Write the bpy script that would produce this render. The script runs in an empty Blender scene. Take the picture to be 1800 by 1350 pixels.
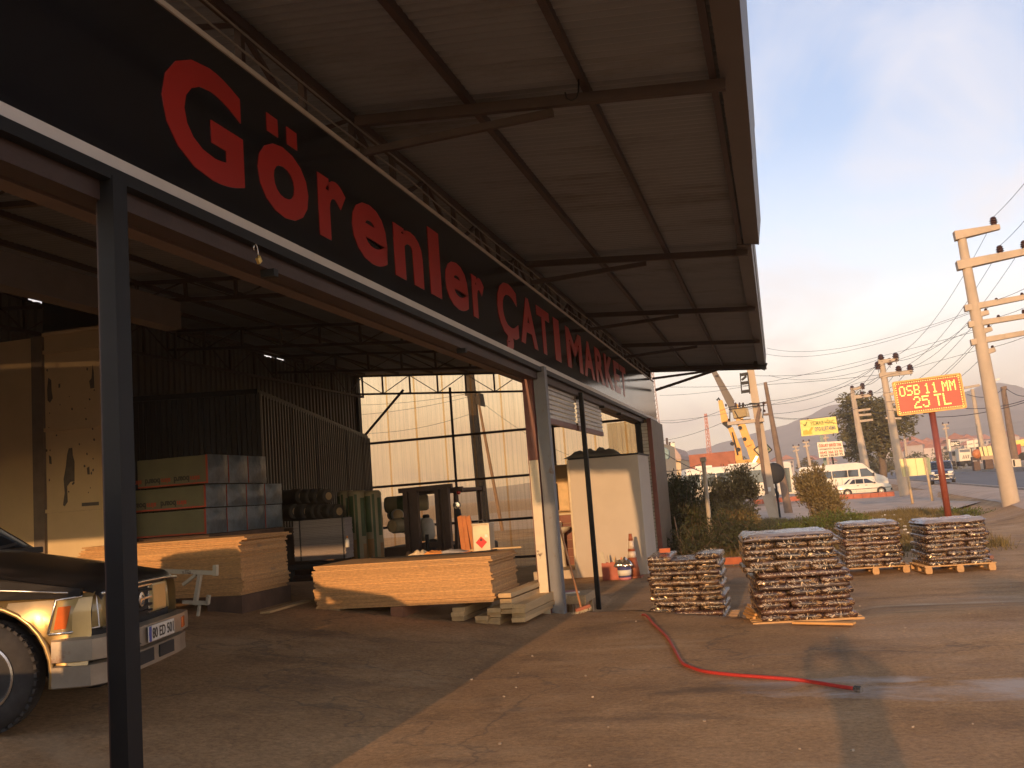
import bpy, bmesh, math, random
from mathutils import Vector, Matrix, noise

SC = bpy.context.scene
COL = SC.collection
R = math.radians
random.seed(11)

# ------------------------------------------------------------------ camera
# world frame: +Y runs along the shop front, +X away from it, z = 0 is the yard
FPX, CX, CY, EYE = 1700.0, 900.0, 675.0, 1.65
HSLOPE, VP = 0.075, (1368.0, 840.0)
YC = Vector(((VP[0]-CX)/FPX, (VP[1]-CY)/FPX, 1.0)).normalized()
_n = Vector((HSLOPE, 1.0, -(HSLOPE*(VP[0]-CX)+(VP[1]-CY))/FPX)).normalized()
ZC = -_n
XC = YC.cross(ZC)
CAM_POS = Vector((0, 0, EYE))
def _w(c): return Vector((c.dot(XC), c.dot(YC), c.dot(ZC)))
cam_d = bpy.data.cameras.new("camera")
cam = bpy.data.objects.new("camera", cam_d); COL.objects.link(cam)
_rt, _dn, _fw = _w(Vector((1, 0, 0))), _w(Vector((0, 1, 0))), _w(Vector((0, 0, 1)))
_m = Matrix((( _rt.x, -_dn.x, -_fw.x), (_rt.y, -_dn.y, -_fw.y), (_rt.z, -_dn.z, -_fw.z))).to_4x4()
_m.translation = CAM_POS
cam.matrix_world = _m
cam_d.sensor_width = 36.0
cam_d.lens = FPX/1800.0*36.0
cam_d.clip_start, cam_d.clip_end = 0.05, 20000
SC.camera = cam

def ray(px, py): return _w(Vector(((px-CX)/FPX, (py-CY)/FPX, 1.0)))
def at(px, py, Y):                       # photo pixel -> point on the plane y = Y
    d = ray(px, py); return CAM_POS + d*(Y/d.y)
def atX(px, py, X):
    d = ray(px, py); return CAM_POS + d*(X/d.x)
def atZ(px, py, z):
    d = ray(px, py); return CAM_POS + d*((z-EYE)/d.z)

# ------------------------------------------------------------------ light
SUN_AZ, SUN_EL = 0.8, 9.2               # shadows run along +Y, drifting slightly to +X
sdir = Vector((-math.sin(R(SUN_AZ))*math.cos(R(SUN_EL)), -math.cos(R(SUN_AZ))*math.cos(R(SUN_EL)), math.sin(R(SUN_EL))))
sun_d = bpy.data.lights.new("sun", 'SUN')
sun_d.energy, sun_d.angle, sun_d.color = 2.0, R(0.6), (1.0, 0.56, 0.25)
sun = bpy.data.objects.new("sun", sun_d); COL.objects.link(sun)
sun.rotation_euler = sdir.to_track_quat('Z', 'Y').to_euler()
sun.location = (0, 0, 60)

world = bpy.data.worlds.new("World"); SC.world = world; world.use_nodes = True
nt = world.node_tree; nt.nodes.clear()
W = nt.nodes.new; L = nt.links.new
def _math(op, a, b=None, c=None):
    n = W('ShaderNodeMath'); n.operation = op
    for i, v in enumerate((a, b, c)):
        if v is None: continue
        if isinstance(v, (int, float)): n.inputs[i].default_value = v
        else: L(v, n.inputs[i])
    return n.outputs[0]
def _mix(f, a, b):
    n = W('ShaderNodeMix'); n.data_type = 'RGBA'
    if isinstance(f, (int, float)): n.inputs[0].default_value = f
    else: L(f, n.inputs[0])
    for k, v in ((6, a), (7, b)):
        if isinstance(v, tuple): n.inputs[k].default_value = (*v, 1)
        else: L(v, n.inputs[k])
    return n.outputs[2]
def _ramp(v, stops):
    n = W('ShaderNodeValToRGB'); L(v, n.inputs[0])
    e = n.color_ramp.elements
    while len(e) < len(stops): e.new(0.5)
    for k, (p, c) in enumerate(stops):
        e[k].position = p; e[k].color = (*c, 1) if isinstance(c, tuple) else (c, c, c, 1)
    return n.outputs[0]
tc = W('ShaderNodeTexCoord'); sep = W('ShaderNodeSeparateXYZ'); L(tc.outputs['Generated'], sep.inputs[0])
sky = W('ShaderNodeTexSky'); sky.sky_type = 'NISHITA'; sky.sun_disc = False
sky.sun_elevation = R(SUN_EL); sky.sun_rotation = math.atan2(sdir.x, sdir.y)
sky.air_density, sky.dust_density, sky.ozone_density = 1.0, 0.8, 2.6
zz = _math('MAXIMUM', sep.outputs[2], 0.0)
# thin evening cloud: a high sheet with streaks, thicker towards the horizon
den = _math('ADD', zz, 0.14)
cv = W('ShaderNodeCombineXYZ')
L(_math('MULTIPLY', _math('DIVIDE', sep.outputs[0], den), 1.0), cv.inputs[0])
L(_math('MULTIPLY', _math('DIVIDE', sep.outputs[1], den), 0.45), cv.inputs[1])
n1 = W('ShaderNodeTexNoise'); n1.inputs['Scale'].default_value = 2.1; n1.inputs['Detail'].default_value = 9
n1.inputs['Roughness'].default_value = 0.58; n1.inputs['Distortion'].default_value = 0.5
mp = W('ShaderNodeMapping'); L(cv.outputs[0], mp.inputs[0]); mp.inputs['Rotation'].default_value = (0, 0, R(-38)); mp.inputs['Location'].default_value = (3.6, 1.3, 0)
L(mp.outputs[0], n1.inputs['Vector'])
cl = _ramp(n1.outputs['Fac'], [(0.47, 0.0), (0.55, 0.45), (0.64, 1.0)])
hz = _ramp(zz, [(0.0, (1.18, 0.82, 0.48)), (0.09, (0.95, 0.68, 0.40)), (0.19, (0.32, 0.25, 0.18)), (0.33, (0.01, 0.015, 0.03)), (0.55, (0.0, 0.0, 0.01))])
CLOUD_LUM = 6.0
cc = W('ShaderNodeMix'); cc.data_type = 'RGBA'; cc.blend_type = 'MULTIPLY'; cc.inputs[0].default_value = 1
L(hz, cc.inputs[6]); cc.inputs[7].default_value = (CLOUD_LUM, CLOUD_LUM, CLOUD_LUM, 1)
ad_ = W('ShaderNodeMix'); ad_.data_type = 'RGBA'; ad_.blend_type = 'ADD'; ad_.inputs[0].default_value = 1.0
L(sky.outputs[0], ad_.inputs[6]); L(cc.outputs[2], ad_.inputs[7]); skyb = ad_.outputs[2]
skyc = _mix(_math('MULTIPLY', cl, 0.52), skyb, (4.1, 4.0, 4.05))
bg = W('ShaderNodeBackground'); L(skyc, bg.inputs[0]); bg.inputs[1].default_value = 0.095
wo = W('ShaderNodeOutputWorld'); L(bg.outputs[0], wo.inputs[0])

SC.view_settings.view_transform = 'Standard'; SC.view_settings.look = 'None'
SC.view_settings.exposure = 1.68; SC.view_settings.gamma = 1.0
SC.view_settings.use_curve_mapping = False
SC.render.engine = 'CYCLES'
SC.cycles.max_bounces = 8; SC.cycles.transparent_max_bounces = 16
SC.cycles.use_denoising = True; SC.cycles.volume_bounces = 1; SC.cycles.volume_max_steps = 16

# ------------------------------------------------------------------ materials
MATS = {}
def mat(name, col, rough=0.75, metal=0.0, var=0.15, sc=5.0, bump=0.0, bsc=60.0, coat=0.0, spec=None,
        stain=None, st_sc=2.0, st_lo=0.55, st_hi=0.7, stretch=(1, 1, 1), emit=None, trans=0.0, obj_var=0.0):
    """procedural paint/metal/wood: base colour with two scales of noise, optional stains and fine relief"""
    if name in MATS: return MATS[name]
    m = bpy.data.materials.new(name); m.use_nodes = True
    t = m.node_tree; b = t.nodes['Principled BSDF']; N = t.nodes.new; K = t.links.new
    geo = N('ShaderNodeNewGeometry'); mp = N('ShaderNodeMapping'); K(geo.outputs['Position'], mp.inputs[0])
    mp.inputs['Scale'].default_value = stretch
    nz = N('ShaderNodeTexNoise'); nz.inputs['Scale'].default_value = sc; nz.inputs['Detail'].default_value = 6
    nz.inputs['Roughness'].default_value = 0.65; K(mp.outputs[0], nz.inputs['Vector'])
    rp = N('ShaderNodeValToRGB'); K(nz.outputs['Fac'], rp.inputs[0])
    lo = tuple(max(0, c*(1-var)) for c in col); hi = tuple(min(1, c*(1+var)) for c in col)
    rp.color_ramp.elements[0].position = 0.3; rp.color_ramp.elements[0].color = (*lo, 1)
    rp.color_ramp.elements[1].position = 0.7; rp.color_ramp.elements[1].color = (*hi, 1)
    out = rp.outputs[0]
    if stain:
        n2 = N('ShaderNodeTexNoise'); n2.inputs['Scale'].default_value = st_sc; n2.inputs['Detail'].default_value = 8
        n2.inputs['Roughness'].default_value = 0.7; K(mp.outputs[0], n2.inputs['Vector'])
        r2 = N('ShaderNodeValToRGB'); K(n2.outputs['Fac'], r2.inputs[0])
        r2.color_ramp.elements[0].position = st_lo; r2.color_ramp.elements[0].color = (0, 0, 0, 1)
        r2.color_ramp.elements[1].position = st_hi; r2.color_ramp.elements[1].color = (1, 1, 1, 1)
        mx = N('ShaderNodeMix'); mx.data_type = 'RGBA'; K(r2.outputs[0], mx.inputs[0]); K(out, mx.inputs[6])
        mx.inputs[7].default_value = (*stain, 1); out = mx.outputs[2]
    if obj_var:
        oi = N('ShaderNodeObjectInfo'); hs = N('ShaderNodeHueSaturation'); K(out, hs.inputs['Color'])
        mr = N('ShaderNodeMapRange'); K(oi.outputs['Random'], mr.inputs[0])
        mr.inputs[3].default_value = 1-obj_var; mr.inputs[4].default_value = 1+obj_var
        K(mr.outputs[0], hs.inputs['Value']); out = hs.outputs[0]
    K(out, b.inputs['Base Color'])
    b.inputs['Roughness'].default_value = rough; b.inputs['Metallic'].default_value = metal
    if spec is not None: b.inputs['Specular IOR Level'].default_value = spec
    if coat: b.inputs['Coat Weight'].default_value = coat; b.inputs['Coat Roughness'].default_value = 0.06
    if trans: b.inputs['Transmission Weight'].default_value = trans
    if emit: b.inputs['Emission Color'].default_value = (*emit[0], 1); b.inputs['Emission Strength'].default_value = emit[1]
    if bump:
        n3 = N('ShaderNodeTexNoise'); n3.inputs['Scale'].default_value = bsc; n3.inputs['Detail'].default_value = 5
        K(mp.outputs[0], n3.inputs['Vector'])
        bp = N('ShaderNodeBump'); bp.inputs['Strength'].default_value = bump; bp.inputs['Distance'].default_value = 0.02
        K(n3.outputs['Fac'], bp.inputs['Height']); K(bp.outputs[0], b.inputs['Normal'])
    MATS[name] = m
    return m

# ------------------------------------------------------------------ mesh building
class MB:
    def __init__(s): s.v, s.f, s.mi, s.ms = [], [], [], []
    def _m(s, m):
        if m is None: return 0
        if m not in s.ms: s.ms.append(m)
        return s.ms.index(m)
    def add(s, vs, fs, m=None):
        k = len(s.v); s.v += [Vector(p) for p in vs]; i = s._m(m)
        for f in fs: s.f.append(tuple(a+k for a in f)); s.mi.append(i)
        return s
    def box(s, c, d, rot=None, m=None):
        c = Vector(c); h = [x/2 for x in d]; vs = []
        for dz in (-1, 1):
            for dx, dy in ((-1, -1), (1, -1), (1, 1), (-1, 1)):
                p = Vector((dx*h[0], dy*h[1], dz*h[2]))
                if rot is not None: p = rot @ p
                vs.append(c+p)
        return s.add(vs, [(3, 2, 1, 0), (4, 5, 6, 7), (0, 1, 5, 4), (1, 2, 6, 5), (2, 3, 7, 6), (3, 0, 4, 7)], m)
    def span(s, x0, x1, y0, y1, z0, z1, m=None):
        return s.box(((x0+x1)/2, (y0+y1)/2, (z0+z1)/2), (abs(x1-x0), abs(y1-y0), abs(z1-z0)), None, m)
    def bar(s, p, q, w, h=None, up=(0, 0, 1), m=None, w1=None, h1=None):
        p, q = Vector(p), Vector(q); h = w if h is None else h
        w1 = w if w1 is None else w1; h1 = h if h1 is None else h1
        d = (q-p).normalized(); u = Vector(up)
        if abs(d.dot(u)) > 0.99: u = Vector((0, 1, 0)) if abs(d.y) < 0.9 else Vector((1, 0, 0))
        a = d.cross(u).normalized(); b = a.cross(d).normalized(); vs = []
        for c, ww, hh in ((p, w, h), (q, w1, h1)):
            for i, j in ((-1, -1), (1, -1), (1, 1), (-1, 1)): vs.append(c+a*(i*ww/2)+b*(j*hh/2))
        return s.add(vs, [(0, 1, 2, 3), (7, 6, 5, 4), (4, 5, 1, 0), (5, 6, 2, 1), (6, 7, 3, 2), (7, 4, 0, 3)], m)
    def tube(s, pts, r, n=8, m=None, caps=True):
        pts = [Vector(p) for p in pts]; rs = r if isinstance(r, (list, tuple)) else [r]*len(pts); vs = []; fs = []
        up = Vector((0, 0, 1)); prev = None
        for i, p in enumerate(pts):
            d = (pts[min(i+1, len(pts)-1)]-pts[max(i-1, 0)])
            d = d.normalized() if d.length > 1e-9 else Vector((0, 0, 1))
            if prev is None:
                a = d.cross(up)
                if a.length < 1e-3: a = d.cross(Vector((1, 0, 0)))
                a.normalize()
            else:
                a = prev - d*prev.dot(d)
                a = a.normalized() if a.length > 1e-6 else d.orthogonal().normalized()
            prev = a; b = d.cross(a)
            for k in range(n):
                t = 2*math.pi*k/n; vs.append(p+(a*math.cos(t)+b*math.sin(t))*rs[i])
        for i in range(len(pts)-1):
            for k in range(n):
                fs.append((i*n+k, i*n+(k+1) % n, (i+1)*n+(k+1) % n, (i+1)*n+k))
        if caps: fs += [tuple(range(n-1, -1, -1)), tuple(range((len(pts)-1)*n, len(pts)*n))]
        return s.add(vs, fs, m)
    def lathe(s, c, axis, prof, n=20, m=None):      # prof: (radius, distance along axis)
        c, ax = Vector(c), Vector(axis).normalized(); a = ax.orthogonal().normalized(); b = ax.cross(a); vs = []; fs = []
        for r, h in prof:
            for k in range(n):
                t = 2*math.pi*k/n; vs.append(c+ax*h+(a*math.cos(t)+b*math.sin(t))*r)
        for i in range(len(prof)-1):
            for k in range(n): fs.append((i*n+k, i*n+(k+1) % n, (i+1)*n+(k+1) % n, (i+1)*n+k))
        if prof[0][0] > 1e-6: fs.append(tuple(range(n-1, -1, -1)))
        if prof[-1][0] > 1e-6: fs.append(tuple(range((len(prof)-1)*n, len(prof)*n)))
        return s.add(vs, fs, m)
    def slab(s, pts, d, m=None):                    # polygon pts given thickness along vector d
        pts = [Vector(p) for p in pts]; d = Vector(d); n = len(pts)
        return s.add(pts+[p+d for p in pts], [tuple(range(n-1, -1, -1)), tuple(range(n, 2*n))]+[(i, (i+1) % n, n+(i+1) % n, n+i) for i in range(n)], m)
    def sphere(s, c, r, n=10, k=6, m=None, sq=(1, 1, 1)):
        c = Vector(c); vs = [c+Vector((0, 0, r*sq[2]))]; fs = []
        for i in range(1, k):
            p = math.pi*i/k
            for j in range(n):
                t = 2*math.pi*j/n; vs.append(c+Vector((r*sq[0]*math.sin(p)*math.cos(t), r*sq[1]*math.sin(p)*math.sin(t), r*sq[2]*math.cos(p))))
        vs.append(c-Vector((0, 0, r*sq[2])))
        for j in range(n): fs.append((0, 1+j, 1+(j+1) % n))
        for i in range(k-2):
            for j in range(n): fs.append((1+i*n+j, 1+(i+1)*n+j, 1+(i+1)*n+(j+1) % n, 1+i*n+(j+1) % n))
        for j in range(n): fs.append((len(vs)-1, 1+(k-2)*n+(j+1) % n, 1+(k-2)*n+j))
        return s.add(vs, fs, m)
    def mesh(s, name, material, off=Vector((0, 0, 0)), smooth=False, fix=True, bevel=0):
        me = bpy.data.meshes.new(name)
        me.from_pydata([p-off for p in s.v], [], s.f)
        for m in (s.ms or [material]): me.materials.append(m)
        if s.ms:
            for p, i in zip(me.polygons, s.mi): p.material_index = i
        if fix or bevel:
            bm = bmesh.new(); bm.from_mesh(me)
            if fix: bmesh.ops.recalc_face_normals(bm, faces=bm.faces)
            if bevel:
                es = [e for e in bm.edges if len(e.link_faces) == 2 and e.calc_face_angle(0) > 0.5]
                bmesh.ops.bevel(bm, geom=es, offset=bevel, segments=2, affect='EDGES', profile=0.6, clamp_overlap=True)
            bm.to_mesh(me); bm.free()
        if smooth: me.shade_smooth()
        return me
    def build(s, name, material=None, parent=None, smooth=False, local=False, fix=True, bevel=0, auto=None):
        """link as ONE mesh object; points are world points unless local"""
        off = Vector((0, 0, 0))
        if parent is not None and not local: off = ROOT[parent.name]
        me = s.mesh(name, material, off, smooth, fix, bevel)
        if auto: 
            me.shade_smooth(); me.set_sharp_from_angle(angle=R(auto))
        o = bpy.data.objects.new(name, me); COL.objects.link(o)
        if parent is not None:
            o.parent = parent; ROOT[o.name] = ROOT[parent.name]
        else: ROOT[o.name] = Vector((0, 0, 0))
        return o
ROOT = {}
def tag(o, label, cat, group=None):
    o['label'] = label; o['category'] = cat
    if group: o['group'] = group
    return o
def thing(name, label, cat, loc=(0, 0, 0), rz=0.0, group=None):
    o = bpy.data.objects.new(name, None); COL.objects.link(o); o.empty_display_size = 0.2
    o.location = loc; o.rotation_euler = (0, 0, rz); ROOT[o.name] = Vector(loc)
    return tag(o, label, cat, group)
def kind(o, k): o['kind'] = k; return o
def copy_tree(o, parent=None):
    c = o.copy(); COL.objects.link(c); ROOT[c.name] = ROOT[o.name]
    if parent is not None: c.parent = parent
    for ch in list(o.children): copy_tree(ch, c)
    return c
def place(o, mesh_name_parent, loc=None): pass
def inst(src, name, parent, loc=(0, 0, 0), rz=0.0):    # a further part sharing src's mesh, local to its parent
    o = bpy.data.objects.new(name, src.data); COL.objects.link(o); o.parent = parent
    o.location = loc; o.rotation_euler = (0, 0, rz); ROOT[o.name] = ROOT[parent.name]; return o
def sm(t): t = max(0.0, min(1.0, t)); return t*t*(3-2*t)
def text_mesh(s, bold=0.02, extrude=0.004):
    cu = bpy.data.curves.new('lettering', 'FONT'); cu.body = s; cu.offset = bold; cu.extrude = extrude; cu.resolution_u = 4
    o = bpy.data.objects.new('lettering', cu); COL.objects.link(o)
    bpy.context.view_layer.update()
    me = bpy.data.meshes.new_from_object(o.evaluated_get(bpy.context.evaluated_depsgraph_get()))
    bpy.data.objects.remove(o); return me
def lettering(name, s, material, parent, u, v, n, org, w, h, bold=0.02, ext=0.003, stretch=True):
    """text s as one flat-lettered mesh filling the w x h box at org (u = reading direction, v = up, n = facing)"""
    me = text_mesh(s, bold, 0.004)
    xs = [q.co.x for q in me.vertices]; ys = [q.co.y for q in me.vertices]
    x0, x1, y0, y1 = min(xs), max(xs), min(ys), max(ys); u, v, n, org = Vector(u), Vector(v), Vector(n), Vector(org)
    off = ROOT[parent.name] if parent else Vector((0, 0, 0))
    for q in me.vertices:
        q.co = org+u*((q.co.x-x0)/(x1-x0)*w)+v*((q.co.y-y0)/(y1-y0)*h)+n*(q.co.z/0.004*ext+ext)-off
    me.materials.clear(); me.materials.append(material)
    o = bpy.data.objects.new(name, me); COL.objects.link(o); o.parent = parent; ROOT[o.name] = off
    return o

M_STEEL = mat('rusty primer steel', (0.038, 0.019, 0.016), 0.6, var=0.3, sc=3, bump=0.1)
M_DARKST = mat('dark painted steel', (0.006, 0.007, 0.009), 0.55, spec=0.25, var=0.25, sc=4, stain=(0.018, 0.011, 0.009), st_sc=3, st_lo=0.6, st_hi=0.75)
M_WHITE = mat('white paint', (0.72, 0.69, 0.62), 0.5, var=0.06, sc=4)
M_GALV = mat('galvanised sheet', (0.225, 0.24, 0.265), 0.55, metal=0.15, var=0.14, sc=1.2, stretch=(0.25, 1.0, 1), stain=(0.12, 0.11, 0.105), st_sc=1.2, st_lo=0.5, st_hi=0.72)
M_BLACK = mat('black rubber', (0.018, 0.018, 0.019), 0.7)
M_TYRE = mat('tyre rubber', (0.035, 0.032, 0.03), 0.85, var=0.3, sc=10)
M_GLASS = mat('dark glass', (0.025, 0.03, 0.035), 0.06, var=0.1, spec=0.8)
M_CHROME = mat('worn chrome', (0.6, 0.58, 0.54), 0.25, metal=0.9, var=0.15)
# ------------------------------------------------------------------ ground
def yedge(x):                             # edge of the raised concrete in front of the lower bay
    return 13.55 - 0.03*(x+3.2) if x < -1.9 else 13.45-0.80*(x+1.9) if x < 0.4 else 11.6
RD = R(2.9)                                # the road runs at a slight angle to the shop front
def road_s(x, y): return x*math.cos(RD) - y*math.sin(RD)
def gz(x, y):
    z = 0.0
    if x < -3.0: z += min(0.52, 0.12*(-x-3.0))*(1 if y < 15 else 1-sm((y-15)/3))
    e = yedge(x); w = 0.10 if x < 0.0 else 0.10+4.5*sm((x-0.0)/1.2)
    dz = 0.32 if x > -3.2 else 0.32*sm((x+4.6)/1.2) if y < 20 else 0.32
    if x < -3.2 and y >= 15: dz = 0.32*sm((y-15)/4)
    z -= dz*sm((y-e)/w)
    if x > 0.5: z += 0.04*sm((x-0.5)/3)*sm((y-14)/6)
    s = road_s(x, y)
    z += 0.55*sm((s-4.5)/2.2)*sm((y-26)/14)
    return z + 0.012*noise.noise(Vector((x*0.35, y*0.35, 0)))*(1 if y < 60 else 0)
def lin(a, b, n): return [a+(b-a)*i/n for i in range(n+1)]
def sheet(name, xs, ys, m, dz=0.0, keep=None, fz=gz):
    vs = [Vector((x, y, fz(x, y)+dz)) for y in ys for x in xs]; nx = len(xs); fs = []
    for j in range(len(ys)-1):
        for i in range(nx-1):
            if keep is None or keep((xs[i]+xs[i+1])/2, (ys[j]+ys[j+1])/2): fs.append((j*nx+i, j*nx+i+1, (j+1)*nx+i+1, (j+1)*nx+i))
    b = MB(); b.add(vs, fs); return kind(b.build(name, m, smooth=True, fix=False), 'structure')

def ground_mat():
    m = bpy.data.materials.new('yard dirt and worn asphalt'); m.use_nodes = True
    t = m.node_tree; b = t.nodes['Principled BSDF']; N = t.nodes.new; K = t.links.new
    geo = N('ShaderNodeNewGeometry')
    def nz(sc, det, rough, stretch=(1, 1, 1), dist=0.0):
        mp = N('ShaderNodeMapping'); K(geo.outputs['Position'], mp.inputs[0]); mp.inputs['Scale'].default_value = stretch
        n = N('ShaderNodeTexNoise'); n.inputs['Scale'].default_value = sc; n.inputs['Detail'].default_value = det
        n.inputs['Roughness'].default_value = rough; n.inputs['Distortion'].default_value = dist; K(mp.outputs[0], n.inputs['Vector']); return n.outputs['Fac']
    def ramp(v, st):
        r = N('ShaderNodeValToRGB'); K(v, r.inputs[0]); e = r.color_ramp.elements
        while len(e) < len(st): e.new(0.5)
        for k, (p, c) in enumerate(st): e[k].position = p; e[k].color = (*c, 1) if isinstance(c, tuple) else (c, c, c, 1)
        return r.outputs[0]
    def mix(f, a, c):
        x = N('ShaderNodeMix'); x.data_type = 'RGBA'; K(f, x.inputs[0])
        for k, v in ((6, a), (7, c)):
            if isinstance(v, tuple): x.inputs[k].default_value = (*v, 1)
            else: K(v, x.inputs[k])
        return x.outputs[2]
    base = ramp(nz(0.55, 10, 0.68), [(0.3, (0.28, 0.165, 0.082)), (0.5, (0.40, 0.245, 0.120)), (0.72, (0.51, 0.325, 0.17))])
    fine = ramp(nz(22, 9, 0.82), [(0.30, (0.50, 0.49, 0.48)), (0.5, (0.95, 0.95, 0.95)), (0.70, (1.45, 1.42, 1.38))])
    ml = N('ShaderNodeMix'); ml.data_type = 'RGBA'; ml.blend_type = 'MULTIPLY'; ml.inputs[0].default_value = 1.0
    K(base, ml.inputs[6]); K(fine, ml.inputs[7])
    dark = ramp(nz(0.75, 9, 0.7, (0.9, 1.1, 1), 0.4), [(0.52, 0.0), (0.66, 0.5)])
    c1 = mix(dark, ml.outputs[2], (0.115, 0.076, 0.048))
    dust = ramp(nz(0.5, 10, 0.72, (0.7, 1.3, 1), 0.3), [(0.54, 0.0), (0.72, 0.6)])
    c2 = mix(dust, c1, (0.56, 0.41, 0.25))
    peb = N('ShaderNodeTexVoronoi'); peb.inputs['Scale'].default_value = 19.0; K(geo.outputs['Position'], peb.inputs['Vector'])
    pr = ramp(peb.outputs['Distance'], [(0.05, 0.8), (0.14, 0.0)])
    pm = N('ShaderNodeMath'); pm.operation = 'MULTIPLY'; K(pr, pm.inputs[0]); K(ramp(nz(5, 3, 0.5), [(0.55, 0.0), (0.68, 1.0)]), pm.inputs[1])
    c3 = mix(pm.outputs[0], c2, (0.46, 0.39, 0.31))
    crv = N('ShaderNodeTexVoronoi'); crv.feature = 'DISTANCE_TO_EDGE'; crv.inputs['Scale'].default_value = 0.17
    ad = N('ShaderNodeVectorMath'); ad.operation = 'ADD'; K(geo.outputs['Position'], ad.inputs[0])
    nn = N('ShaderNodeTexNoise'); nn.inputs['Scale'].default_value = 1.3; nn.inputs['Detail'].default_value = 6; K(geo.outputs['Position'], nn.inputs['Vector'])
    sc_ = N('ShaderNodeVectorMath'); sc_.operation = 'SCALE'; sc_.inputs['Scale'].default_value = 1.6; K(nn.outputs['Color'], sc_.inputs[0])
    K(sc_.outputs[0], ad.inputs[1]); K(ad.outputs[0], crv.inputs['Vector'])
    c4 = mix(ramp(crv.outputs['Distance'], [(0.001, 0.5), (0.005, 0.0)]), c3, (0.10, 0.085, 0.07))
    # stains with a place of their own: pale washed residue round the hose end, oil by the bay, dusty streak by the loads
    sp = N('ShaderNodeSeparateXYZ'); K(geo.outputs['Position'], sp.inputs[0])
    def mth(op, a, c=None):
        n = N('ShaderNodeMath'); n.operation = op
        for i, v in enumerate((a, c)):
            if v is None: continue
            if isinstance(v, (int, float)): n.inputs[i].default_value = v
            else: K(v, n.inputs[i])
        return n.outputs[0]
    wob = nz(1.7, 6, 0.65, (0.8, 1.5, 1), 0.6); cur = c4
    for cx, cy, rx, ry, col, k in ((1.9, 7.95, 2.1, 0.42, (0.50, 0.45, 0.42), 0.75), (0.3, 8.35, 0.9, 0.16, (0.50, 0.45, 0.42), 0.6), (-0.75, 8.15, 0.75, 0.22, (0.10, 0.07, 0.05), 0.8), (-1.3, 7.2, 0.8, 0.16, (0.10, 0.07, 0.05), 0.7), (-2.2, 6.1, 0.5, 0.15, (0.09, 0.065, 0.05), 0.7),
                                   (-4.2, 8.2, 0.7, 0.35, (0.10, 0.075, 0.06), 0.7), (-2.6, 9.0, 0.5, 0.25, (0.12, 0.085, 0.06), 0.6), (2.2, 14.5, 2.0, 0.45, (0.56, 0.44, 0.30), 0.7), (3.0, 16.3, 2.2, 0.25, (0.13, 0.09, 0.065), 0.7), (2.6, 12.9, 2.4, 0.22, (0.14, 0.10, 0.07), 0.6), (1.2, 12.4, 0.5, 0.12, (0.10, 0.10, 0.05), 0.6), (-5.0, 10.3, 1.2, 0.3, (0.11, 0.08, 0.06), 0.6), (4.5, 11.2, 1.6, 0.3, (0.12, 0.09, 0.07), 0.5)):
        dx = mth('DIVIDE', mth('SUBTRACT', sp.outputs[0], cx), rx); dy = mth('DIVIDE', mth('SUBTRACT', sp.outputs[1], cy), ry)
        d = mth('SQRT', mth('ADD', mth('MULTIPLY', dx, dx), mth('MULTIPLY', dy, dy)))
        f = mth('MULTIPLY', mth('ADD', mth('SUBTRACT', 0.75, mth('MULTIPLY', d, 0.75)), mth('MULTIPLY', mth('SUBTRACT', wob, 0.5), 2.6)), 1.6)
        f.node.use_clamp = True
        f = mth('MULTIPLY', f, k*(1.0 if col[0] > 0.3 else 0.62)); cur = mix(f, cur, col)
    K(cur, b.inputs['Base Color'])
    rr = ramp(nz(0.5, 6, 0.6, (0.7, 1.5, 1), 0.8), [(0.45, 0.95), (0.68, 0.62)]); K(rr, b.inputs['Roughness'])
    b.inputs['Specular IOR Level'].default_value = 0.25
    bp = N('ShaderNodeBump'); bp.inputs['Strength'].default_value = 0.8; bp.inputs['Distance'].default_value = 0.02
    K(nz(26, 8, 0.75), bp.inputs['Height'])
    bp2 = N('ShaderNodeBump'); bp2.inputs['Strength'].default_value = 0.5; bp2.inputs['Distance'].default_value = 0.06
    K(nz(2.2, 6, 0.6), bp2.inputs['Height']); K(bp.outputs[0], bp2.inputs['Normal']); K(bp2.outputs[0], b.inputs['Normal'])
    return m
M_GROUND = ground_mat()
xs = [-3500, -900, -250, -90, -40, -22] + lin(-14, -4.8, 16) + lin(-4.5, 3.0, 50)[0:] + lin(3.3, 14, 24) + lin(15, 60, 30) + [75, 110, 200, 500, 1200, 3500]
ys = [-900, -200, -60, -25, -12] + lin(-8, 4, 12) + lin(4.5, 11, 16) + lin(11.2, 15.2, 50) + lin(15.6, 26, 20) + lin(27, 60, 28) + lin(65, 160, 24) + [200, 300, 500, 900, 1800, 4500]
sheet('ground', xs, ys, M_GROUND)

# road, its shoulder, the paved forecourt of the lot opposite and the raised verge
M_ROAD = mat('road asphalt', (0.12, 0.118, 0.122), 0.8, var=0.14, sc=0.35, bump=0.2, bsc=30, stretch=(1, 0.15, 1))
M_PAVE = mat('beige concrete paving', (0.43, 0.32, 0.235), 0.85, var=0.18, sc=0.6, bump=0.2, bsc=15, stain=(0.28, 0.20, 0.15), st_sc=0.5)
M_KERB = mat('grey kerb stone', (0.30, 0.27, 0.24), 0.8, var=0.2, sc=2)
M_MARK = mat('worn white road paint', (0.55, 0.53, 0.5), 0.7, var=0.2, sc=2)
def along(s0, s1, y0, y1, n, name, m, dz, fz=None):
    b = MB(); vs = []; fs = []
    ss = lin(s0, s1, 6)
    for j in range(n+1):
        y = y0+(y1-y0)*(j/n)**1.7
        for s in ss:
            x = s/math.cos(RD)+y*math.tan(RD); vs.append((x, y, (fz or gz)(x, y)+dz))
    k = len(ss)
    for j in range(n):
        for i in range(k-1): fs.append((j*k+i, j*k+i+1, (j+1)*k+i+1, (j+1)*k+i))
    b.add(vs, fs); return kind(b.build(name, m, smooth=True, fix=False), 'structure')
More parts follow.
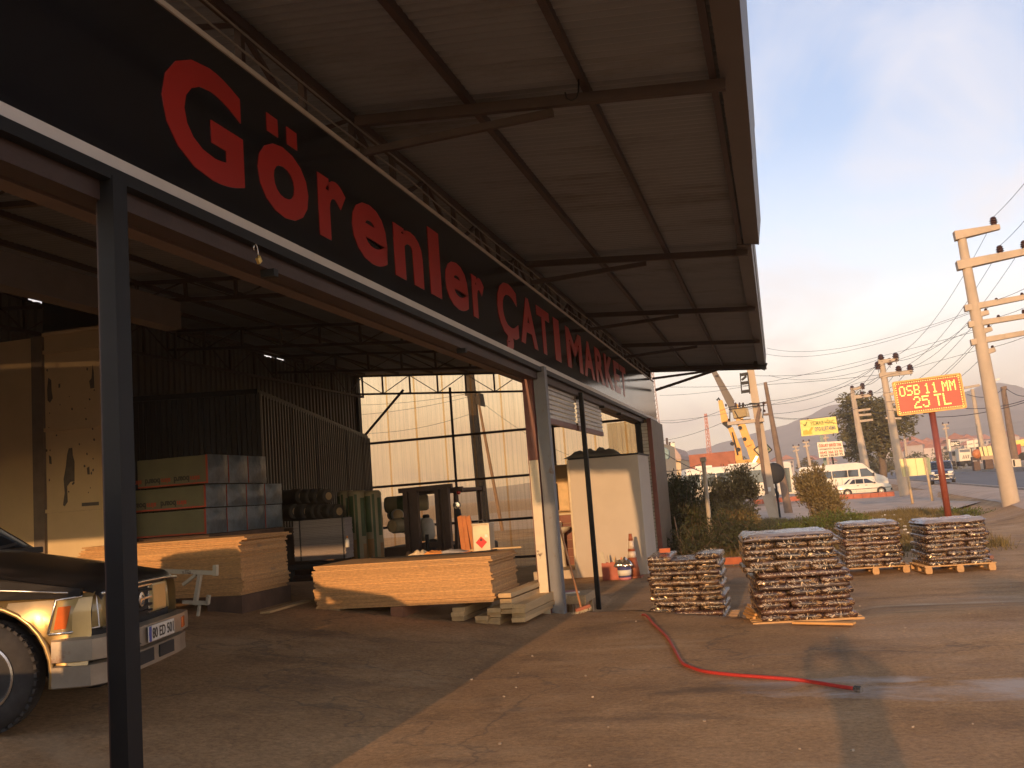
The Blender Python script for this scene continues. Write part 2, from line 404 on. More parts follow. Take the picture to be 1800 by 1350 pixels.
S0, S1 = 8.4, 21.5
along(S0, S1, 12, 1400, 60, 'road', M_ROAD, 0.02)
along(5.9, S0-0.25, 27, 300, 40, 'pavement', M_PAVE, 0.012)

sheet('lot_paving', lin(-40, 9.5, 33), lin(44, 140, 40), M_PAVE, 0.01, keep=lambda x, y: road_s(x, y) < 6.0 and (x > -9 or y > 58))
# ------------------------------------------------------------------ the shop: an open steel shed with a deep canopy
XF, XB, YN, YE = -3.13, -12.15, 3.7, 27.3
def zr(x): return 4.80 + (-0.05-x)*0.082           # underside of the roof sheets
SHOP = thing('shop_building', 'open-fronted steel roofing shop with corrugated canopy and dark red trusses', 'building', (XF, 15, 0))
# roof sheets, corrugation running across the shop
def corr_sheet(y0, width, x0, x1, pitch=0.1045, amp=0.026, seg=6):
    b = MB(); n = int(round(width/pitch*seg)); vs = []; fs = []; xs_ = lin(x0, x1, 3)
    for i in range(n+1):
        y = y0+width*i/n; d = amp*math.sin(2*math.pi*i/seg)
        for x in xs_: vs.append((x, y, zr(x)+d+0.02))
    k = len(xs_)
    for i in range(n):
        for j in range(k-1): fs.append((i*k+j, i*k+j+1, (i+1)*k+j+1, (i+1)*k+j))
    return b.add(vs, fs)
SW = 0.836
nsh = int((YE+0.15-YN)/SW)+1
first = corr_sheet(YN, SW+0.03, XB-0.3, 0.0).build('roof_sheet', M_GALV, SHOP, smooth=True, fix=False)
for i in range(1, nsh):
    o = inst(first, 'roof_sheet', SHOP, (0, i*SW, 0.0035*(i % 2)))
# purlins, rafters and braces
for x in [-0.17, -1.16, -2.15, -3.25, -4.3, -5.35, -6.4, -7.5, -8.6, -9.7, -10.8, -11.9]:
    MB().bar((x, YN+0.05, zr(x)-0.035), (x, YE, zr(x)-0.035), 0.055, 0.075).build('purlin', M_STEEL, SHOP)
FR = [7.35, 13.1, 17.6, 21.9, 26.95]
for y in FR:
    MB().bar((-0.08, y, zr(-0.08)-0.13), (XF-0.02, y, zr(XF)-0.13), 0.06, 0.085).build('rafter', M_STEEL, SHOP)
    x1 = -1.45
    MB().bar((XF+0.03, y+0.05, 4.66), (x1, y+0.05, zr(x1)-0.20), 0.05, 0.06).build('rafter_brace', M_STEEL, SHOP)
# trusses
def truss(name, p, q, d, n, w=0.07, flip=0, wt=0.045, thin=0.022):
    p, q = Vector(p), Vector(q); dn = Vector((0, 0, -d))
    t = MB().bar(p, q, w, w*0.8).bar(p+dn, q+dn, w, w*0.8).build(name, M_STEEL, SHOP)
    for i in range(n+1):
        a = p+(q-p)*(i/n)
        MB().bar(a+Vector((0, 0, -w*0.4)), a+dn+Vector((0, 0, w*0.4)), wt, wt).build('web_post', M_STEEL, t)
        if i < n:
            b_ = p+(q-p)*((i+1)/n); s0, s1 = (a, b_+dn) if (i+flip) % 2 == 0 else (a+dn, b_)
            MB().bar(s0+(s1-s0)*0.03, s0+(s1-s0)*0.97, thin, thin).build('web_diagonal', M_STEEL, t)
    return t
for y, d, n in ((7.9, 0.30, 10), (13.0, 0.30, 10), (17.6, 0.40, 10), (22.0, 0.42, 10), (27.05, 0.55, 10)):
    truss('roof_truss', (XF-0.2, y, zr(XF-0.2)-0.12), (XB+0.05, y, zr(XB)-0.12), d, n)
truss('front_truss', (-3.22, YN+0.1, 4.98), (-3.22, YE, 4.98), 0.46, 26, 0.07, wt=0.05, thin=0.035)
truss('back_truss', (XB+0.25, YN+0.1, zr(XB)-0.15), (XB+0.25, YE-0.2, zr(XB)-0.15), 0.62, 22, 0.07)
M_GREYC = mat('grey cable', (0.16, 0.15, 0.14), 0.5)
# header above the openings and its cover rails
MB().span(-3.30, -3.16, 2.3, YE-0.1, 3.30, 3.49).build('header_beam', M_STEEL, SHOP)
MB().span(-3.155, -3.09, 2.3, YE-0.1, 3.40, 3.465).build('shutter_track', M_DARKST, SHOP)
MB().span(-3.46, -3.34, 2.3, YE-0.1, 3.30, 3.40).build('shutter_track', mat('faded brown rail', (0.13, 0.085, 0.065), 0.6), SHOP)
for y in (5.75, 9.9, 16.35, 18.6, 20.7, 24.0):
    MB().span(-3.22, -3.12, y, y+0.06, 3.25, 3.30).build('track_bracket', M_DARKST, SHOP)
# columns and posts
for zc, xc, sg in ((4.80, -3.05, 0.03), (4.72, -3.08, 0.05)):
    pts = []
    for k in range(5):
        for j in range(6): pts.append((xc, 3.8+(k+j/6)*4.6, zc-4*sg*(j/6)*(1-j/6)))
    MB().tube(pts, 0.008, 5).build('cable', M_GREYC, SHOP, smooth=True)
def post(name, y, x, w, d, z0, z1, m, lean=(0, 0)):
    return MB().bar((x+lean[0], y+lean[1], z0), (x, y, z1), w, d, up=(0, 1, 0)).build(name, m, SHOP)
post('post', 4.12, -3.13, 0.095, 0.11, gz(-3.1, 4.1)-0.05, 3.42, M_DARKST)
MB().bar((-3.195, 4.12, 0.0), (-3.195, 4.12, 3.42), 0.03, 0.05, up=(0, 1, 0)).build('post_flange', M_STEEL, SHOP)
M_GREYP = mat('chipped grey paint', (0.17, 0.175, 0.19), 0.6, var=0.1, sc=3, stain=(0.13, 0.075, 0.05), st_sc=4, st_lo=0.62, st_hi=0.70)
M_CREAMP = mat('chipped cream paint', (0.62, 0.53, 0.38), 0.6, var=0.1, sc=4, stain=(0.10, 0.06, 0.045), st_sc=3.2, st_lo=0.63, st_hi=0.68)
M_REDST = mat('dark red painted steel', (0.135, 0.035, 0.025), 0.5, var=0.2, sc=3)
MB().bar((-3.12, 13.42, -0.35), (-3.14, 13.42, 3.48), 0.17, 0.16, up=(0, 1, 0)).build('column', M_GREYP, SHOP)
MB().bar((-3.285, 13.36, -0.35), (-3.305, 13.36, 3.52), 0.14, 0.20, up=(0, 1, 0)).build('column', M_REDST, SHOP)
MB().bar((-3.275, 13.245, -0.1), (-3.285, 13.245, 2.15), 0.13, 0.025, up=(0, 1, 0)).build('column_plate', M_CREAMP, SHOP)
MB().bar((-3.12, 16.34, -0.36), (-3.13, 16.34, 3.36), 0.075, 0.075, up=(0, 1, 0)).build('post', M_DARKST, SHOP)
# far corner: frame, ribbed guide and grey post
MB().span(-3.36, -3.24, 24.55, 24.67, -0.34, 3.36).build('column', M_DARKST, SHOP)
for i in range(40):
    if i == 0: g = MB().span(-3.22, -3.08, 24.62, 24.70, -0.3, -0.225).build('guide_slat', mat('pale shutter slats', (0.46, 0.44, 0.42), 0.45, metal=0.2), SHOP)
    else: inst(g, 'guide_slat', SHOP, (0.002*(i % 2), 0, i*0.090))
MB().span(-3.07, -2.96, 24.58, 24.70, -0.34, 3.40).build('column', M_REDST, SHOP)
MB().span(-3.4, -2.98, 24.75, YE, -0.34, 3.38).build('corner_panel', mat('brown cladding', (0.14, 0.10, 0.065), 0.6), SHOP)
# half-lowered roller shutters in the far bay
for y0, y1, n in ((13.62, 16.28, 7), (16.42, 18.9, 7)):
    s0 = None
    t = MB().span(-3.285, -3.225, y0, y1, 2.72, 2.80).build('shutter_curtain', M_REDST, SHOP)
    for k in range(n):
        z = 2.80+k*0.075
        MB().add([(-3.26, y0, z), (-3.26, y1, z), (-3.235, y1, z+0.01), (-3.235, y0, z+0.01), (-3.235, y1, z+0.05), (-3.235, y0, z+0.05), (-3.26, y1, z+0.072), (-3.26, y0, z+0.072)],
                 [(0, 1, 2, 3), (3, 2, 4, 5), (5, 4, 6, 7)]).build('shutter_slat', MATS['pale shutter slats'], t, fix=False)
# eave gutters: the near length hangs a little further out than the far one
M_GUT = mat('grey eave flashing', (0.12, 0.105, 0.10), 0.5, metal=0.3, var=0.1, sc=1.5)
def gutter(y0, y1, x, z):
    b = MB(); pr = [(x-0.20, z+0.01), (x-0.01, z-0.03), (x+0.045, z+0.30), (x-0.02, z+0.31), (x-0.17, z+0.05)]
    b.slab([(a, y0, c) for a, c in pr], (0, y1-y0, 0)); return b.build('gutter', M_GUT, SHOP)
gutter(YN-0.1, 9.30, 0.085, 4.72); gutter(9.305, 12.85, 0.08, 4.725); gutter(12.86, YE+0.05, -0.02, 4.72)
MB().bar((0.0, YE+0.03, zr(0)-0.09), (XF-0.1, YE+0.03, zr(XF)-0.09), 0.05, 0.16).build('gable_trim', M_STEEL, SHOP)
MB().bar((XF+0.06, YE-0.1, 4.35), (-1.2, YE-0.1, zr(-1.2)-0.12), 0.06, 0.07).build('rafter_brace', M_STEEL, SHOP)
MB().span(-3.34, -3.16, YE-0.22, YE-0.02, -0.35, 5.0).build('column', M_STEEL, SHOP)

# far wall: clear ribbed plastic sheets on girts
def clear_mat(name, tint, tfac, grime):
    m = bpy.data.materials.new(name); m.use_nodes = True; t = m.node_tree; t.nodes.clear(); N = t.nodes.new; K = t.links.new
    out = N('ShaderNodeOutputMaterial'); tr = N('ShaderNodeBsdfTransparent'); tr.inputs[0].default_value = (*tint, 1)
    tl = N('ShaderNodeBsdfTranslucent'); df = N('ShaderNodeBsdfDiffuse'); gl = N('ShaderNodeBsdfGlossy'); gl.inputs['Roughness'].default_value = 0.12
    geo = N('ShaderNodeNewGeometry'); mp = N('ShaderNodeMapping'); mp.inputs['Scale'].default_value = (7, 1, 0.35); K(geo.outputs['Position'], mp.inputs[0])
    nz = N('ShaderNodeTexNoise'); nz.inputs['Scale'].default_value = 1.6; nz.inputs['Detail'].default_value = 7; K(mp.outputs[0], nz.inputs['Vector'])
    rp = N('ShaderNodeValToRGB'); K(nz.outputs['Fac'], rp.inputs[0])
    rp.color_ramp.elements[0].position = 0.35; rp.color_ramp.elements[0].color = (grime, grime, grime, 1)
    rp.color_ramp.elements[1].position = 0.75; rp.color_ramp.elements[1].color = (min(1, grime+0.12),)*3+(1,)
    for n in (tl, df): n.inputs[0].default_value = (0.75, 0.50, 0.25, 1)
    m1 = N('ShaderNodeMixShader'); m1.inputs[0].default_value = 0.5; K(tl.outputs[0], m1.inputs[1]); K(df.outputs[0], m1.inputs[2])
    lw = N('ShaderNodeLayerWeight'); lw.inputs[0].default_value = 0.35
    ad = N('ShaderNodeMath'); ad.operation = 'ADD'; K(rp.outputs[0], ad.inputs[0])
    mu = N('ShaderNodeMath'); mu.operation = 'MULTIPLY'; K(lw.outputs['Facing'], mu.inputs[0]); mu.inputs[1].default_value = 0.55; K(mu.outputs[0], ad.inputs[1]); ad.use_clamp = True
    m2 = N('ShaderNodeMixShader'); K(ad.outputs[0], m2.inputs[0]); K(tr.outputs[0], m2.inputs[1]); K(m1.outputs[0], m2.inputs[2])
    m3 = N('ShaderNodeMixShader'); m3.inputs[0].default_value = 0.05; K(m2.outputs[0], m3.inputs[1]); K(gl.outputs[0], m3.inputs[2])
    K(m3.outputs[0], out.inputs[0]); return m
M_CLEAR = clear_mat('yellowed clear plastic sheet', (1.0, 0.81, 0.54), 0.8, 0.02)
M_CLEAR2 = clear_mat('dull clear plastic sheet', (0.80, 0.74, 0.60), 0.8, 0.22)
def rib_sheet(x0, x1, z0, z1l, z1r, y, pitch=0.135, amp=0.016):
    b = MB(); n = max(1, int(round((x1-x0)/pitch))); vs = []; fs = []; X = []
    for i in range(n):
        a = x0+(x1-x0)*i/n; w = (x1-x0)/n
        X += [(a, 0), (a+w*0.80, 0), (a+w*0.85, amp), (a+w*0.95, amp)]
    X.append((x1, 0))
    for x, d in X:
        t = (x-x0)/(x1-x0); vs += [(x, y-d, z0), (x, y-d, z1l+(z1r-z1l)*t)]
    for i in range(len(X)-1): fs.append((2*i, 2*i+2, 2*i+3, 2*i+1))
    return b.add(vs, fs)
x = XB; i = 0
while x < -3.35:
    x1 = min(x+0.90, -3.32)
    rib_sheet(x, x1+0.06 if x1 < -3.4 else x1, -0.34, zr(x)-0.02, zr(x1)-0.02, YE+0.012*(i % 2)).build('clear_sheet', M_CLEAR, SHOP, fix=False)
    x = x1; i += 1
rib_sheet(-4.55, -3.62, 2.55, 3.55, 3.55, YE+0.05).build('clear_sheet', M_CLEAR2, SHOP, fix=False)
for z in (3.60, 2.27, 1.04, -0.05):
    MB().span(XB, -3.34, YE-0.10, YE-0.04, z-0.035, z+0.035).build('girt', M_STEEL, SHOP)
for xx in (-9.13, -6.1):
    MB().bar((xx, YE-0.13, -0.3), (xx, YE-0.13, zr(xx)-0.5), 0.06, 0.06, up=(0, 1, 0)).build('wall_post', M_STEEL, SHOP)
MB().bar((XB+0.1, YE-0.15, 3.75), (-10.6, YE-0.15, 5.12), 0.06, 0.06).build('wall_brace', M_STEEL, SHOP)
MB().bar((-3.45, YE-0.2, 4.15), (-4.0, YE-0.2, 4.75), 0.05, 0.05).build('wall_brace', M_STEEL, SHOP)
MB().span(XB-0.1, XB+0.08, YE-0.2, YE, -0.35, zr(XB)-0.1).build('column', M_DARKST, SHOP)

# back wall: dark ribbed sheets below, paler cladding under the eave with a few slits of daylight
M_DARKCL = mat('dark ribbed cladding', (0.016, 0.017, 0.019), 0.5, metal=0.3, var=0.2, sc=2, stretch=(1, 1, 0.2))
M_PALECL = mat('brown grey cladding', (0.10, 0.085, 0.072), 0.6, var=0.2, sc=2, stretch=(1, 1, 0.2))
def wall_sheet(p, q, z0, zp, zq, m, name, pitch=0.20, amp=0.04):
    p, q = Vector(p), Vector(q); d = q-p; n = max(1, int(round(d.length/pitch))); nn = Vector((d.y, -d.x, 0)).normalized(); vs = []; fs = []; X = []
    for i in range(n): X += [(i/n, 0), ((i+0.45)/n, 0), ((i+0.55)/n, amp), ((i+0.90)/n, amp)]
    X.append((1, 0))
    for t, a in X:
        c = p+d*t+nn*a; vs += [(c.x, c.y, z0), (c.x, c.y, zp+(zq-zp)*t)]
    for i in range(len(X)-1): fs.append((2*i, 2*i+2, 2*i+3, 2*i+1))
    return MB().add(vs, fs).build(name, m, SHOP, fix=False)
def wall_run(p, q, z0, zp, zq, m, name, step=1.0):
    p, q = Vector(p), Vector(q); n = max(1, int(round((q-p).length/step)))
    for i in range(n):
        a, b_ = i/n, (i+1)/n
        wall_sheet(p+(q-p)*a, p+(q-p)*(b_+0.02), z0, zp+(zq-zp)*a, zp+(zq-zp)*b_, m, name)
PA, PB_, PC = Vector((-10.6, 16.3, 0)), at(452, 700, 17.3), Vector((-11.75, 26.9, 0)); PB_.z = 0
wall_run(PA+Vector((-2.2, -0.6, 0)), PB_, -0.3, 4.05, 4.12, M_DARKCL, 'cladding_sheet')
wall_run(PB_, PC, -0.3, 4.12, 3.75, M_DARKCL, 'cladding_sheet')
for a, b_, za, zb in ((PA+Vector((-2.2, -0.6, 0)), PB_, 4.07, 4.14), (PB_, PC, 4.14, 3.77)):
    MB().bar(a+Vector((0, -0.06, za)), b_+Vector((0, -0.06, zb)), 0.08, 0.10).build('wall_rail', M_DARKST, SHOP)
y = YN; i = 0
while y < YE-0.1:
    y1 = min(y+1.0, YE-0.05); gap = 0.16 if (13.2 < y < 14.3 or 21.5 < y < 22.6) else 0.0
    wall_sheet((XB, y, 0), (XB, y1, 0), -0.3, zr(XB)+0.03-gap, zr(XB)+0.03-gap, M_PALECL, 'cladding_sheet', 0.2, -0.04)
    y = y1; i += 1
# inner wall of cream painted steel doors at the near left, and the beam over it
M_CREAM = mat('cream painted steel, flaking', (0.56, 0.44, 0.26), 0.6, var=0.08, sc=1.2)
M_FLAKE = mat('bare metal patch', (0.10, 0.09, 0.08), 0.6, var=0.3, sc=8)
WY = 12.6
def cw(px, py, dy=0.0): return at(px, py, WY+dy)
a, b_ = cw(-140, 500), cw(58, 500)
MB().span(a.x, b_.x, WY+0.03, WY+0.13, 0, 4.72).build('door_leaf', M_CREAM, SHOP)
c0, c1 = cw(58, 700).x, cw(72, 700).x
MB().span(c0, c1+0.05, WY-0.03, WY+0.14, 0, 4.72).build('door_jamb', mat('grey brown jamb', (0.16, 0.13, 0.105), 0.6), SHOP)
d0, d1 = cw(76, 700).x, cw(192, 700).x
zs = [cw(120, v).z for v in (1040, 896, 752, 614, 520)]
zs = [0.0]+[z for z in zs if z > 0.2]+[4.74]
for k in range(len(zs)-1):
    MB().span(d0, d1-0.16, WY+0.03, WY+0.10, zs[k]+0.03, zs[k+1]-0.03).build('door_panel', M_CREAM, SHOP)
for z in zs[1:]:
    MB().span(d0, d1-0.16, WY-0.01, WY+0.06, z-0.028, z+0.028).build('door_rail', M_CREAM, SHOP)
MB().span(d0-0.04, d0, WY-0.02, WY+0.08, 0, 4.72).build('door_stile', M_CREAM, SHOP)
MB().span(d1-0.16, d1+0.05, WY-0.02, WY+0.12, 0, 4.74).build('door_stile', M_CREAM, SHOP)
def flake(pts):
    b = MB(); b.slab([cw(px, py, 0.029) for px, py in pts], (0, -0.004, 0)); b.build('paint_flake', M_FLAKE, SHOP)
flake([(85, 664), (90, 668), (91, 688), (93, 700), (88, 708), (84, 704), (83, 685)])
flake([(163, 640), (165, 655), (166, 682), (159, 683), (157, 670), (161, 665)])
flake([(121, 788), (127, 787), (128, 800), (131, 812), (131, 846), (124, 847), (118, 855), (119, 882), (114, 890), (111, 888), (114, 866), (112, 842), (116, 820), (118, 800)])
flake([(144, 884), (174, 882), (174, 888), (144, 890)])
flake([(86, 800), (90, 803), (91, 816), (87, 815)]); flake([(153, 823), (157, 820), (158, 834), (154, 834)])
rf = random.Random(3)
for _ in range(34):
    fx, fy, fr = rf.choice((88, 124, 162, 155))+rf.gauss(0, 7), rf.uniform(640, 885), rf.uniform(0.6, 2.0)
    if fx < 170: flake([(fx+fr*math.cos(k)*rf.uniform(.6, 1.2), fy+fr*1.6*math.sin(k)*rf.uniform(.6, 1.2)) for k in (0, 1.2, 2.4, 3.6, 4.9)])
flake([(103, 675), (106, 674), (106, 681), (103, 682)])
MB().span(-6.35, -6.15, YN, 9.2, 3.76, 4.06).build('tie_beam', mat('grey brown beam', (0.085, 0.062, 0.05), 0.7), SHOP)
MB().span(-3.23, -3.03, 2.55, 2.75, -0.1, 5.0).build('added_shade_post', M_DARKST, SHOP)  # unseen post, added to keep direct sun off the dark post

# ------------------------------------------------------------------ the long fascia sign
M_BOARD = mat('gloss black sign face', (0.006, 0.007, 0.009), 0.14, var=0.2, sc=3, coat=0.0, spec=0.5)
M_TRIM = mat('white sign trim', (0.50, 0.46, 0.42), 0.45, var=0.08, sc=3)
M_RED = mat('red sign lettering', (0.30, 0.016, 0.012), 0.28, var=0.08, sc=2)
SIGN = thing('shop_sign', 'long black fascia sign with red letters Görenler ÇATI MARKET above the shop front', 'sign', (XF, 15, 3.48))
SX = XF
MB().span(SX-0.05, SX, 2.9, 22.6, 3.545, 4.60).build('sign_panel', M_BOARD, SIGN)
MB().span(SX-0.05, SX, 22.606, 27.4, 3.545, 4.60).build('sign_panel', M_BOARD, SIGN)
MB().span(SX-0.055, SX+0.012, 2.9, 6.12, 3.475, 3.545).build('sign_border', M_TRIM, SIGN)
MB().span(SX-0.055, SX+0.010, 6.125, 27.4, 3.475, 3.545).build('sign_border', M_TRIM, SIGN)
MB().span(SX-0.055, SX+0.012, 2.9, 27.4, 4.60, 4.635).build('sign_border', M_TRIM, SIGN)
BL = 3.72
lets = [('G', 4.57, 5.43, -0.02, 0.70), ('ö', 5.61, 6.33, -0.015, 0.655), ('r', 6.50, 6.99, 0, 0.50), ('e', 7.10, 7.83, -0.015, 0.50), ('n', 8.00, 8.73, 0, 0.50),
        ('l', 8.93, 9.25, 0, 0.69), ('e', 9.40, 10.17, -0.015, 0.50), ('r', 10.33, 10.80, 0, 0.50), ('Ç', 11.36, 12.33, -0.20, 0.69), ('A', 12.45, 13.40, 0, 0.68),
        ('T', 13.45, 14.25, 0, 0.68), ('I', 14.55, 14.95, 0, 0.68), ('M', 15.45, 16.75, 0, 0.68), ('A', 16.90, 17.90, 0, 0.68), ('R', 18.08, 18.98, 0, 0.68),
        ('K', 19.12, 20.12, 0, 0.68), ('E', 20.28, 21.02, 0, 0.68), ('T', 21.12, 21.95, 0, 0.68)]
for ch, y0, y1, z0, z1 in lets:
    if ch == 'ö':
        lo_ = lettering('letter', 'o', M_RED, SIGN, (0, 1, 0), (0, 0, 1), (1, 0, 0), (SX, y0, BL+z0), y1-y0, 0.515, bold=0.034, ext=0.003)
        for yy in (y0+0.15, y0+0.43): MB().span(SX, SX+0.006, yy, yy+0.15, BL+0.55, BL+0.68).build('letter_dot', M_RED, lo_)
        continue
    lettering('letter', ch, M_RED, SIGN, (0, 1, 0), (0, 0, 1), (1, 0, 0), (SX, y0, BL+z0), y1-y0, z1-z0, bold=0.034, ext=0.003)
# things hanging from the shop
PL = thing('padlock', 'open brass padlock hanging from the shutter track under the sign', 'padlock', atX(450, 440, -3.1))
c = atX(455, 457, -3.1); s_ = atX(449, 436, -3.1)
M_BRASS = mat('brass', (0.75, 0.52, 0.16), 0.3, metal=0.8)
MB().box(c, (0.022, 0.042, 0.042), Matrix.Rotation(R(38), 3, 'X')).build('body', M_BRASS, PL, bevel=0.004)
MB().tube([s_+Vector((0, -0.022, -0.02)), s_+Vector((0, -0.02, 0.012)), s_+Vector((0, 0, 0.03)), s_+Vector((0, 0.022, 0.012)), s_+Vector((0, 0.03, -0.03)), c+Vector((0, 0, 0.02))], 0.0045, 6).build('shackle', M_CHROME, PL, smooth=True)
q = at(965, 40, 7.1)
hk = MB().tube([Vector((-1.17, q.y, zr(-1.17)-0.07)), Vector((-1.18, q.y+0.0, zr(-1.18)-0.17)), Vector((-1.20, q.y, zr(-1.2)-0.22)), Vector((-1.24, q.y, zr(-1.2)-0.235)), Vector((-1.275, q.y, zr(-1.2)-0.21)), Vector((-1.285, q.y, zr(-1.2)-0.16))], 0.007, 6).build('hook', M_DARKST, smooth=True)
tag(hk, 'bent steel hook hanging from a canopy purlin', 'hook')
FLD = thing('floodlight', 'black floodlight fixed under the far outer corner of the canopy', 'light', at(1338, 645, 27.0))
p = at(1336, 641, 26.9)
MB().box(p, (0.34, 0.16, 0.20), Matrix.Rotation(R(28), 3, 'Y')).build('housing', M_BLACK, FLD)
MB().bar(p+Vector((0.05, 0, 0.05)), p+Vector((0.1, 0, 0.25)), 0.03).build('bracket', M_DARKST, FLD)
# ------------------------------------------------------------------ unseen wall and gable panel, added to shade the bay from the low sun
M_BLOCK = mat('grey block wall', (0.30, 0.27, 0.235), 0.85, var=0.15, sc=3, bump=0.3, bsc=8)
BW = thing('added_shade_wall', 'unseen low grey block wall with a taller end pier, added to shade the bay', 'wall', (-8, 2.6, 0))
MB().span(-13.5, -4.9, 2.5, 2.7, -0.1, 1.12).build('wall_run', M_BLOCK, BW)
MB().span(-13.55, -4.9, 2.45, 2.75, 1.12, 1.18).build('coping', M_KERB, BW)
MB().span(-4.897, -3.24, 2.45, 2.75, -0.1, 1.80).build('added_shade_pier', M_BLOCK, BW)
MB().span(-4.93, -3.235, 2.42, 2.78, 1.80, 1.87).build('coping', M_KERB, BW)
MB().slab([(XB, YN+0.02, 2.95), (-5.9, YN+0.02, 2.95), (-5.9, YN+0.02, zr(-5.9)-0.01), (XB, YN+0.02, zr(XB)-0.01)], (0, 0.06, 0)).build('added_shade_panel', M_PALECL, SHOP)  # unseen panel, added to cut off the sun above the left stacks

# ------------------------------------------------------------------ stacks of OSB and timber
M_OSB = mat('OSB sheet', (0.52, 0.30, 0.125), 0.75, var=0.28, sc=22, obj_var=0.13, stretch=(1, 1, 3), stain=(0.30, 0.20, 0.12), st_sc=2.2, st_lo=0.60, st_hi=0.70)
M_OSBE = mat('OSB sheet cut edge', (0.52, 0.36, 0.20), 0.8, var=0.2, sc=30, obj_var=0.15)
M_TIM = mat('sawn timber', (0.52, 0.36, 0.18), 0.7, var=0.18, sc=3, stretch=(3, 0.4, 3), obj_var=0.12)
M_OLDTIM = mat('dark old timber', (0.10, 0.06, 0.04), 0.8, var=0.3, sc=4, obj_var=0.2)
rnd = random.Random(5)
def osb_stack(x0, y0, w, d, z0, n, th, label, groups, skew=0.012):
    t = thing('board_stack', label, 'board stack', (x0+w/2, y0+d/2, z0), 0, groups)
    src = []
    for k in range(3):
        b = MB(); nx = 8; g = random.Random(k)
        b.box((0, 0, th*0.46), (w, d, th*0.92)); src.append(b.build('osb_sheet', M_OSB, t, local=True))
    drift = 0; steps = (int(n*0.66), int(n*0.3))
    for i in range(n):
        o = src[i] if i < 3 else inst(src[rnd.randrange(3)], 'osb_sheet', t)
        if i in steps: drift += rnd.uniform(-0.02, 0.03)
        top = 0.05*(i > n-4)
        o.location = (rnd.gauss(0, skew)+drift+top*rnd.uniform(-1, 1), rnd.gauss(0, skew)+top*rnd.uniform(-0.2, 1.2), i*th)
        o.rotation_euler = (0, 0, rnd.gauss(0, 0.003)+(0.012 if i >= n-2 else 0))
    return t
osb_stack(-9.17, 11.2, 2.44, 1.22, 0.675, 33, 0.0225, 'tall stack of orange chipboard sheets beside the white metal stand', 'stacks of boards in the bay')
osb_stack(-6.13, 12.0, 2.49, 1.22, 0.36, 27, 0.0212, 'stack of pale chipboard sheets with cloths and a tin on top', 'stacks of boards in the bay')
def beam(name, c, d, rz, m, label, cat, group=None, bev=0.004):
    o = MB().box((0, 0, d[2]/2), d).build(name, m, bevel=bev); o.location = c; o.rotation_euler = (0, 0, rz)
    return tag(o, label, cat, group)
GB = 'timber bearers under the board stacks'
beam('timber_bearer', (-5.93, 12.5, gz(-5.93, 12.5)-0.02), (0.30, 1.0, 0.36-gz(-5.93, 12.5)+0.015), 0, M_OSBE, 'pale bearer under the left end of the middle board stack', 'timber', GB)
beam('timber_bearer', (-4.92, 12.55, gz(-4.92, 12.5)-0.02), (0.17, 1.25, 0.36-gz(-4.92, 12.5)+0.015), -0.03, mat('reddish log', (0.30, 0.14, 0.075), 0.8, sc=6), 'square red timber under the middle of the board stack', 'timber', GB)
beam('timber_bearer', (-8.6, 11.8, 0.45), (0.24, 1.25, 0.222), 0, M_OLDTIM, 'dark bearer under the left end of the orange board stack', 'timber', GB)
beam('timber_bearer', (-6.98, 11.82, 0.44), (0.50, 1.34, 0.232), 0.02, M_OLDTIM, 'wide dark bearer under the right end of the orange board stack', 'timber', GB)
pb = beam('plank', (-6.5, 11.9, gz(-6.5, 11.9)), (0.14, 1.25, 0.03), 0.05, M_TIM, 'thin pale plank on the floor beside the dark bearer', 'plank')
# loose battens beside the middle stack: butt ends towards the yard
GT = 'battens stacked on the floor beside the middle boards'
def batten(px, py, w, h, Y, L_, lab, i=0):
    c = at(px, py, Y); o = MB().box((0, L_/2, 0), (w, L_, h)).build('timber_batten', M_TIM, bevel=0.003)
    o.location = c; o.rotation_euler = (0, 0, rnd.uniform(-0.02, 0.02)-0.035); tag(o, lab, 'timber', GT); return o
YB = 12.0
rows = [(806, 1072, 'top batten of the left pile under the board stack', 0.17), (804, 1080, 'second batten of the left pile under the board stack', 0.18), (805, 1088, 'third batten of the left pile under the board stack', 0.17),
        (846, 1087, 'upper batten of the low pair right of the left pile', 0.17), (846, 1095, 'lower batten of the low pair right of the left pile', 0.17),
        (868, 1073, 'top batten of the third pile, beside the low pair', 0.18), (868, 1081, 'second batten of the third pile from the left', 0.18), (868, 1090, 'third batten of the third pile from the left', 0.17), (868, 1097, 'bottom batten of the third pile from the left', 0.17),
        (887, 1047, 'highest pale batten leaning on the middle board stack', 0.17), (889, 1057, 'batten under the highest one at the stack corner', 0.16), (890, 1066, 'upper batten of the fourth pile, near the stack corner', 0.17), (891, 1075, 'middle batten of the fourth pile, near the stack corner', 0.16),
        (912, 1066, 'top batten of the rightmost pile near the grey column', 0.18), (911, 1074, 'second batten of the rightmost pile near the grey column', 0.17), (912, 1082, 'third batten of the rightmost pile near the grey column', 0.18), (911, 1090, 'bottom batten of the rightmost pile near the grey column', 0.18)]
for px, py, lab, w in rows:
    zc = at(px, py, YB).z-0.03
    batten(px, py, w, 0.056, YB+rnd.uniform(-0.06, 0.06), 2.0 if px > 830 else 1.2, lab)

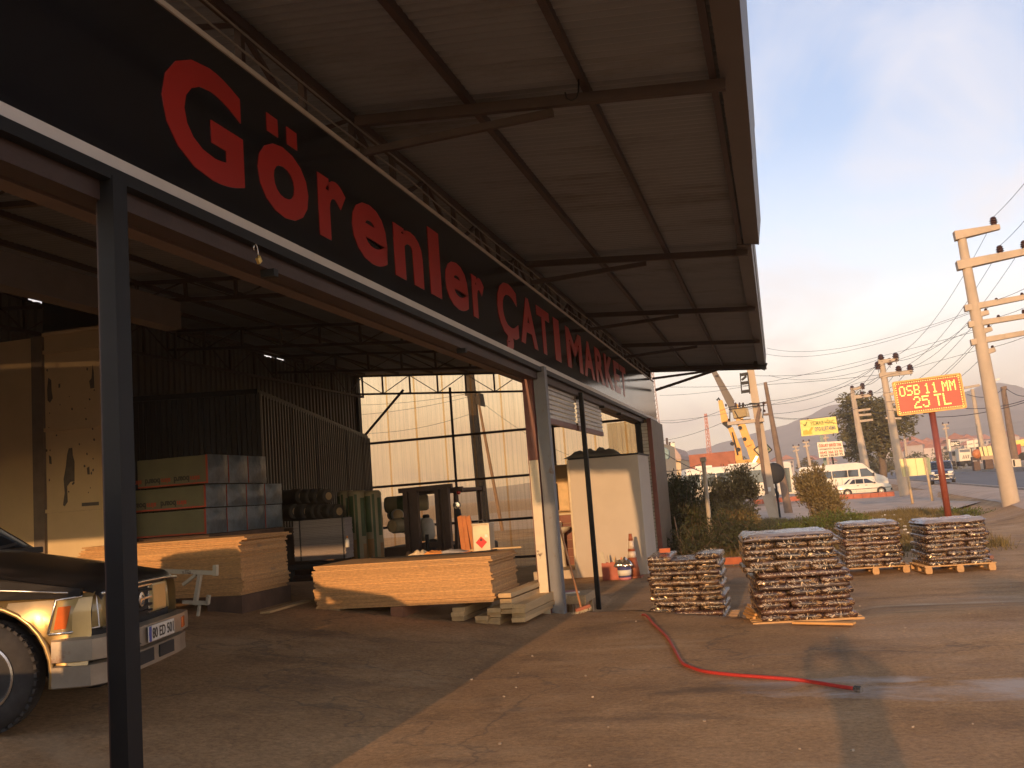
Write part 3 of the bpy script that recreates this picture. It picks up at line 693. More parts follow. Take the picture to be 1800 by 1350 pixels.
# ------------------------------------------------------------------ things on and round the middle stack
ZT = 0.36+27*0.0212+0.004
def onT(px, py): return atZ(px, py, ZT)
def tin_can():
    t = thing('solvent_tin', 'square metal solvent tin with a red flame diamond on the middle board stack', 'tin', (at(851, 957, 13.05).x, 13.05, ZT))
    M_TIN = mat('dull tinplate', (0.50, 0.42, 0.30), 0.35, metal=0.6, var=0.12, sc=6)
    MB().box((0, 0, 0.19), (0.25, 0.24, 0.38)).build('body', M_TIN, t, local=True, bevel=0.012)
    MB().box((0, 0, 0.385), (0.262, 0.252, 0.02)).build('top_rim', M_TIN, t, local=True, bevel=0.005)
    MB().box((0, 0, 0.012), (0.262, 0.252, 0.02)).build('bottom_rim', M_TIN, t, local=True, bevel=0.005)
    MB().lathe((0.06, 0.02, 0.395), (0, 0, 1), [(0.022, 0), (0.022, 0.03), (0.015, 0.034), (0.0, 0.034)], 12).build('cap', M_BLACK, t, local=True)
    MB().tube([(-0.07, 0, 0.395), (-0.06, 0, 0.43), (0.0, 0, 0.44), (0.03, 0, 0.40)], 0.005, 6).build('handle', M_CHROME, t, local=True)
    d = MB(); c = Vector((0.0, -0.1225, 0.135)); r = 0.082
    d.slab([c+Vector((0, 0, -r)), c+Vector((r, 0, 0)), c+Vector((0, 0, r)), c+Vector((-r, 0, 0))], (0, -0.002, 0))
    d.build('hazard_diamond', mat('signal red print', (0.62, 0.02, 0.02), 0.5), t, local=True)
    f = MB(); f.slab([c+Vector(p) for p in ((-0.014, -0.0025, 0.018), (0.014, -0.0025, 0.018), (0.02, -0.0025, 0.035), (0.006, -0.0025, 0.06), (0.0, -0.0025, 0.045), (-0.008, -0.0025, 0.055), (-0.02, -0.0025, 0.035))], (0, -0.0015, 0))
    f.build('flame_mark', mat('dark print', (0.12, 0.01, 0.01), 0.5), t, local=True)
    f = MB(); f.span(0.055, 0.095, -0.1225, -0.1210, 0.20, 0.24); f.build('paper_label', M_WHITE, t, local=True)
    f = MB(); f.lathe((-0.01, -0.121, 0.20), (0, -1, 0), [(0.115, 0), (0.115, 0.006), (0.095, 0.006), (0.095, 0)], 26); 
    f = MB()
    for k in range(13):
        a0, a1 = math.pi*k/13, math.pi*(k+1)/13
        f.add([(-0.0+math.cos(a)*rr*0.95, -0.1212, 0.215+math.sin(a)*rr) for a, rr in ((a0, 0.085), (a1, 0.085), (a1, 0.115), (a0, 0.115))], [(0, 1, 2, 3)])
    f.build('embossed_arch', M_TIN, t, local=True)
tin_can()
M_CLOTHA = mat('orange work cloth', (0.70, 0.28, 0.07), 0.9, var=0.25, sc=20)
M_CLOTHB = mat('pale work cloth', (0.62, 0.50, 0.33), 0.9, var=0.2, sc=20)
M_PLAS = mat('grey plastic film', (0.45, 0.44, 0.45), 0.3, var=0.2, sc=10)
def crumple(name, c, sx, sy, h, m, seed, label, cat):
    b = MB(); n = 14; vs = []; fs = []; g = random.Random(seed)
    for j in range(n+1):
        for i in range(n+1):
            u, v = i/n*2-1, j/n*2-1; rr = max(abs(u), abs(v))
            e = 1+0.25*noise.noise(Vector((u*1.7+seed, v*1.7, 0)))
            z = h*(1-rr**3)*(0.45+0.55*abs(noise.noise(Vector((u*2.2+seed, v*2.2, 1.3))))*2.0)
            vs.append((c[0]+u*sx*e, c[1]+v*sy*e, c[2]+max(0.003, z)))
    for j in range(n):
        for i in range(n): fs.append((j*(n+1)+i, j*(n+1)+i+1, (j+1)*(n+1)+i+1, (j+1)*(n+1)+i))
    b.add(vs, fs); o = b.build(name, m, smooth=True, fix=False); so = o.modifiers.new('thick', 'SOLIDIFY'); so.thickness = 0.004
    return tag(o, label, cat)
crumple('work_glove', (at(738, 963, 12.95).x, 12.95, ZT+0.02), 0.13, 0.10, 0.07, M_CLOTHB, 3, 'crumpled pale glove lying left on the middle board stack', 'glove')
crumple('cleaning_rag', (at(764, 963, 12.92).x, 12.92, ZT+0.02), 0.14, 0.09, 0.055, M_CLOTHA, 8, 'crumpled orange rag lying on the middle board stack', 'rag')
crumple('plastic_film', (at(795, 961, 12.98).x, 12.98, ZT+0.02), 0.20, 0.12, 0.05, M_PLAS, 13, 'crumpled grey plastic film beside the orange rag', 'film')
st = [(-5.75, 13.1), (-5.65, 12.85), (-5.2, 12.6), (-4.7, 12.5), (-4.2, 12.55), (-3.9, 12.8), (-3.85, 13.1)]
o = MB().tube([(x, y, ZT+0.022) for x, y in st], 0.010, 6).build('rubber_strap', M_BLACK, smooth=True); tag(o, 'black rubber strap curving across the top board', 'strap')
beam('plank', (at(872, 957, 13.1).x, 13.1, ZT+0.02), (0.75, 0.12, 0.022), 0.0, M_TIM, 'pale plank sticking out at the right of the middle stack', 'plank')
M_SLAT = mat('orange batten', (0.52, 0.20, 0.075), 0.7, var=0.15, sc=6)
for i, (x0, x1, lab) in enumerate(((808, 818, 'leftmost orange slat leaning beside the solvent tin'), (815, 826, 'middle orange slat leaning beside the solvent tin'), (823, 837, 'rightmost orange slat leaning beside the solvent tin'))):
    o = MB().bar(at(x1, 985, 14.75), at(x0, 908, 15.2), 0.075, 0.03, up=(0, 1, 0)).build('orange_board', M_SLAT); tag(o, lab, 'slat', 'orange slats leaning by the forklift')

# white metal roller stand at the corner of the orange stack
M_OFFW = mat('dirty cream paint', (0.52, 0.47, 0.36), 0.6, var=0.12, sc=8, stain=(0.16, 0.10, 0.07), st_sc=9, st_lo=0.6, st_hi=0.7)
ST = thing('metal_stand', 'dirty cream metal stand with braced leg in front of the orange boards', 'stand', (-6.6, 10.4, 0.03))
YS = 10.4
def s(px, py, dy=0.0): return at(px, py, YS+dy)
MB().bar(s(268, 1003), s(380, 1007), 0.04, 0.05).build('top_bar', M_OFFW, ST)
MB().bar(s(379, 1012), s(379, 993), 0.05, 0.05, up=(0, 1, 0)).build('end_stop', M_OFFW, ST)
MB().bar(s(352, 1009), s(343, 1063), 0.045, 0.045, up=(0, 1, 0)).build('leg', M_OFFW, ST)
MB().bar(s(345, 1010), s(322, 1028), 0.035, 0.04, up=(0, 1, 0)).build('brace', M_OFFW, ST)
MB().bar(s(322, 1058), s(366, 1060), 0.04, 0.045).build('foot_bar', M_OFFW, ST)
MB().bar(s(365, 1062), s(367, 1046), 0.04, 0.04, up=(0, 1, 0)).build('foot_stop', M_OFFW, ST)
MB().bar(s(351, 1062), s(348, 1083), 0.03, 0.03, up=(0, 1, 0)).build('foot_pin', M_OFFW, ST)

# ------------------------------------------------------------------ insulation board packs at the back (print stands upside down on them)
M_FOAM = mat('pale green foam', (0.12, 0.125, 0.075), 0.55, var=0.1, sc=4)
M_FOIL = mat('blue grey film wrap', (0.10, 0.135, 0.17), 0.3, var=0.35, sc=7, bump=0.5, bsc=9, obj_var=0.2)
M_FPR = mat('black print', (0.02, 0.02, 0.02), 0.5)
M_FRD = mat('orange red print', (0.34, 0.045, 0.02), 0.5)
GI = 'packs of insulation board stacked in the bay'
x1 = -8.45
tiers = [(2.445, 0.46, x1), (2.03, 0.36, x1-0.05), (1.645, 0.40, x1-0.06)]
tn = ['top', 'middle', 'bottom']; pn = ['front', 'second', 'third', 'rear']
for ti, (zc, hh, xr) in enumerate(tiers):
    for k in range(4 if ti else 3):
        y0 = 13.2+k*0.60
        t = thing('insulation_pack', f'{pn[k]} pack in the {tn[ti]} row of blue-grey wrapped insulation boards', 'insulation pack', (xr-0.63, y0+0.29, zc-hh/2), 0, GI)
        MB().box((0, 0, hh/2), (1.25, 0.575, hh-0.02)).build('foam_boards', M_FOAM, t, local=True, bevel=0.006)
        b = MB(); n = 7; vs = []; fs = []
        for j in range(n+1):
            for i in range(n+1):
                u, v = i/n, j/n; e = math.sin(math.pi*u)*math.sin(math.pi*v)
                vs.append((0.628+0.035*e+0.02*noise.noise(Vector((u*5+k*3, v*5+ti*7, 0)))*(0.3+e), -0.29+0.58*u, 0.005+(hh-0.01)*v))
        for j in range(n):
            for i in range(n): fs.append((j*(n+1)+i, j*(n+1)+i+1, (j+1)*(n+1)+i+1, (j+1)*(n+1)+i))
        b.add(vs, fs); b.build('film_end', M_FOIL, t, local=True, smooth=True, fix=False)
        MB().span(0.60, 0.632, -0.294, -0.287, 0.01, hh-0.01).build('edge_tape', M_FRD, t, local=True)
        if k == 0:
            MB().span(-0.62, 0.60, -0.2925, -0.2885, 0.012, 0.035).build('edge_tape', M_FRD, t, local=True)
            if ti < 2:
                for xx in ((0.50, -0.02, -0.54) if ti == 0 else (0.30, -0.24)):
                    lettering('printed_word', 'board', M_FPR, t, (-1, 0, 0), (0, 0, -1), (0, -1, 0), Vector(ROOT[t.name])+Vector((xx-0.20, -0.2885, 0.15)), 0.27, 0.10, 0.03, 0.0015)
                    lettering('printed_word', 'sim', M_FRD, t, (-1, 0, 0), (0, 0, -1), (0, -1, 0), Vector(ROOT[t.name])+Vector((xx-0.01, -0.2885, 0.14)), 0.17, 0.08, 0.03, 0.0015)
# dark bench under the packs so that they rest on something
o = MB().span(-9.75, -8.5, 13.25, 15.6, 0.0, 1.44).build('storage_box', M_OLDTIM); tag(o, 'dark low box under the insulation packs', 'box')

# ------------------------------------------------------------------ grey panel bundle on a dark cage, membrane rolls, glass-wool rolls
M_PANEL = mat('grey fibre panels', (0.235, 0.20, 0.185), 0.75, var=0.12, sc=14, stretch=(1, 1, 8), obj_var=0.10)
PB = thing('panel_bundle', 'strapped bundle of grey fibre panels behind the boards', 'panel bundle', (-7.82, 15.75, 0.83), R(3))
for k in range(24):
    if k == 0: p0 = MB().box((0, 0, 0.014), (0.96, 0.35, 0.027)).build('panel', M_PANEL, PB, local=True)
    else: inst(p0, 'panel', PB, (rnd.gauss(0, 0.004), rnd.gauss(0, 0.004), k*0.029))
for xx in (-0.36, 0.44): MB().box((xx, 0, 0.348), (0.02, 0.37, 0.71)).build('strap', M_BLACK, PB, local=True)
CG = thing('steel_cage', 'black steel frame table under the grey panel bundle', 'frame', (-7.82, 15.9, gz(-7.82, 15.9)))
MB().box((0, 0, 0.62-0.25), (1.15, 0.9, 0.08)).build('top_frame', M_BLACK, CG, local=True)
for sx in (-1, 1):
    for sy in (-1, 1): MB().box((sx*0.52, sy*0.4, 0.165), (0.08, 0.08, 0.33)).build('leg', M_BLACK, CG, local=True)
MB().box((0, 0.4, 0.17), (1.0, 0.03, 0.3)).build('back_sheet', M_BLACK, CG, local=True)
MB().box((0, -0.4, 0.2), (0.96, 0.05, 0.06)).build('rail', M_STEEL, CG, local=True)
M_MEMB = mat('dark bitumen membrane', (0.05, 0.042, 0.033), 0.7, var=0.2, sc=6)
M_CORE = mat('cardboard core', (0.42, 0.30, 0.16), 0.85, var=0.1)
GR = 'dark membrane rolls piled behind the panels'
ru = ['leftmost', 'second', 'third', 'rightmost']; rl = ['leftmost', 'second', 'third', 'fourth', 'fifth', 'rightmost']
def mroll(px, py, lab):
    c = at(px, py, 17.3); d = Vector((-0.92, 0.40, 0)).normalized()
    t = thing('membrane_roll', lab, 'roll', c, 0, GR)
    MB().lathe(c, d, [(0.13, 0), (0.148, 0.015), (0.148, 0.98), (0.13, 1.0)], 18).build('roll_body', M_MEMB, t, smooth=False, auto=40)
    MB().lathe(c-d*0.004, -d, [(0.132, -0.004), (0.132, 0.004), (0.0, 0.004)], 18).build('paper_end', M_MEMB, t)
    MB().lathe(c-d*0.009, -d, [(0.075, -0.004), (0.075, 0.008), (0.0, 0.008)], 14).build('core', M_CORE, t)
for i, px in enumerate((530, 547, 561, 577)): mroll(px, 872, f'{ru[i]} roll in the upper row of dark membrane rolls')
for i, px in enumerate((519, 539, 557, 569, 584, 596)): mroll(px, 899, f'{rl[i]} roll in the lower row of dark membrane rolls')
b0, b1 = at(500, 912, 17.2), at(606, 910, 17.2)
o = MB().span(b0.x-0.5, b1.x, 17.1, 18.2, -0.3, 1.39).build('storage_rack', M_OLDTIM); tag(o, 'dark timber rack carrying the membrane rolls', 'rack')
M_WOOL = mat('pale roll wrap', (0.26, 0.215, 0.125), 0.5, var=0.15, sc=3)
M_WGRN = mat('green printed wrap', (0.035, 0.07, 0.02), 0.5, var=0.2, sc=4)
M_WOR = mat('ochre printed wrap', (0.26, 0.14, 0.045), 0.5, var=0.2, sc=4)
GW = 'standing glass-wool rolls near the dark wall'
def wool(px, lab, r=0.20, Y=17.6, seed=0):
    c = at(px, 960, Y); top = at(px, 862, Y).z; z0 = 0.55
    t = thing('glass_wool_roll', lab, 'insulation roll', (c.x, Y, z0), 0, GW); h = top-z0
    prof = [(r*0.80, 0), (r, 0.05)]+[(r*(1+0.03*math.sin(k*2.1+seed)), 0.05+(h-0.1)*k/8) for k in range(1, 8)]+[(r, h-0.05), (r*0.78, h), (0, h-0.02)]
    MB().lathe((0, 0, 0), (0, 0, 1), prof, 18).build('roll_body', M_WOOL, t, local=True, smooth=True)
    for k, (a0, a1, z0_, z1_, m) in enumerate(((-2.5, -1.9, 0.45*h, 0.93*h, M_WGRN), (-1.75, -1.5, 0.02*h, 0.95*h, M_WGRN), (-2.4, -1.5, 0.12*h, 0.36*h, M_WOR), (-1.2, -0.75, 0.4*h, 0.9*h, M_WGRN), (-1.1, -0.6, 0.1*h, 0.3*h, M_WOR))):
        b = MB(); n = 5; vs = []
        for i in range(n+1):
            a = a0+(a1-a0)*i/n+seed*0.15; vs += [(math.cos(a)*r*1.04, math.sin(a)*r*1.04, z0_), (math.cos(a)*r*1.04, math.sin(a)*r*1.04, z1_)]
        b.add(vs, [(2*i, 2*i+2, 2*i+3, 2*i+1) for i in range(n)]); b.build('printed_band', m, t, local=True, fix=False, smooth=True)
wool(613, 'leftmost standing glass-wool roll behind the grey panel bundle', 0.17, 17.9, 0)
wool(633, 'middle standing glass-wool roll with green and ochre print', 0.19, 17.5, 2); wool(658, 'rightmost standing glass-wool roll before the clear wall', 0.19, 17.6, 4)
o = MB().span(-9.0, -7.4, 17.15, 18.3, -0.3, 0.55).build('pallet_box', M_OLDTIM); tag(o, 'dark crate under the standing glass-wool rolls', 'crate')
def lay_roll(px, py, r, L_, d, Y, m, lab, n_=16):
    c = at(px, py, Y); d = Vector(d).normalized(); t = thing('insulation_roll', lab, 'insulation roll', c, 0, 'rolls lying by the forklift')
    MB().lathe(c, d, [(r*0.85, 0), (r, 0.04), (r*1.02, L_/2), (r, L_-0.04), (r*0.85, L_)], n_).build('roll_body', m, t, smooth=True)
    MB().lathe(c-d*0.005, -d, [(r*0.86, -0.003), (r*0.5, 0.012), (0.0, 0.004)], n_).build('roll_end', M_CORE, t)
    MB().lathe(c+d*(L_*0.3), d, [(r*1.03, 0), (r*1.03, L_*0.3)], n_).build('printed_band', M_WGRN, t, smooth=True)
lay_roll(689, 925, 0.15, 0.9, (0.3, 1, 0), 18.2, M_WOOL, 'octagon-ended pale roll lying left of the forklift mast', 8)
lay_roll(700, 905, 0.12, 0.8, (-0.6, 1, 0), 18.6, M_PLAS, 'plastic-wrapped roll lying over the pale roll')
lay_roll(677, 888, 0.17, 0.9, (1, 0.25, 0), 18.9, M_WOOL, 'pale roll with green print on the pile beside the forklift')
lay_roll(712, 926, 0.15, 0.9, (0.1, 1, 0), 18.5, M_WOOL, 'pale roll half hidden behind the forklift mast')
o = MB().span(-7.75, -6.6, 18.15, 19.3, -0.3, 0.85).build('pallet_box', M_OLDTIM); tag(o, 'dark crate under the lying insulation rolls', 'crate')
BT = thing('bottle', 'small white bottle with an orange cap beside the grey panels', 'bottle', at(611, 962, 15.1))
p = Vector(ROOT[BT.name])
MB().lathe(p, (0, 0, 1), [(0.035, 0), (0.035, 0.12), (0.015, 0.15), (0, 0.15)], 12).build('bottle_body', M_WHITE, BT, smooth=True)
MB().lathe(p, (0, 0, 1), [(0.018, 0.15), (0.016, 0.19), (0, 0.19)], 10).build('cap', M_CLOTHA, BT)

# ------------------------------------------------------------------ forklift
FK = thing('forklift', 'dark rusty forklift parked in the bay, mast towards the yard', 'forklift', (at(768, 960, 17.6).x, 18.2, gz(-6.2, 18)))
fk = Vector(ROOT[FK.name]); M_FK = mat('brown rusty forklift paint', (0.040, 0.019, 0.013), 0.6, var=0.35, sc=5)
def fl(px, Y): return at(px, 900, Y).x
zt = at(770, 856, 17.5).z
for a, b_ in ((713, 724), (732, 741)): pass
for k, (p0, p1) in enumerate(((711, 719), (720, 726), (727, 736), (767, 774), (776, 781), (783, 791))):
    xa, xb = fl(p0, 17.4), fl(p1, 17.4)
    MB().span(xa, xb, 17.35+0.05*(k % 3 == 1), 17.47, fk.z+0.05, zt-0.02-0.03*(k % 3 == 1)).build('mast_rail', M_FK, FK)
MB().bar((fl(703, 17.4), 17.42, zt-0.02), (fl(797, 17.4), 17.42, zt+0.0), 0.10, 0.09).build('mast_crossbar', M_FK, FK)
MB().bar((fl(712, 17.5), 17.52, fk.z+1.15), (fl(790, 17.5), 17.52, fk.z+1.15), 0.06, 0.10).build('carriage_bar', M_FK, FK)
MB().bar((fl(712, 17.4), 17.32, fk.z+0.45), (fl(792, 17.4), 17.32, fk.z+0.45), 0.05, 0.12).build('fork_carriage', M_FK, FK)
MB().bar((fl(712, 17.4), 17.32, fk.z+0.75), (fl(792, 17.4), 17.32, fk.z+0.75), 0.05, 0.10).build('fork_carriage', M_FK, FK)
for px in (725, 780):
    MB().span(fl(px, 17.3)-0.05, fl(px, 17.3)+0.05, 16.3, 17.28, fk.z+0.04, fk.z+0.08).build('fork', M_DARKST, FK)
    MB().span(fl(px, 17.3)-0.05, fl(px, 17.3)+0.05, 17.24, 17.30, fk.z+0.04, fk.z+0.8).build('fork_shank', M_DARKST, FK)
MB().tube([(fl(748, 17.5), 17.5, fk.z+0.1), (fl(748, 17.5), 17.5, fk.z+1.35)], 0.035, 10).build('lift_ram', M_DARKST, FK)
gx0, gx1 = fl(716, 17.6), fl(826, 18.2)
for xx, yy in ((gx0+0.06, 17.75), (gx1-0.16, 17.75), (gx0+0.1, 19.3), (gx1-0.10, 19.3)):
    MB().bar((xx, yy, fk.z+0.95), (xx, yy+(0.12 if yy < 18 else -0.1), zt-0.08), 0.06, 0.07, up=(0, 1, 0)).build('guard_post', M_FK, FK)
gp = MB().span(gx0, gx1, 17.8, 17.9, zt-0.12, zt-0.02).build('overhead_guard', M_FK, FK)
MB().span(gx0, gx1, 19.2, 19.3, zt-0.12, zt-0.03).build('guard_bar', M_FK, gp)
for k in range(7):
    xx = gx0+0.05+(gx1-gx0-0.1)*k/6; MB().span(xx-0.03, xx+0.03, 17.92, 19.18, zt-0.10, zt-0.04).build('guard_bar', M_FK, gp)
MB().span(gx0+0.05, gx1-0.02, 17.95, 19.9, fk.z+0.22, fk.z+0.62).build('chassis', M_FK, FK, bevel=0.03)
MB().span(gx0+0.05, gx1-0.02, 19.0, 20.1, fk.z+0.63, fk.z+1.05).build('counterweight', M_BLACK, FK, bevel=0.05)
MB().span(gx0+0.1, gx1-0.1, 17.8, 18.0, fk.z+0.62, fk.z+0.98).build('dashboard', M_BLACK, FK, bevel=0.02)
MB().span(fl(789, 18), fl(808, 18), 18.5, 18.62, fk.z+0.7, fk.z+1.25).build('seat_back', M_BLACK, FK, bevel=0.03)
MB().span(fl(770, 18), fl(808, 18), 18.2, 18.62, fk.z+0.62, fk.z+0.74).build('seat', M_BLACK, FK, bevel=0.03)
MB().lathe((fl(752, 18), 18.1, fk.z+1.12), (0.1, -0.6, 0.8), [(0.155, 0), (0.172, 0.012), (0.155, 0.025), (0.14, 0.012)], 18).build('steering_wheel', M_BLACK, FK)
lp = at(803, 888, 17.75)
l_ = MB().lathe(lp, (0.1, -1, 0), [(0.02, -0.1), (0.075, -0.02), (0.075, 0.02)], 14).build('work_lamp', M_BLACK, FK)
MB().lathe(lp+Vector((0, -0.021, 0)), (0.1, -1, 0), [(0.07, 0), (0.06, 0.012), (0, 0.016)], 14).build('lens', M_CHROME, l_)
MB().lathe(at(807, 866, 17.75), (0, -1, 0), [(0.035, 0), (0.035, 0.05), (0, 0.06)], 10).build('tail_lamp', mat('red lens', (0.5, 0.02, 0.015), 0.2), FK)
MB().bar(at(805, 895, 17.8), at(810, 920, 17.8), 0.08, 0.06).build('lamp_arm', M_BLACK, FK)
for sx in (gx0+0.05, gx1-0.1):
    for yy in (17.85, 19.5):
        MB().lathe((sx-0.04, yy, fk.z+0.31), (1, 0, 0), [(0.16, -0.02), (0.31, 0), (0.31, 0.16), (0.16, 0.18)], 18).build('wheel', M_TYRE, FK)
FL = thing('gas_bottle', 'round pale gas cylinder behind the forklift mast', 'gas bottle', at(750, 925, 18.7))
MB().lathe(Vector(ROOT[FL.name])+Vector((0, 0, -0.04)), (0, 0, 1), [(0.12, -0.25), (0.165, -0.15), (0.165, 0.05), (0.13, 0.17), (0.05, 0.22), (0, 0.22)], 18).build('cylinder', mat('pale grey paint', (0.42, 0.39, 0.33), 0.4), FL, smooth=True)
MB().lathe(Vector(ROOT[FL.name])+Vector((0, 0, -0.04)), (0, 0, 1), [(0.07, 0.2), (0.07, 0.26), (0.05, 0.28), (0.0, 0.28)], 12).build('collar', M_DARKST, FL)
# ------------------------------------------------------------------ washroom cubicle at the far end of the bay
M_WALLW = mat('off white board', (0.50, 0.44, 0.37), 0.7, var=0.05, sc=1.5, stain=(0.45, 0.38, 0.31), st_sc=2, st_lo=0.64, st_hi=0.8)
M_INN = mat('ochre plaster', (0.36, 0.25, 0.12), 0.8, var=0.1)
M_TILE = mat('red brown wall tile', (0.19, 0.06, 0.035), 0.25, var=0.15, sc=4, obj_var=0.2)
WC = thing('washroom_cubicle', 'white panelled washroom cubicle with an open doorway and tiled inside', 'cubicle', (-4.2, 23.4, -0.32))
YW, ZF = 22.6, -0.33
x0, x1 = at(1011, 950, YW).x, at(1134, 950, YW).x
xd0 = at(962, 950, YW).x; xl = at(945, 950, YW).x; ztop = at(1070, 803, YW).z
MB().span(x0, x1, YW, YW+0.06, ZF, ztop).build('front_panel', M_WALLW, WC)
MB().span(x0-0.05, x0-0.002, YW-0.01, YW+0.08, ZF, ztop+0.005).build('door_jamb', M_CREAMP, WC)
MB().span(xl, xd0, YW, YW+0.08, ZF, ztop-0.03).build('front_panel', M_CREAMP, WC)
MB().span(x1-0.06, x1, YW+0.062, YW+1.9, ZF, ztop).build('side_panel', M_WALLW, WC)
MB().span(xl, xl+0.06, YW+0.082, YW+1.9, ZF, ztop-0.03).build('side_panel', M_WALLW, WC)
MB().span(xl+0.062, x1-0.062, YW+1.42, YW+1.5, ZF, ztop-0.05).build('rear_wall', M_INN, WC)
MB().span(x0+0.1, x0+0.16, YW+0.065, YW+1.41, ZF, ztop-0.05).build('inner_wall', M_INN, WC)
MB().span(xl-0.15, x0, YW-0.05, YW+1.4, ZF-0.02, ZF+0.20).build('plinth', mat('pale concrete', (0.52, 0.42, 0.30), 0.8), WC)
MB().span(x0-0.02, x1+0.03, YW-0.04, YW+1.9, ztop+0.006, ztop+0.04).build('roof_panel', M_DARKST, WC)
# tiles: each one proud of the wall
tw, th = 0.29, 0.20; t0 = None
for j in range(6):
    for i in range(4):
        xx = xd0+0.02+i*(tw+0.008); zz_ = ZF+0.21+j*(th+0.008)
        if xx+tw > x0+0.1: continue
        if t0 is None: t0 = MB().box((0, 0, 0), (tw, 0.012, th)).build('tile', M_TILE, WC); ROOT[t0.name] = Vector((0, 0, 0)); t0.location = Vector((xx+tw/2, YW+1.413, zz_+th/2)); 
        else:
            o = inst(t0, 'tile', WC); o.location = Vector((xx+tw/2, YW+1.413, zz_+th/2))
for o in [c for c in WC.children if c.name.startswith('tile')]:
    pass
MB().span(xd0, x0+0.1, YW+1.395, YW+1.42, ZF+1.46, ZF+1.50).build('tile_trim', M_CREAMP, WC)
CB = thing('mirror_cabinet', 'mirror cabinet hanging on the ochre wall inside the washroom', 'cabinet', at(988, 872, YW+1.3))
a, b_ = at(969, 900, YW+1.3), at(999, 846, YW+1.3)
MB().span(a.x, b_.x, YW+1.28, YW+1.41, a.z, b_.z).build('cabinet_box', M_OSBE, CB)
MB().span(a.x+0.02, a.x+0.22, YW+1.268, YW+1.278, a.z+0.03, b_.z-0.03).build('mirror', mat('mirror', (0.25, 0.24, 0.22), 0.03, metal=1.0, var=0), CB)
MB().span(a.x+0.24, b_.x-0.02, YW+1.268, YW+1.278, a.z+0.03, b_.z-0.03).build('cabinet_door', mat('pale wood door', (0.62, 0.44, 0.22), 0.5), CB)
M_CER = mat('white ceramic', (0.60, 0.55, 0.46), 0.2, var=0.04)
SK = thing('washbasin', 'white pedestal washbasin inside the washroom doorway', 'washbasin', (at(988, 990, YW+1.05).x, YW+1.1, ZF+0.2))
k = Vector(ROOT[SK.name]); bz = at(988, 930, YW+1.0).z-k.z
MB().lathe((0, 0, 0), (0, 0, 1), [(0.12, 0), (0.10, 0.05), (0.085, 0.4), (0.10, bz-0.12)], 16).build('pedestal', M_CER, SK, local=True, smooth=True)
MB().lathe((0, 0, bz-0.13), (0, 0, 1), [(0.09, 0), (0.24, 0.10), (0.27, 0.17), (0.25, 0.175), (0.20, 0.10), (0, 0.06)], 20).build('basin', M_CER, SK, local=True, smooth=True)
MB().tube([(0, 0.2, bz+0.03), (0, 0.2, bz+0.16), (0, 0.1, bz+0.18)], 0.015, 8).build('tap', M_CHROME, SK, local=True)
tp = at(1045, 800, YW+0.6)
crumple('tarpaulin', (tp.x, YW+0.7, ztop+0.045), 0.62, 0.45, 0.22, mat('grey olive tarpaulin', (0.13, 0.115, 0.085), 0.7), 21, 'grey folded tarpaulin lying on top of the washroom cubicle', 'tarpaulin')

# cone, red crate and cleaning things in front of the cubicle
CN = thing('traffic_cone', 'dirty orange traffic cone with two white bands by the white panel', 'cone', (at(1113, 1000, 21.9).x, 21.9, gz(-3.4, 21.9)))
M_CONE = mat('dirty orange rubber', (0.30, 0.085, 0.035), 0.6, var=0.2, sc=6); M_CBAND = mat('dirty white band', (0.62, 0.52, 0.42), 0.4)
hC = at(1110, 938, 21.9).z-ROOT[CN.name].z
def cr(z): return 0.155-(0.155-0.035)*z/hC
MB().box((0, 0, 0.02), (0.40, 0.40, 0.04)).build('base', M_CONE, CN, local=True, bevel=0.01)
for z0, z1, m, nm in ((0.04, 0.46, M_CONE, 'cone_shell'), (0.462, 0.60, M_CBAND, 'reflective_band'), (0.602, 0.66, M_CONE, 'cone_shell'), (0.662, 0.84, M_CBAND, 'reflective_band'), (0.842, 1.0, M_CONE, 'cone_shell')):
    MB().lathe((0, 0, 0), (0, 0, 1), [(cr(z0*hC), z0*hC), (cr(z1*hC), z1*hC)], 18).build(nm, m, CN, local=True, smooth=True)
CR = thing('tool_crate', 'red plastic crate full of tools and brushes by the white panel', 'crate', (at(1077, 1010, 21.7).x, 21.7, gz(-4.0, 21.7)))
M_CRATE = mat('faded red plastic', (0.42, 0.095, 0.055), 0.5, var=0.15, sc=6)
for c, d in (((0, -0.13, 0.2), (0.42, 0.02, 0.36)), ((0, 0.13, 0.2), (0.42, 0.02, 0.36)), ((-0.20, 0, 0.2), (0.02, 0.24, 0.36)), ((0.20, 0, 0.2), (0.02, 0.24, 0.36)), ((0, 0, 0.02), (0.42, 0.28, 0.03))):
    MB().box(c, d).build('crate_side', M_CRATE, CR, local=True, bevel=0.005)
GTL = 'tools standing in the red crate'
for i, (dx, dy, tx, ty, h, m, lab) in enumerate(((-0.12, 0, -0.10, 0.0, 0.62, M_OFFW, 'broad pale board leaning left in the red crate'), (-0.05, 0.05, -0.02, 0.03, 0.55, M_CREAMP, 'cream stick upright in the red crate'), (0.03, 0, 0.05, 0.0, 0.50, M_TIM, 'yellow wooden stick in the red crate'), (0.12, 0.03, 0.08, 0, 0.46, M_OFFW, 'thin pale rod leaning right in the red crate'), (0.14, -0.05, 0.10, -0.02, 0.48, mat('orange handle', (0.62, 0.18, 0.06), 0.5), 'orange handle at the right of the red crate'))):
    b = Vector(ROOT[CR.name])
    o = MB().bar(b+Vector((dx, dy, 0.05)), b+Vector((dx+tx, dy+ty, h)), 0.09 if i == 0 else 0.028, 0.025, up=(0, 1, 0)).build('stick', m); tag(o, lab, 'stick', GTL)
BK = thing('bucket', 'blue and white bucket topped with silver foil by the cone', 'bucket', (at(1098, 1010, 21.5).x, 21.5, gz(-3.6, 21.5)))
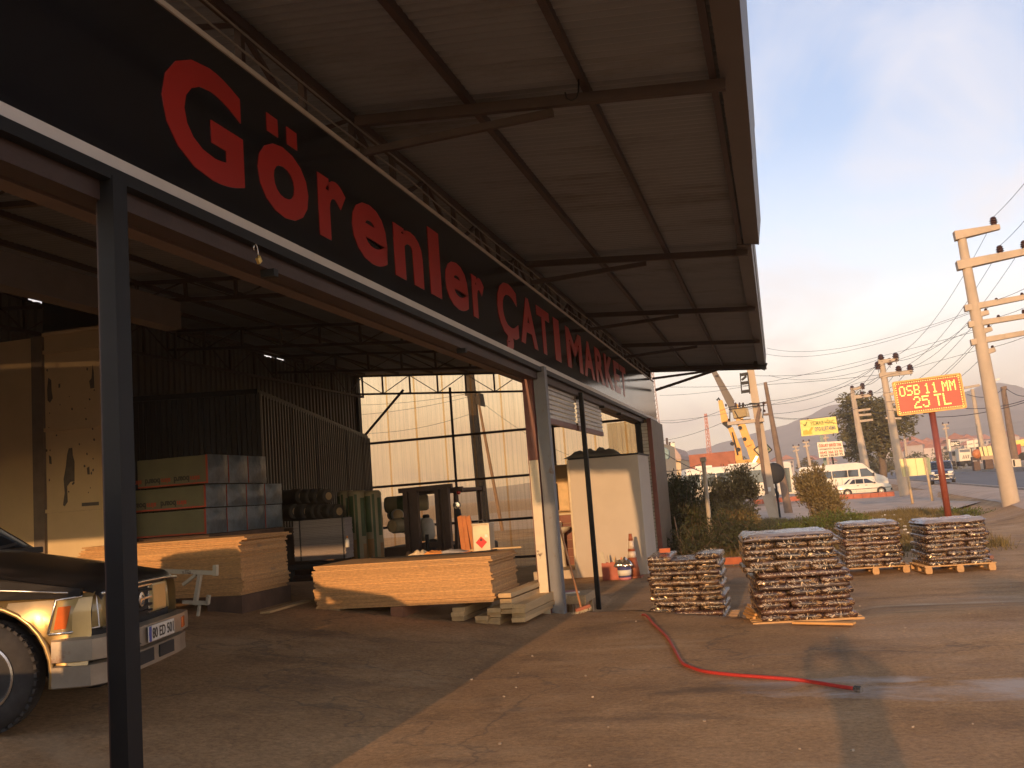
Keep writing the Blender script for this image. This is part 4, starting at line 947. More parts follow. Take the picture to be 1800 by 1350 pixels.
MB().lathe((0, 0, 0), (0, 0, 1), [(0.13, 0), (0.155, 0.30), (0.145, 0.30), (0.12, 0.02)], 18).build('bucket_body', mat('blue plastic', (0.07, 0.08, 0.22), 0.4), BK, local=True, smooth=True)
MB().lathe((0, 0, 0), (0, 0, 1), [(0.148, 0.10), (0.158, 0.22)], 9).build('label_band', M_WHITE, BK, local=True, smooth=True)
MB().lathe((0, 0, 0), (0, 0, 1), [(0.135, 0.005), (0.142, 0.06)], 18).build('lower_band', mat('pink plastic', (0.55, 0.2, 0.22), 0.5), BK, local=True, smooth=True)
bb = Vector(ROOT[BK.name])
crumple('foil_sheet', (bb.x, bb.y, bb.z+0.30), 0.20, 0.15, 0.18, mat('silver foil', (0.75, 0.72, 0.68), 0.2, metal=0.9), 31, 'crumpled silver foil on top of the blue bucket', 'foil')
# broom, bench, papers, bag and cable by the grey column
BR = thing('broom', 'wooden broom leaning against the grey column', 'broom', atZ(1024, 1076, 0.02))
b0, b1 = atZ(1022, 1070, 0.06), at(966, 862, 13.25)
b1 = at(967, 862, b0.y+0.35)
M_BROOM = mat('worn orange wood', (0.46, 0.22, 0.10), 0.6, var=0.15)
MB().tube([b0, b1], 0.015, 8).build('handle', M_BROOM, BR, smooth=True)
hd = (Vector((0.9, 0.35, 0.25))).normalized()
MB().bar(b0-hd*0.09+Vector((0, 0, 0.005)), b0+hd*0.13+Vector((0, 0, 0.0)), 0.06, 0.045).build('head', mat('red brown wood', (0.30, 0.09, 0.045), 0.6), BR, bevel=0.006)
bx = MB(); g = random.Random(2)
for i in range(70):
    p = b0+hd*g.uniform(-0.11, 0.12)+Vector((g.uniform(-.03, .03), g.uniform(-.03, .03), -0.012)); bx.bar(p, p+Vector((g.uniform(-.03, .015), g.uniform(-.04, .0), -0.045)), 0.004)
kind(bx.build('bristles', M_CLOTHB, BR), 'stuff')
BN = thing('low_bench', 'small pale wooden bench behind the broom', 'bench', (at(1003, 1060, 14.6).x, 14.6, gz(-3.3, 14.6)))
n0 = Vector(ROOT[BN.name]); a, b_ = at(980, 1040, 14.3), at(1031, 1040, 14.3); zt_ = at(1005, 1046, 14.3).z
MB().span(a.x, b_.x, 14.2, 14.95, zt_-0.12, zt_).build('bench_top', M_OSBE, BN, bevel=0.005)
for xx in (a.x+0.06, b_.x-0.06):
    for yy in (14.27, 14.88): MB().span(xx-0.03, xx+0.03, yy-0.03, yy+0.03, n0.z, zt_-0.122).build('leg', M_OSBE, BN)
PP = thing('paper_pad', 'pad of papers with a pink cover on the low bench', 'papers', (at(1000, 1030, 14.6).x, 14.6, zt_))
pc = Vector(ROOT[PP.name])
MB().box(pc+Vector((0, 0, 0.012)), (0.28, 0.21, 0.022), Matrix.Rotation(0.4, 3, 'Z')).build('pages', M_WHITE, PP)
MB().box(pc+Vector((-0.02, 0.01, 0.027)), (0.27, 0.20, 0.006), Matrix.Rotation(0.5, 3, 'Z')).build('cover', mat('pink card', (0.45, 0.16, 0.20), 0.5), PP)
bp_ = atZ(953, 1066, 0.0)
o = MB().lathe((bp_.x, bp_.y, 0.0), (0.15, 0, 1), [(0.05, 0), (0.06, 0.05), (0.05, 0.16), (0.025, 0.22), (0.055, 0.27), (0, 0.28)], 9).build('plastic_bag', mat('pale blue plastic', (0.50, 0.52, 0.52), 0.35, var=0.2, sc=14), smooth=True); tag(o, 'pale knotted plastic bag hanging by the grey column', 'bag')
o = MB().tube([atZ(915, 1030, 0.32), at(930, 1024, 13.6), at(942, 1036, 13.5), at(951, 1050, 13.4), Vector((bp_.x, bp_.y, 0.26))], 0.006, 5).build('white_cable', M_WHITE, smooth=True); tag(o, 'thin white cable looping from the battens to the bag', 'cable')
# red hose across the yard
hp = [(1112, 1062), (1131, 1080), (1150, 1098), (1172, 1120), (1186, 1143), (1199, 1165), (1214, 1173), (1240, 1181), (1290, 1187), (1340, 1191), (1400, 1196), (1440, 1202), (1475, 1208), (1503, 1212)]
hv = []
for px, py in hp:
    p = atZ(px, py, 0.018); p.z = gz(p.x, p.y)+0.022; hv.append(p)
fine_ = []
for i in range(len(hv)-1):
    for k in range(5):
        t = k/5; p0 = hv[max(i-1, 0)]; p1, p2 = hv[i], hv[i+1]; p3 = hv[min(i+2, len(hv)-1)]
        fine_.append(0.5*((2*p1)+(p2-p0)*t+(2*p0-5*p1+4*p2-p3)*t*t+(3*p1-p0-3*p2+p3)*t**3))
fine_.append(hv[-1])
HS_ = thing('garden_hose', 'red hose lying across the sunlit yard', 'hose', hv[0])
MB().tube(fine_, 0.016, 8).build('hose_line', mat('red hose rubber', (0.44, 0.040, 0.030), 0.45, var=0.15, sc=8), HS_, smooth=True)
MB().tube([hv[-1], hv[-1]+(hv[-1]-hv[-2]).normalized()*0.06], 0.024, 8).build('coupling', M_CHROME, HS_)

# ------------------------------------------------------------------ pallets of film-wrapped roofing shingle packs
def film_mat(name, dark, gold, fs=1.0):
    """brown shingles seen through crinkled clear film: gathered film with a dark oval on the pack ends, fine creases on the long sides"""
    m = bpy.data.materials.new(name); m.use_nodes = True; t = m.node_tree; b = t.nodes['Principled BSDF']; N = t.nodes.new; K = t.links.new
    def mth(op, a, c=None, d=None):
        n = N('ShaderNodeMath'); n.operation = op
        for i, v in enumerate((a, c, d)):
            if v is None: continue
            if isinstance(v, (int, float)): n.inputs[i].default_value = v
            else: K(v, n.inputs[i])
        return n.outputs[0]
    tc = N('ShaderNodeTexCoord'); geo = N('ShaderNodeNewGeometry'); oi = N('ShaderNodeObjectInfo'); sp = N('ShaderNodeSeparateXYZ'); K(tc.outputs['Object'], sp.inputs[0])
    x, y, z = sp.outputs
    def nz(vec, sc, det, stretch, dist=0.0):
        mp = N('ShaderNodeMapping'); K(vec, mp.inputs[0]); mp.inputs['Scale'].default_value = stretch
        n = N('ShaderNodeTexNoise'); n.inputs['Scale'].default_value = sc; n.inputs['Detail'].default_value = det; n.inputs['Distortion'].default_value = dist; K(mp.outputs[0], n.inputs['Vector']); return n.outputs['Fac']
    big = nz(geo.outputs['Position'], 9.0, 6, (1, 1, 2.4), 0.9)
    end = mth('GREATER_THAN', mth('ABSOLUTE', x), 0.485)
    wob = mth('MULTIPLY', mth('SUBTRACT', big, 0.5), 1.1)
    ov = mth('SUBTRACT', 1.0, mth('SQRT', mth('ADD', mth('POWER', mth('DIVIDE', y, 0.10), 2.0), mth('POWER', mth('DIVIDE', mth('SUBTRACT', z, 0.038), 0.024), 2.0))))
    ov = mth('MULTIPLY', mth('ADD', ov, wob), 4.0); ov.node.use_clamp = True
    crease = nz(geo.outputs['Position'], 30*fs, 4, (1.6, 1.6, 0.55), 1.5)
    rp = N('ShaderNodeValToRGB'); K(mth('ADD', mth('MULTIPLY', big, 0.5), mth('MULTIPLY', crease, 0.5)), rp.inputs[0]); e = rp.color_ramp.elements
    e[0].position = 0.45; e[0].color = (*dark, 1); e[1].position = 0.60; e[1].color = (*gold, 1)
    mx = N('ShaderNodeMix'); mx.data_type = 'RGBA'; K(mth('MULTIPLY', end, ov), mx.inputs[0]); K(rp.outputs[0], mx.inputs[6]); mx.inputs[7].default_value = (dark[0]*0.55, dark[1]*0.45, dark[2]*0.45, 1)
    hs = N('ShaderNodeHueSaturation'); K(mx.outputs[2], hs.inputs['Color']); mr = N('ShaderNodeMapRange'); K(oi.outputs['Random'], mr.inputs[0]); mr.inputs[3].default_value = 0.6; mr.inputs[4].default_value = 1.3
    K(mr.outputs[0], hs.inputs['Value']); K(hs.outputs[0], b.inputs['Base Color'])
    b.inputs['Roughness'].default_value = 0.5
    b.inputs['Coat Weight'].default_value = 1.0; b.inputs['Coat Roughness'].default_value = 0.15; b.inputs['Coat IOR'].default_value = 1.8
    h = mth('ADD', mth('MULTIPLY', crease, 0.7), mth('MULTIPLY', nz(geo.outputs['Position'], 75*fs, 2, (1.5, 1.5, 0.5), 0.8), 0.3))
    bp = N('ShaderNodeBump'); bp.inputs['Strength'].default_value = 1.0; bp.inputs['Distance'].default_value = 0.012; K(h, bp.inputs['Height'])
    K(bp.outputs[0], b.inputs['Coat Normal'])
    bp2 = N('ShaderNodeBump'); bp2.inputs['Strength'].default_value = 0.6; bp2.inputs['Distance'].default_value = 0.02; K(h, bp2.inputs['Height']); K(bp2.outputs[0], b.inputs['Normal'])
    return m
M_FILM = film_mat('film wrapped brown shingles', (0.016, 0.006, 0.004), (0.15, 0.080, 0.036))
M_FILM2 = film_mat('film wrapped red brown shingles', (0.028, 0.007, 0.004), (0.13, 0.060, 0.030), 1.25)
M_FTOP = mat('clear film over top', (0.26, 0.24, 0.25), 0.25, var=0.3, sc=5, bump=0.6, bsc=10)
M_PAL = mat('pale pallet wood', (0.50, 0.30, 0.13), 0.75, var=0.15, sc=5)
def pack_mesh(L_, D, H, seed):
    """a limp film-wrapped bundle: slumped box with rippled edges"""
    b = MB(); nx, ny, nz = max(6, int(L_/0.07)), max(4, int(D/0.10)), 4; g = Vector((seed*7.3, seed*3.1, 0)); bm = bmesh.new()
    def pt(u, v, w):
        x, y, z = (u-0.5)*L_, (v-0.5)*D, w*H
        ex = 1-abs(2*u-1)**6; ey = 1-abs(2*v-1)**6; ez = 1-abs(2*w-1)**2.2
        x += (2*u-1)*0.010*ez*(abs(2*u-1) > .98); y += (2*v-1)*0.010*ez*(abs(2*v-1) > .98)
        q = Vector((x, y, z))
        n = noise.noise_vector(q*8+g)*0.007+noise.noise_vector(q*30+g)*0.006
        z2 = z-0.010*(1-ex*ey)*(w > 0.5)
        return Vector((x, y, z2))+Vector((n.x, n.y, n.z*0.7))
    grid = {}
    def V(i, j, k):
        if (i, j, k) not in grid: grid[(i, j, k)] = bm.verts.new(pt(i/nx, j/ny, k/nz))
        return grid[(i, j, k)]
    for i in range(nx):
        for j in range(ny):
            bm.faces.new((V(i, j, nz), V(i+1, j, nz), V(i+1, j+1, nz), V(i, j+1, nz))); bm.faces.new((V(i, j, 0), V(i, j+1, 0), V(i+1, j+1, 0), V(i+1, j, 0)))
    for i in range(nx):
        for k in range(nz):
            bm.faces.new((V(i, 0, k), V(i+1, 0, k), V(i+1, 0, k+1), V(i, 0, k+1))); bm.faces.new((V(i, ny, k), V(i, ny, k+1), V(i+1, ny, k+1), V(i+1, ny, k)))
    for j in range(ny):
        for k in range(nz):
            bm.faces.new((V(0, j, k), V(0, j, k+1), V(0, j+1, k+1), V(0, j+1, k))); bm.faces.new((V(nx, j, k), V(nx, j+1, k), V(nx, j+1, k+1), V(nx, j, k+1)))
    me = bpy.data.meshes.new('shingle_pack'); bm.to_mesh(me); bm.free(); me.shade_smooth(); return me
PACKS = {}
M_FOLD = mat('crinkled clear film', (0.72, 0.54, 0.33), 0.3, metal=0.75, var=0.3, sc=30)
def add_folds(me, L_, D, H, seed):
    """small raised folds of film: slanted creases on the long sides, gathers round the ends"""
    g = random.Random(seed); vs = []; fs = []
    def strip(c, along, n, up, ln, w):
        a = (along+up*g.gauss(0, 0.5)).normalized(); nn = (n+up*g.gauss(0.06, 0.13)+along*g.gauss(0, 0.16)).normalized(); b = nn.cross(a).normalized()
        k = len(vs); h = 0.0035
        vs.extend([c-a*ln/2-b*w/2, c+a*ln/2-b*w/2, c+a*ln/2*0.7+b*w/2+nn*h, c-a*ln/2*0.7+b*w/2+nn*h]); fs.append((k, k+1, k+2, k+3))
    Z = Vector((0, 0, 1))
    for sy in (-1, 1):
        zrow = g.choice((0.35, 0.6, 0.75))*H
        for i in range(48):
            c = Vector((g.uniform(-0.49, 0.49)*L_, sy*(D/2+0.013), min(H*0.95, max(0.004, g.gauss(zrow, 0.013))))); strip(c, (Z*0.8+Vector((0.6, 0, 0))).normalized() if g.random() < 0.65 else Vector((1, 0, 0)), Vector((0, sy, 0)), Z, g.uniform(0.012, 0.036), g.uniform(0.004, 0.009))
    for sx in (-1, 1):
        for i in range(34):
            a = g.uniform(0, 6.28); r = g.uniform(0.75, 1.15); c = Vector((sx*(L_/2+0.013), math.cos(a)*0.145*r, H*0.5+math.sin(a)*0.032*r))
            if abs(c.y) > D*0.49 or not 0.002 < c.z < H*0.99: continue
            strip(c, Vector((0, math.cos(a), math.sin(a)*0.5)).normalized(), Vector((sx, 0, 0)), Z, g.uniform(0.015, 0.05), g.uniform(0.004, 0.009))
    for i in range(26):
        c = Vector((g.uniform(-0.48, 0.48)*L_, g.uniform(-0.48, 0.48)*D, H+0.012)); strip(c, Vector((math.cos(i), math.sin(i), 0)), Z, Vector((0.6, 0.8, 0)), g.uniform(0.02, 0.07), g.uniform(0.005, 0.012))
    bm = bmesh.new(); bm.from_mesh(me); vv = [bm.verts.new(p) for p in vs]
    for f in fs: bm.faces.new([vv[i] for i in f]).material_index = 1
    bm.to_mesh(me); bm.free()
def get_pack(kd, v, m):
    key = (kd, v, m.name)
    if key not in PACKS:
        L_, D = (1.0, 0.333)
        me = pack_mesh(L_, D, 0.074, v*2+(kd == 'x')); me.materials.append(m); me.materials.append(M_FOLD); add_folds(me, L_, D, 0.074, v*5+len(PACKS)); PACKS[key] = me
    return PACKS[key]
PLAB = {}
ordn = ['lowest', 'second', 'third', 'fourth', 'fifth', 'sixth', 'seventh', 'eighth', 'ninth', 'tenth', 'eleventh', 'twelfth', 'thirteenth', 'fourteenth', 'fifteenth', 'sixteenth', 'seventeenth', 'eighteenth']
def pallet_thing(c, rz, label):
    t = thing('wooden_pallet', label, 'pallet', c, rz, 'wooden pallets under the wrapped packs')
    s0 = None
    for k in range(7):
        yy = -0.48+k*0.16
        if s0 is None: s0 = MB().box((0, 0, 0.131), (1.24, 0.10, 0.022)).build('deck_board', M_PAL, t, local=True); s0.location = (0, yy, 0)
        else: inst(s0, 'deck_board', t, (0, yy, 0))
    b0 = None
    for xx in (-0.55, 0, 0.55):
        MB().box((xx, 0, 0.110), (0.10, 1.06, 0.020)).build('stringer', M_PAL, t, local=True)
        MB().box((xx, 0, 0.010), (0.10, 1.06, 0.020)).build('bottom_board', M_PAL, t, local=True)
        for yy in (-0.47, 0, 0.47):
            if b0 is None: b0 = MB().box((0, 0, 0.06), (0.12, 0.11, 0.079)).build('block', M_PAL, t, local=True); b0.location = (xx, yy, 0)
            else: inst(b0, 'block', t, (xx, yy, 0))
    return t
def load(c, rz, nl, name, z0=0.145, m=None, seed=0, skip_top=(), shift=None, pitch=0.078, wid=1.0):
    g = random.Random(seed); Rz = Matrix.Rotation(rz, 4, 'Z'); grp = f'film-wrapped shingle packs on the {name}'
    for k in range(nl):
        long_ = (k % 2 == 1)
        for j in range(3):
            if k == nl-1 and j in skip_top: continue
            off = (j-1)*0.338
            mm = m or (M_FILM if g.random() < 0.6 else M_FILM2)
            me = get_pack('x' if long_ else 'y', g.randrange(4), mm)
            p = Vector((g.gauss(0, 0.014), off+g.gauss(0, 0.008), 0)) if long_ else Vector((off*1.08+g.gauss(0, 0.012), g.gauss(0, 0.014), 0))
            p.x *= wid
            p.z = z0+k*pitch
            o = bpy.data.objects.new('shingle_pack', me); COL.objects.link(o); ROOT[o.name] = Vector((0, 0, 0))
            o.location = Vector(c)+Rz @ p
            o.scale = (wid, wid, pitch/0.074)
            o.rotation_euler = (g.gauss(0, 0.012), g.gauss(0, 0.012), rz+(0 if long_ else math.pi/2)+g.gauss(0, 0.02)+(math.pi if g.random() < .5 else 0))
            side = (('front', 'middle', 'rear') if long_ else ('left', 'centre', 'right'))[j]
            tag(o, f'{side} brown wrapped pack in the {ordn[k]} layer on the {name}', 'shingle pack', grp)
def top_film(c, rz, w, d, z, label, seed):
    b = MB(); n = 16; vs = []; fs = []
    for j in range(n+1):
        for i in range(n+1):
            u, v = i/n*2-1, j/n*2-1
            e = max(abs(u), abs(v)); drop = -0.06*max(0, (e-0.93)/0.07)
            vs.append((u*w/2, v*d/2, 0.012*noise.noise(Vector((u*4+seed, v*4, 0)))+0.02*noise.noise(Vector((u*1.5+seed, v*1.5, 4)))+0.016+drop))
    for j in range(n):
        for i in range(n): fs.append((j*(n+1)+i, j*(n+1)+i+1, (j+1)*(n+1)+i+1, (j+1)*(n+1)+i))
    o = MB().add(vs, fs).build('cover_film', M_FTOP, smooth=True, fix=False); o.location = Vector(c)+Vector((0, 0, z)); o.rotation_euler = (0, 0, rz)
    return tag(o, label, 'plastic film', 'film sheets over the wrapped packs')
def stand(c): return Vector((c[0], c[1], gz(c[0], c[1])+0.004))
# first pallet, left, low in the hollow
P1 = stand((-1.35, 13.95)); P1.z = -0.32
pallet_thing(P1, R(-1), 'wooden pallet under the leftmost wrapped load, sunk below the yard edge')
load(P1, R(-1), 13, 'leftmost load', seed=3, skip_top=(1,), m=None, pitch=0.068, wid=0.92)
# second pallet, the tall nearest load
P2 = stand((0.10, 12.28)); P2.z = -0.125
P2T = pallet_thing(P2, R(7), 'wooden pallet with splayed boards under the tall nearest load')
load(P2, R(7), 8, 'tall nearest load', seed=7, m=M_FILM2, z0=0.145, pitch=0.069)
load(P2+Vector((-0.10, 0.02, 0.145+8*0.069)), R(5.5), 6, 'upper half of the tall load', seed=9, m=M_FILM, z0=0.0, pitch=0.069)
top_film(P2+Vector((-0.10, 0.02, 0)), R(5.5), 1.06, 1.06, 0.15+14*0.069, 'pale clear film sheet over the tall nearest load', 2)
P3 = stand((1.56, 20.3)); pallet_thing(P3, R(5), 'wooden pallet under the third wrapped load, behind the tall one')
load(P3, R(5), 10, 'third load behind the tall one', seed=12, pitch=0.082)
top_film(P3, R(5), 1.05, 1.05, 0.145+10*0.082, 'clear film sheet over the third wrapped load', 5)
P4 = stand((2.93, 19.75)); pallet_thing(P4, R(8), 'wooden pallet under the rightmost wrapped load')
load(P4, R(8), 10, 'rightmost load by the sign post', seed=15, pitch=0.080)
top_film(P4, R(8), 1.10, 1.10, 0.145+10*0.08, 'rumpled clear film sheet over the rightmost load', 9)
# broken boards poking out of the tall load's pallet, and a brick kerb at the back of the hollow
for (a, b_, lab) in (((1395, 1094), (1502, 1096), 'splintered orange board in front of the tall load'),):
    pa, pb2 = atZ(*a, 0.03), atZ(*b_, 0.03); o = MB().bar(pa, pb2, 0.10, 0.024).build('broken_board', mat('bright split wood', (0.62, 0.33, 0.11), 0.7), bevel=0.003); tag(o, lab, 'board')
for i in range(4):
    pa, pb2 = atZ(1308+i*2.5, 1078-i*5, 0.05), atZ(1326+i*2.5, 1086-i*5, 0.05)
    o = MB().bar(pa, pb2, 0.03, 0.03).build('wood_strip', MATS['bright split wood']); tag(o, f'{["front","second","third","rear"][i]} short split strip left of the tall load', 'wood strip', 'split strips by the tall pallet')
M_BRICK = mat('orange brick', (0.46, 0.13, 0.055), 0.85, var=0.15, sc=6, obj_var=0.15)
KB = thing('brick_kerb', 'short row of orange bricks between the two nearest loads', 'kerb', (atZ(1290, 990, -0.25)))
kb = Vector(ROOT[KB.name])
for i in range(5): MB().box(kb+Vector((-0.9+i*0.44, 0.05*i*0, 0.06)), (0.42, 0.2, 0.16)).build('brick', M_BRICK if i % 2 == 0 else mat('pale brick', (0.48, 0.24, 0.13), 0.85), KB, bevel=0.006)
# white strip and red brick left on the first load
o = beam('brick', P1+Vector((-0.30, 0.0, 0.145+13*0.068+0.012)), (0.15, 0.10, 0.06), 0.1, M_BRICK, 'loose brick lying on the left of the first wrapped load', 'brick')
# ------------------------------------------------------------------ the pickup parked in the bay, nose towards the yard
YAW = R(15); PKZ = gz(-5.6, 5.7)-0.02
PK = thing('pickup_truck', 'old black and silver pickup with a chrome grille parked in the bay', 'pickup', (-5.44, 5.62, PKZ), YAW)
# local frame: +x forward, y to its left (its right flank at y = 0 faces the camera), origin at the front right wheel's foot
M_PBLK = mat('faded black car paint', (0.020, 0.017, 0.015), 0.32, var=0.5, sc=2.5, coat=0.5, stain=(0.07, 0.05, 0.035), st_sc=3, st_lo=0.55, st_hi=0.75)
M_PSIL = mat('worn silver gold car paint', (0.40, 0.27, 0.11), 0.3, metal=0.5, var=0.12, sc=3, coat=0.4)
M_BUMP = mat('scuffed silver bumper', (0.33, 0.28, 0.215), 0.38, metal=0.4, var=0.18, sc=4, stain=(0.22, 0.12, 0.08), st_sc=5, st_lo=0.62, st_hi=0.72)
M_AMB = mat('amber lens', (0.62, 0.13, 0.02), 0.25); M_LENS = mat('yellowed headlamp lens', (0.42, 0.31, 0.13), 0.15, coat=0.5)
WID = 1.66
def loft(rings, name, m, parent, close=False, auto=35, bevel=0):
    b = MB(); n = len(rings[0]); vs = [p for r in rings for p in r]; fs = []
    for i in range(len(rings)-1):
        for k in range(n if close else n-1): fs.append((i*n+k, i*n+(k+1) % n, (i+1)*n+(k+1) % n, (i+1)*n+k))
    if close: fs += [tuple(range(n-1, -1, -1)), tuple(range((len(rings)-1)*n, len(rings)*n))]
    b.add(vs, fs); return b.build(name, m, parent, local=True, auto=auto, fix=close)
# flank (fender + door + bed side) with a wheel-arch opening
def flank(y, out, name):
    b = MB(); sg = 1 if out > 0 else -1
    def prof(x, arch=None):
        z0 = 0.42
        for wx in (0.0, -2.85):
            d = abs(x-wx)
            if d < 0.50: z0 = max(z0, 0.375+math.sqrt(max(0, 0.50**2-d*d))*0.96)
        zb = 0.885 + (0.045*(-x-0.2) if x < 0.2 else 0)*0.6
        zb = min(zb, 0.93)
        taper = 0.06*sm((x-0.35)/0.4)
        return [(x, y+sg*(0.02+taper*-1), z0), (x, y-out*0.03+taper*sg, max(z0, 0.62)), (x, y-out*0.035+taper*sg, max(z0, 0.76)), (x, y+taper*sg, max(z0, zb-0.03)), (x, y+sg*0.05+taper*sg, max(z0+0.005, zb))]
    xs_ = [0.74, 0.66, 0.58, 0.52, 0.498, 0.48, 0.44, 0.38, 0.30, 0.2, 0.1, 0.0, -0.1, -0.2, -0.3, -0.38, -0.44, -0.48, -0.498, -0.52, -0.8, -1.4, -1.9, -2.3]+[-2.85+d for d in (0.498, 0.48, 0.44, 0.38, 0.3, 0.15, 0, -0.15, -0.3, -0.38, -0.44, -0.48, -0.498)]+[-3.6, -3.95]
    return loft([prof(x) for x in xs_], name, M_PSIL, PK, auto=30)
flank(0.0, 1.0, 'side_panel'); 
b_far = flank(WID, -1.0, 'side_panel')
# dark liners in the arches
for wx in (0.0, -2.85):
    for yy in (0.06, WID-0.36):
        b = MB(); n = 14; vs = []
        for i in range(n+1):
            a = math.pi*i/n; vs += [(wx+math.cos(a)*0.485, yy, 0.375+math.sin(a)*0.465), (wx+math.cos(a)*0.485, yy+0.30, 0.375+math.sin(a)*0.465)]
        b.add(vs, [(2*i, 2*i+2, 2*i+3, 2*i+1) for i in range(n)]); b.build('arch_liner', M_BLACK, PK, local=True, fix=False)
for wx in (0.0, -2.85):    # flared lip round each arch
    for yy, o_ in ((-0.022, -1), (WID+0.022, 1)):
        MB().tube([(wx+math.cos(math.pi*i/16)*0.495, yy, 0.375+math.sin(math.pi*i/16)*0.475) for i in range(-1, 18)], 0.018, 6).build('arch_lip', M_PSIL, PK, local=True, smooth=True)
# bonnet with black shoulders
def bon(x, zc, ze, ys):
    y0, y1 = ys; return [(x, y0, ze-0.02), (x, y0+0.03, ze), (x, y0+0.12, ze+0.035), (x, (y0+y1)/2-0.3, zc), (x, (y0+y1)/2, zc+0.008), (x, (y0+y1)/2+0.3, zc), (x, y1-0.12, ze+0.035), (x, y1-0.03, ze), (x, y1, ze-0.02)]
bw = (0.03, WID-0.03)
loft([bon(0.775, 0.855, 0.845, (0.11, WID-0.11)), bon(0.76, 0.895, 0.875, (0.10, WID-0.10)), bon(0.72, 0.93, 0.90, (0.09, WID-0.09)), bon(0.5, 1.005, 0.945, (0.06, WID-0.06)), bon(0.0, 1.12, 1.045, bw), bon(-0.38, 1.20, 1.12, bw)], 'bonnet', M_PBLK, PK, auto=50)
MB().tube([(0.778, 0.12, 0.868), (0.79, 0.45, 0.885), (0.795, WID/2, 0.89), (0.79, WID-0.45, 0.885), (0.778, WID-0.12, 0.868)], 0.014, 6).build('bonnet_edge_trim', M_CHROME, PK, local=True, smooth=True)
MB().slab([(0.50, -0.006, 0.865), (0.1, -0.012, 0.88), (-0.60, -0.014, 0.90), (-0.60, -0.002, 1.125), (0.0, 0.01, 1.045), (0.50, 0.03, 0.945), (0.66, 0.06, 0.915), (0.66, 0.03, 0.865)], (0, 0.05, 0)).build('shoulder', mat('matt black car paint', (0.018, 0.015, 0.013), 0.6, var=0.4, sc=3, spec=0.15), PK, local=True)
MB().span(0.45, 0.74, 0.02, WID-0.02, 0.29, 0.56).build('bumper_core', M_BLACK, PK, local=True)
MB().tube([(0.60, 0.0, 0.895), (0.3, -0.018, 0.93), (0.0, -0.022, 0.96), (-0.55, -0.022, 1.02)], 0.008, 6).build('side_trim', M_CHROME, PK, local=True, smooth=True)
# front: headlamps, grille, emblem
FX = 0.72
MB().span(0.55, FX-0.02, 0.10, WID-0.10, 0.56, 0.86).build('front_panel', M_BLACK, PK, local=True)
def headlamp(y0, y1, sgn):
    h = MB().box((FX-0.04, (y0+y1)/2, 0.745), (0.14, abs(y1-y0), 0.225)).build('headlight', M_LENS, PK, local=True, bevel=0.02)
    MB().box((FX-0.055, (y0+y1)/2, 0.745), (0.13, abs(y1-y0)+0.035, 0.26)).build('lamp_surround', M_CHROME, h, local=True, bevel=0.02)
    return h
headlamp(0.26, 0.56, 1); headlamp(WID-0.56, WID-0.26, -1)
def corner_lamp(ya, yb, sgn):
    ys = (lambda t: ya+(yb-ya)*t)
    pts = [(0.475, ys(0.0), 0.635), (0.60, ys(0.10), 0.635), (FX+0.01, ys(0.75), 0.64), (FX+0.015, ys(1.0), 0.64)]
    top = [(0.53, ys(0.02), 0.855), (0.62, ys(0.12), 0.86), (FX-0.01, ys(0.75), 0.865), (FX-0.005, ys(1.0), 0.865)]
    c = MB().add(pts+top, [(0, 1, 5, 4), (1, 2, 6, 5), (2, 3, 7, 6)]).build('indicator_lamp', M_LENS, PK, local=True, fix=False, auto=30)
    so = c.modifiers.new('thick', 'SOLIDIFY'); so.thickness = 0.03; so.offset = 0
    q = lambda t: [Vector(pts[0]).lerp(Vector(pts[1]), t), Vector(top[0]).lerp(Vector(top[1]), t)]
    o_ = Vector((0.0, -0.022*sgn, 0))
    A0, A1 = q(0.25); B0, B1 = q(0.85)
    MB().slab([A0.lerp(A1, 0.12)+o_, B0.lerp(B1, 0.12)+o_, B0.lerp(B1, 0.78)+o_+Vector((0.02, 0, 0)), A0.lerp(A1, 0.78)+o_], (0, 0.006, 0)).build('amber_lens', M_AMB, c, local=True)
    fr = MB()
    ring = [Vector(p)+o_*0.6 for p in (pts[0], pts[1], pts[2], top[2], top[1], top[0], pts[0])]
    fr.tube(ring, 0.011, 6); fr.build('lamp_rim', M_CHROME, c, local=True, smooth=True)
corner_lamp(-0.012, 0.25, 1); corner_lamp(WID+0.012, WID-0.25, -1)
gb = MB().span(FX-0.03, FX+0.0, 0.57, WID-0.57, 0.63, 0.86).build('grille', M_BLACK, PK, local=True)
for z in (0.655, 0.70, 0.755, 0.81, 0.852): MB().span(FX+0.002, FX+0.035, 0.575, WID-0.575, z-0.009, z+0.009).build('grille_bar', M_CHROME if z in (0.755, 0.852) else M_DARKST, gb, local=True, bevel=0.004)
MB().lathe((FX+0.04, WID/2, 0.755), (1, 0, 0), [(0.0, 0.0), (0.05, 0.0), (0.055, 0.012), (0.035, 0.016), (0.035, 0.008), (0, 0.008)], 20).build('emblem', M_CHROME, gb, local=True)
MB().bar((FX+0.052, WID/2-0.04, 0.755), (FX+0.052, WID/2+0.04, 0.755), 0.012).build('emblem_bar', M_CHROME, gb, local=True)
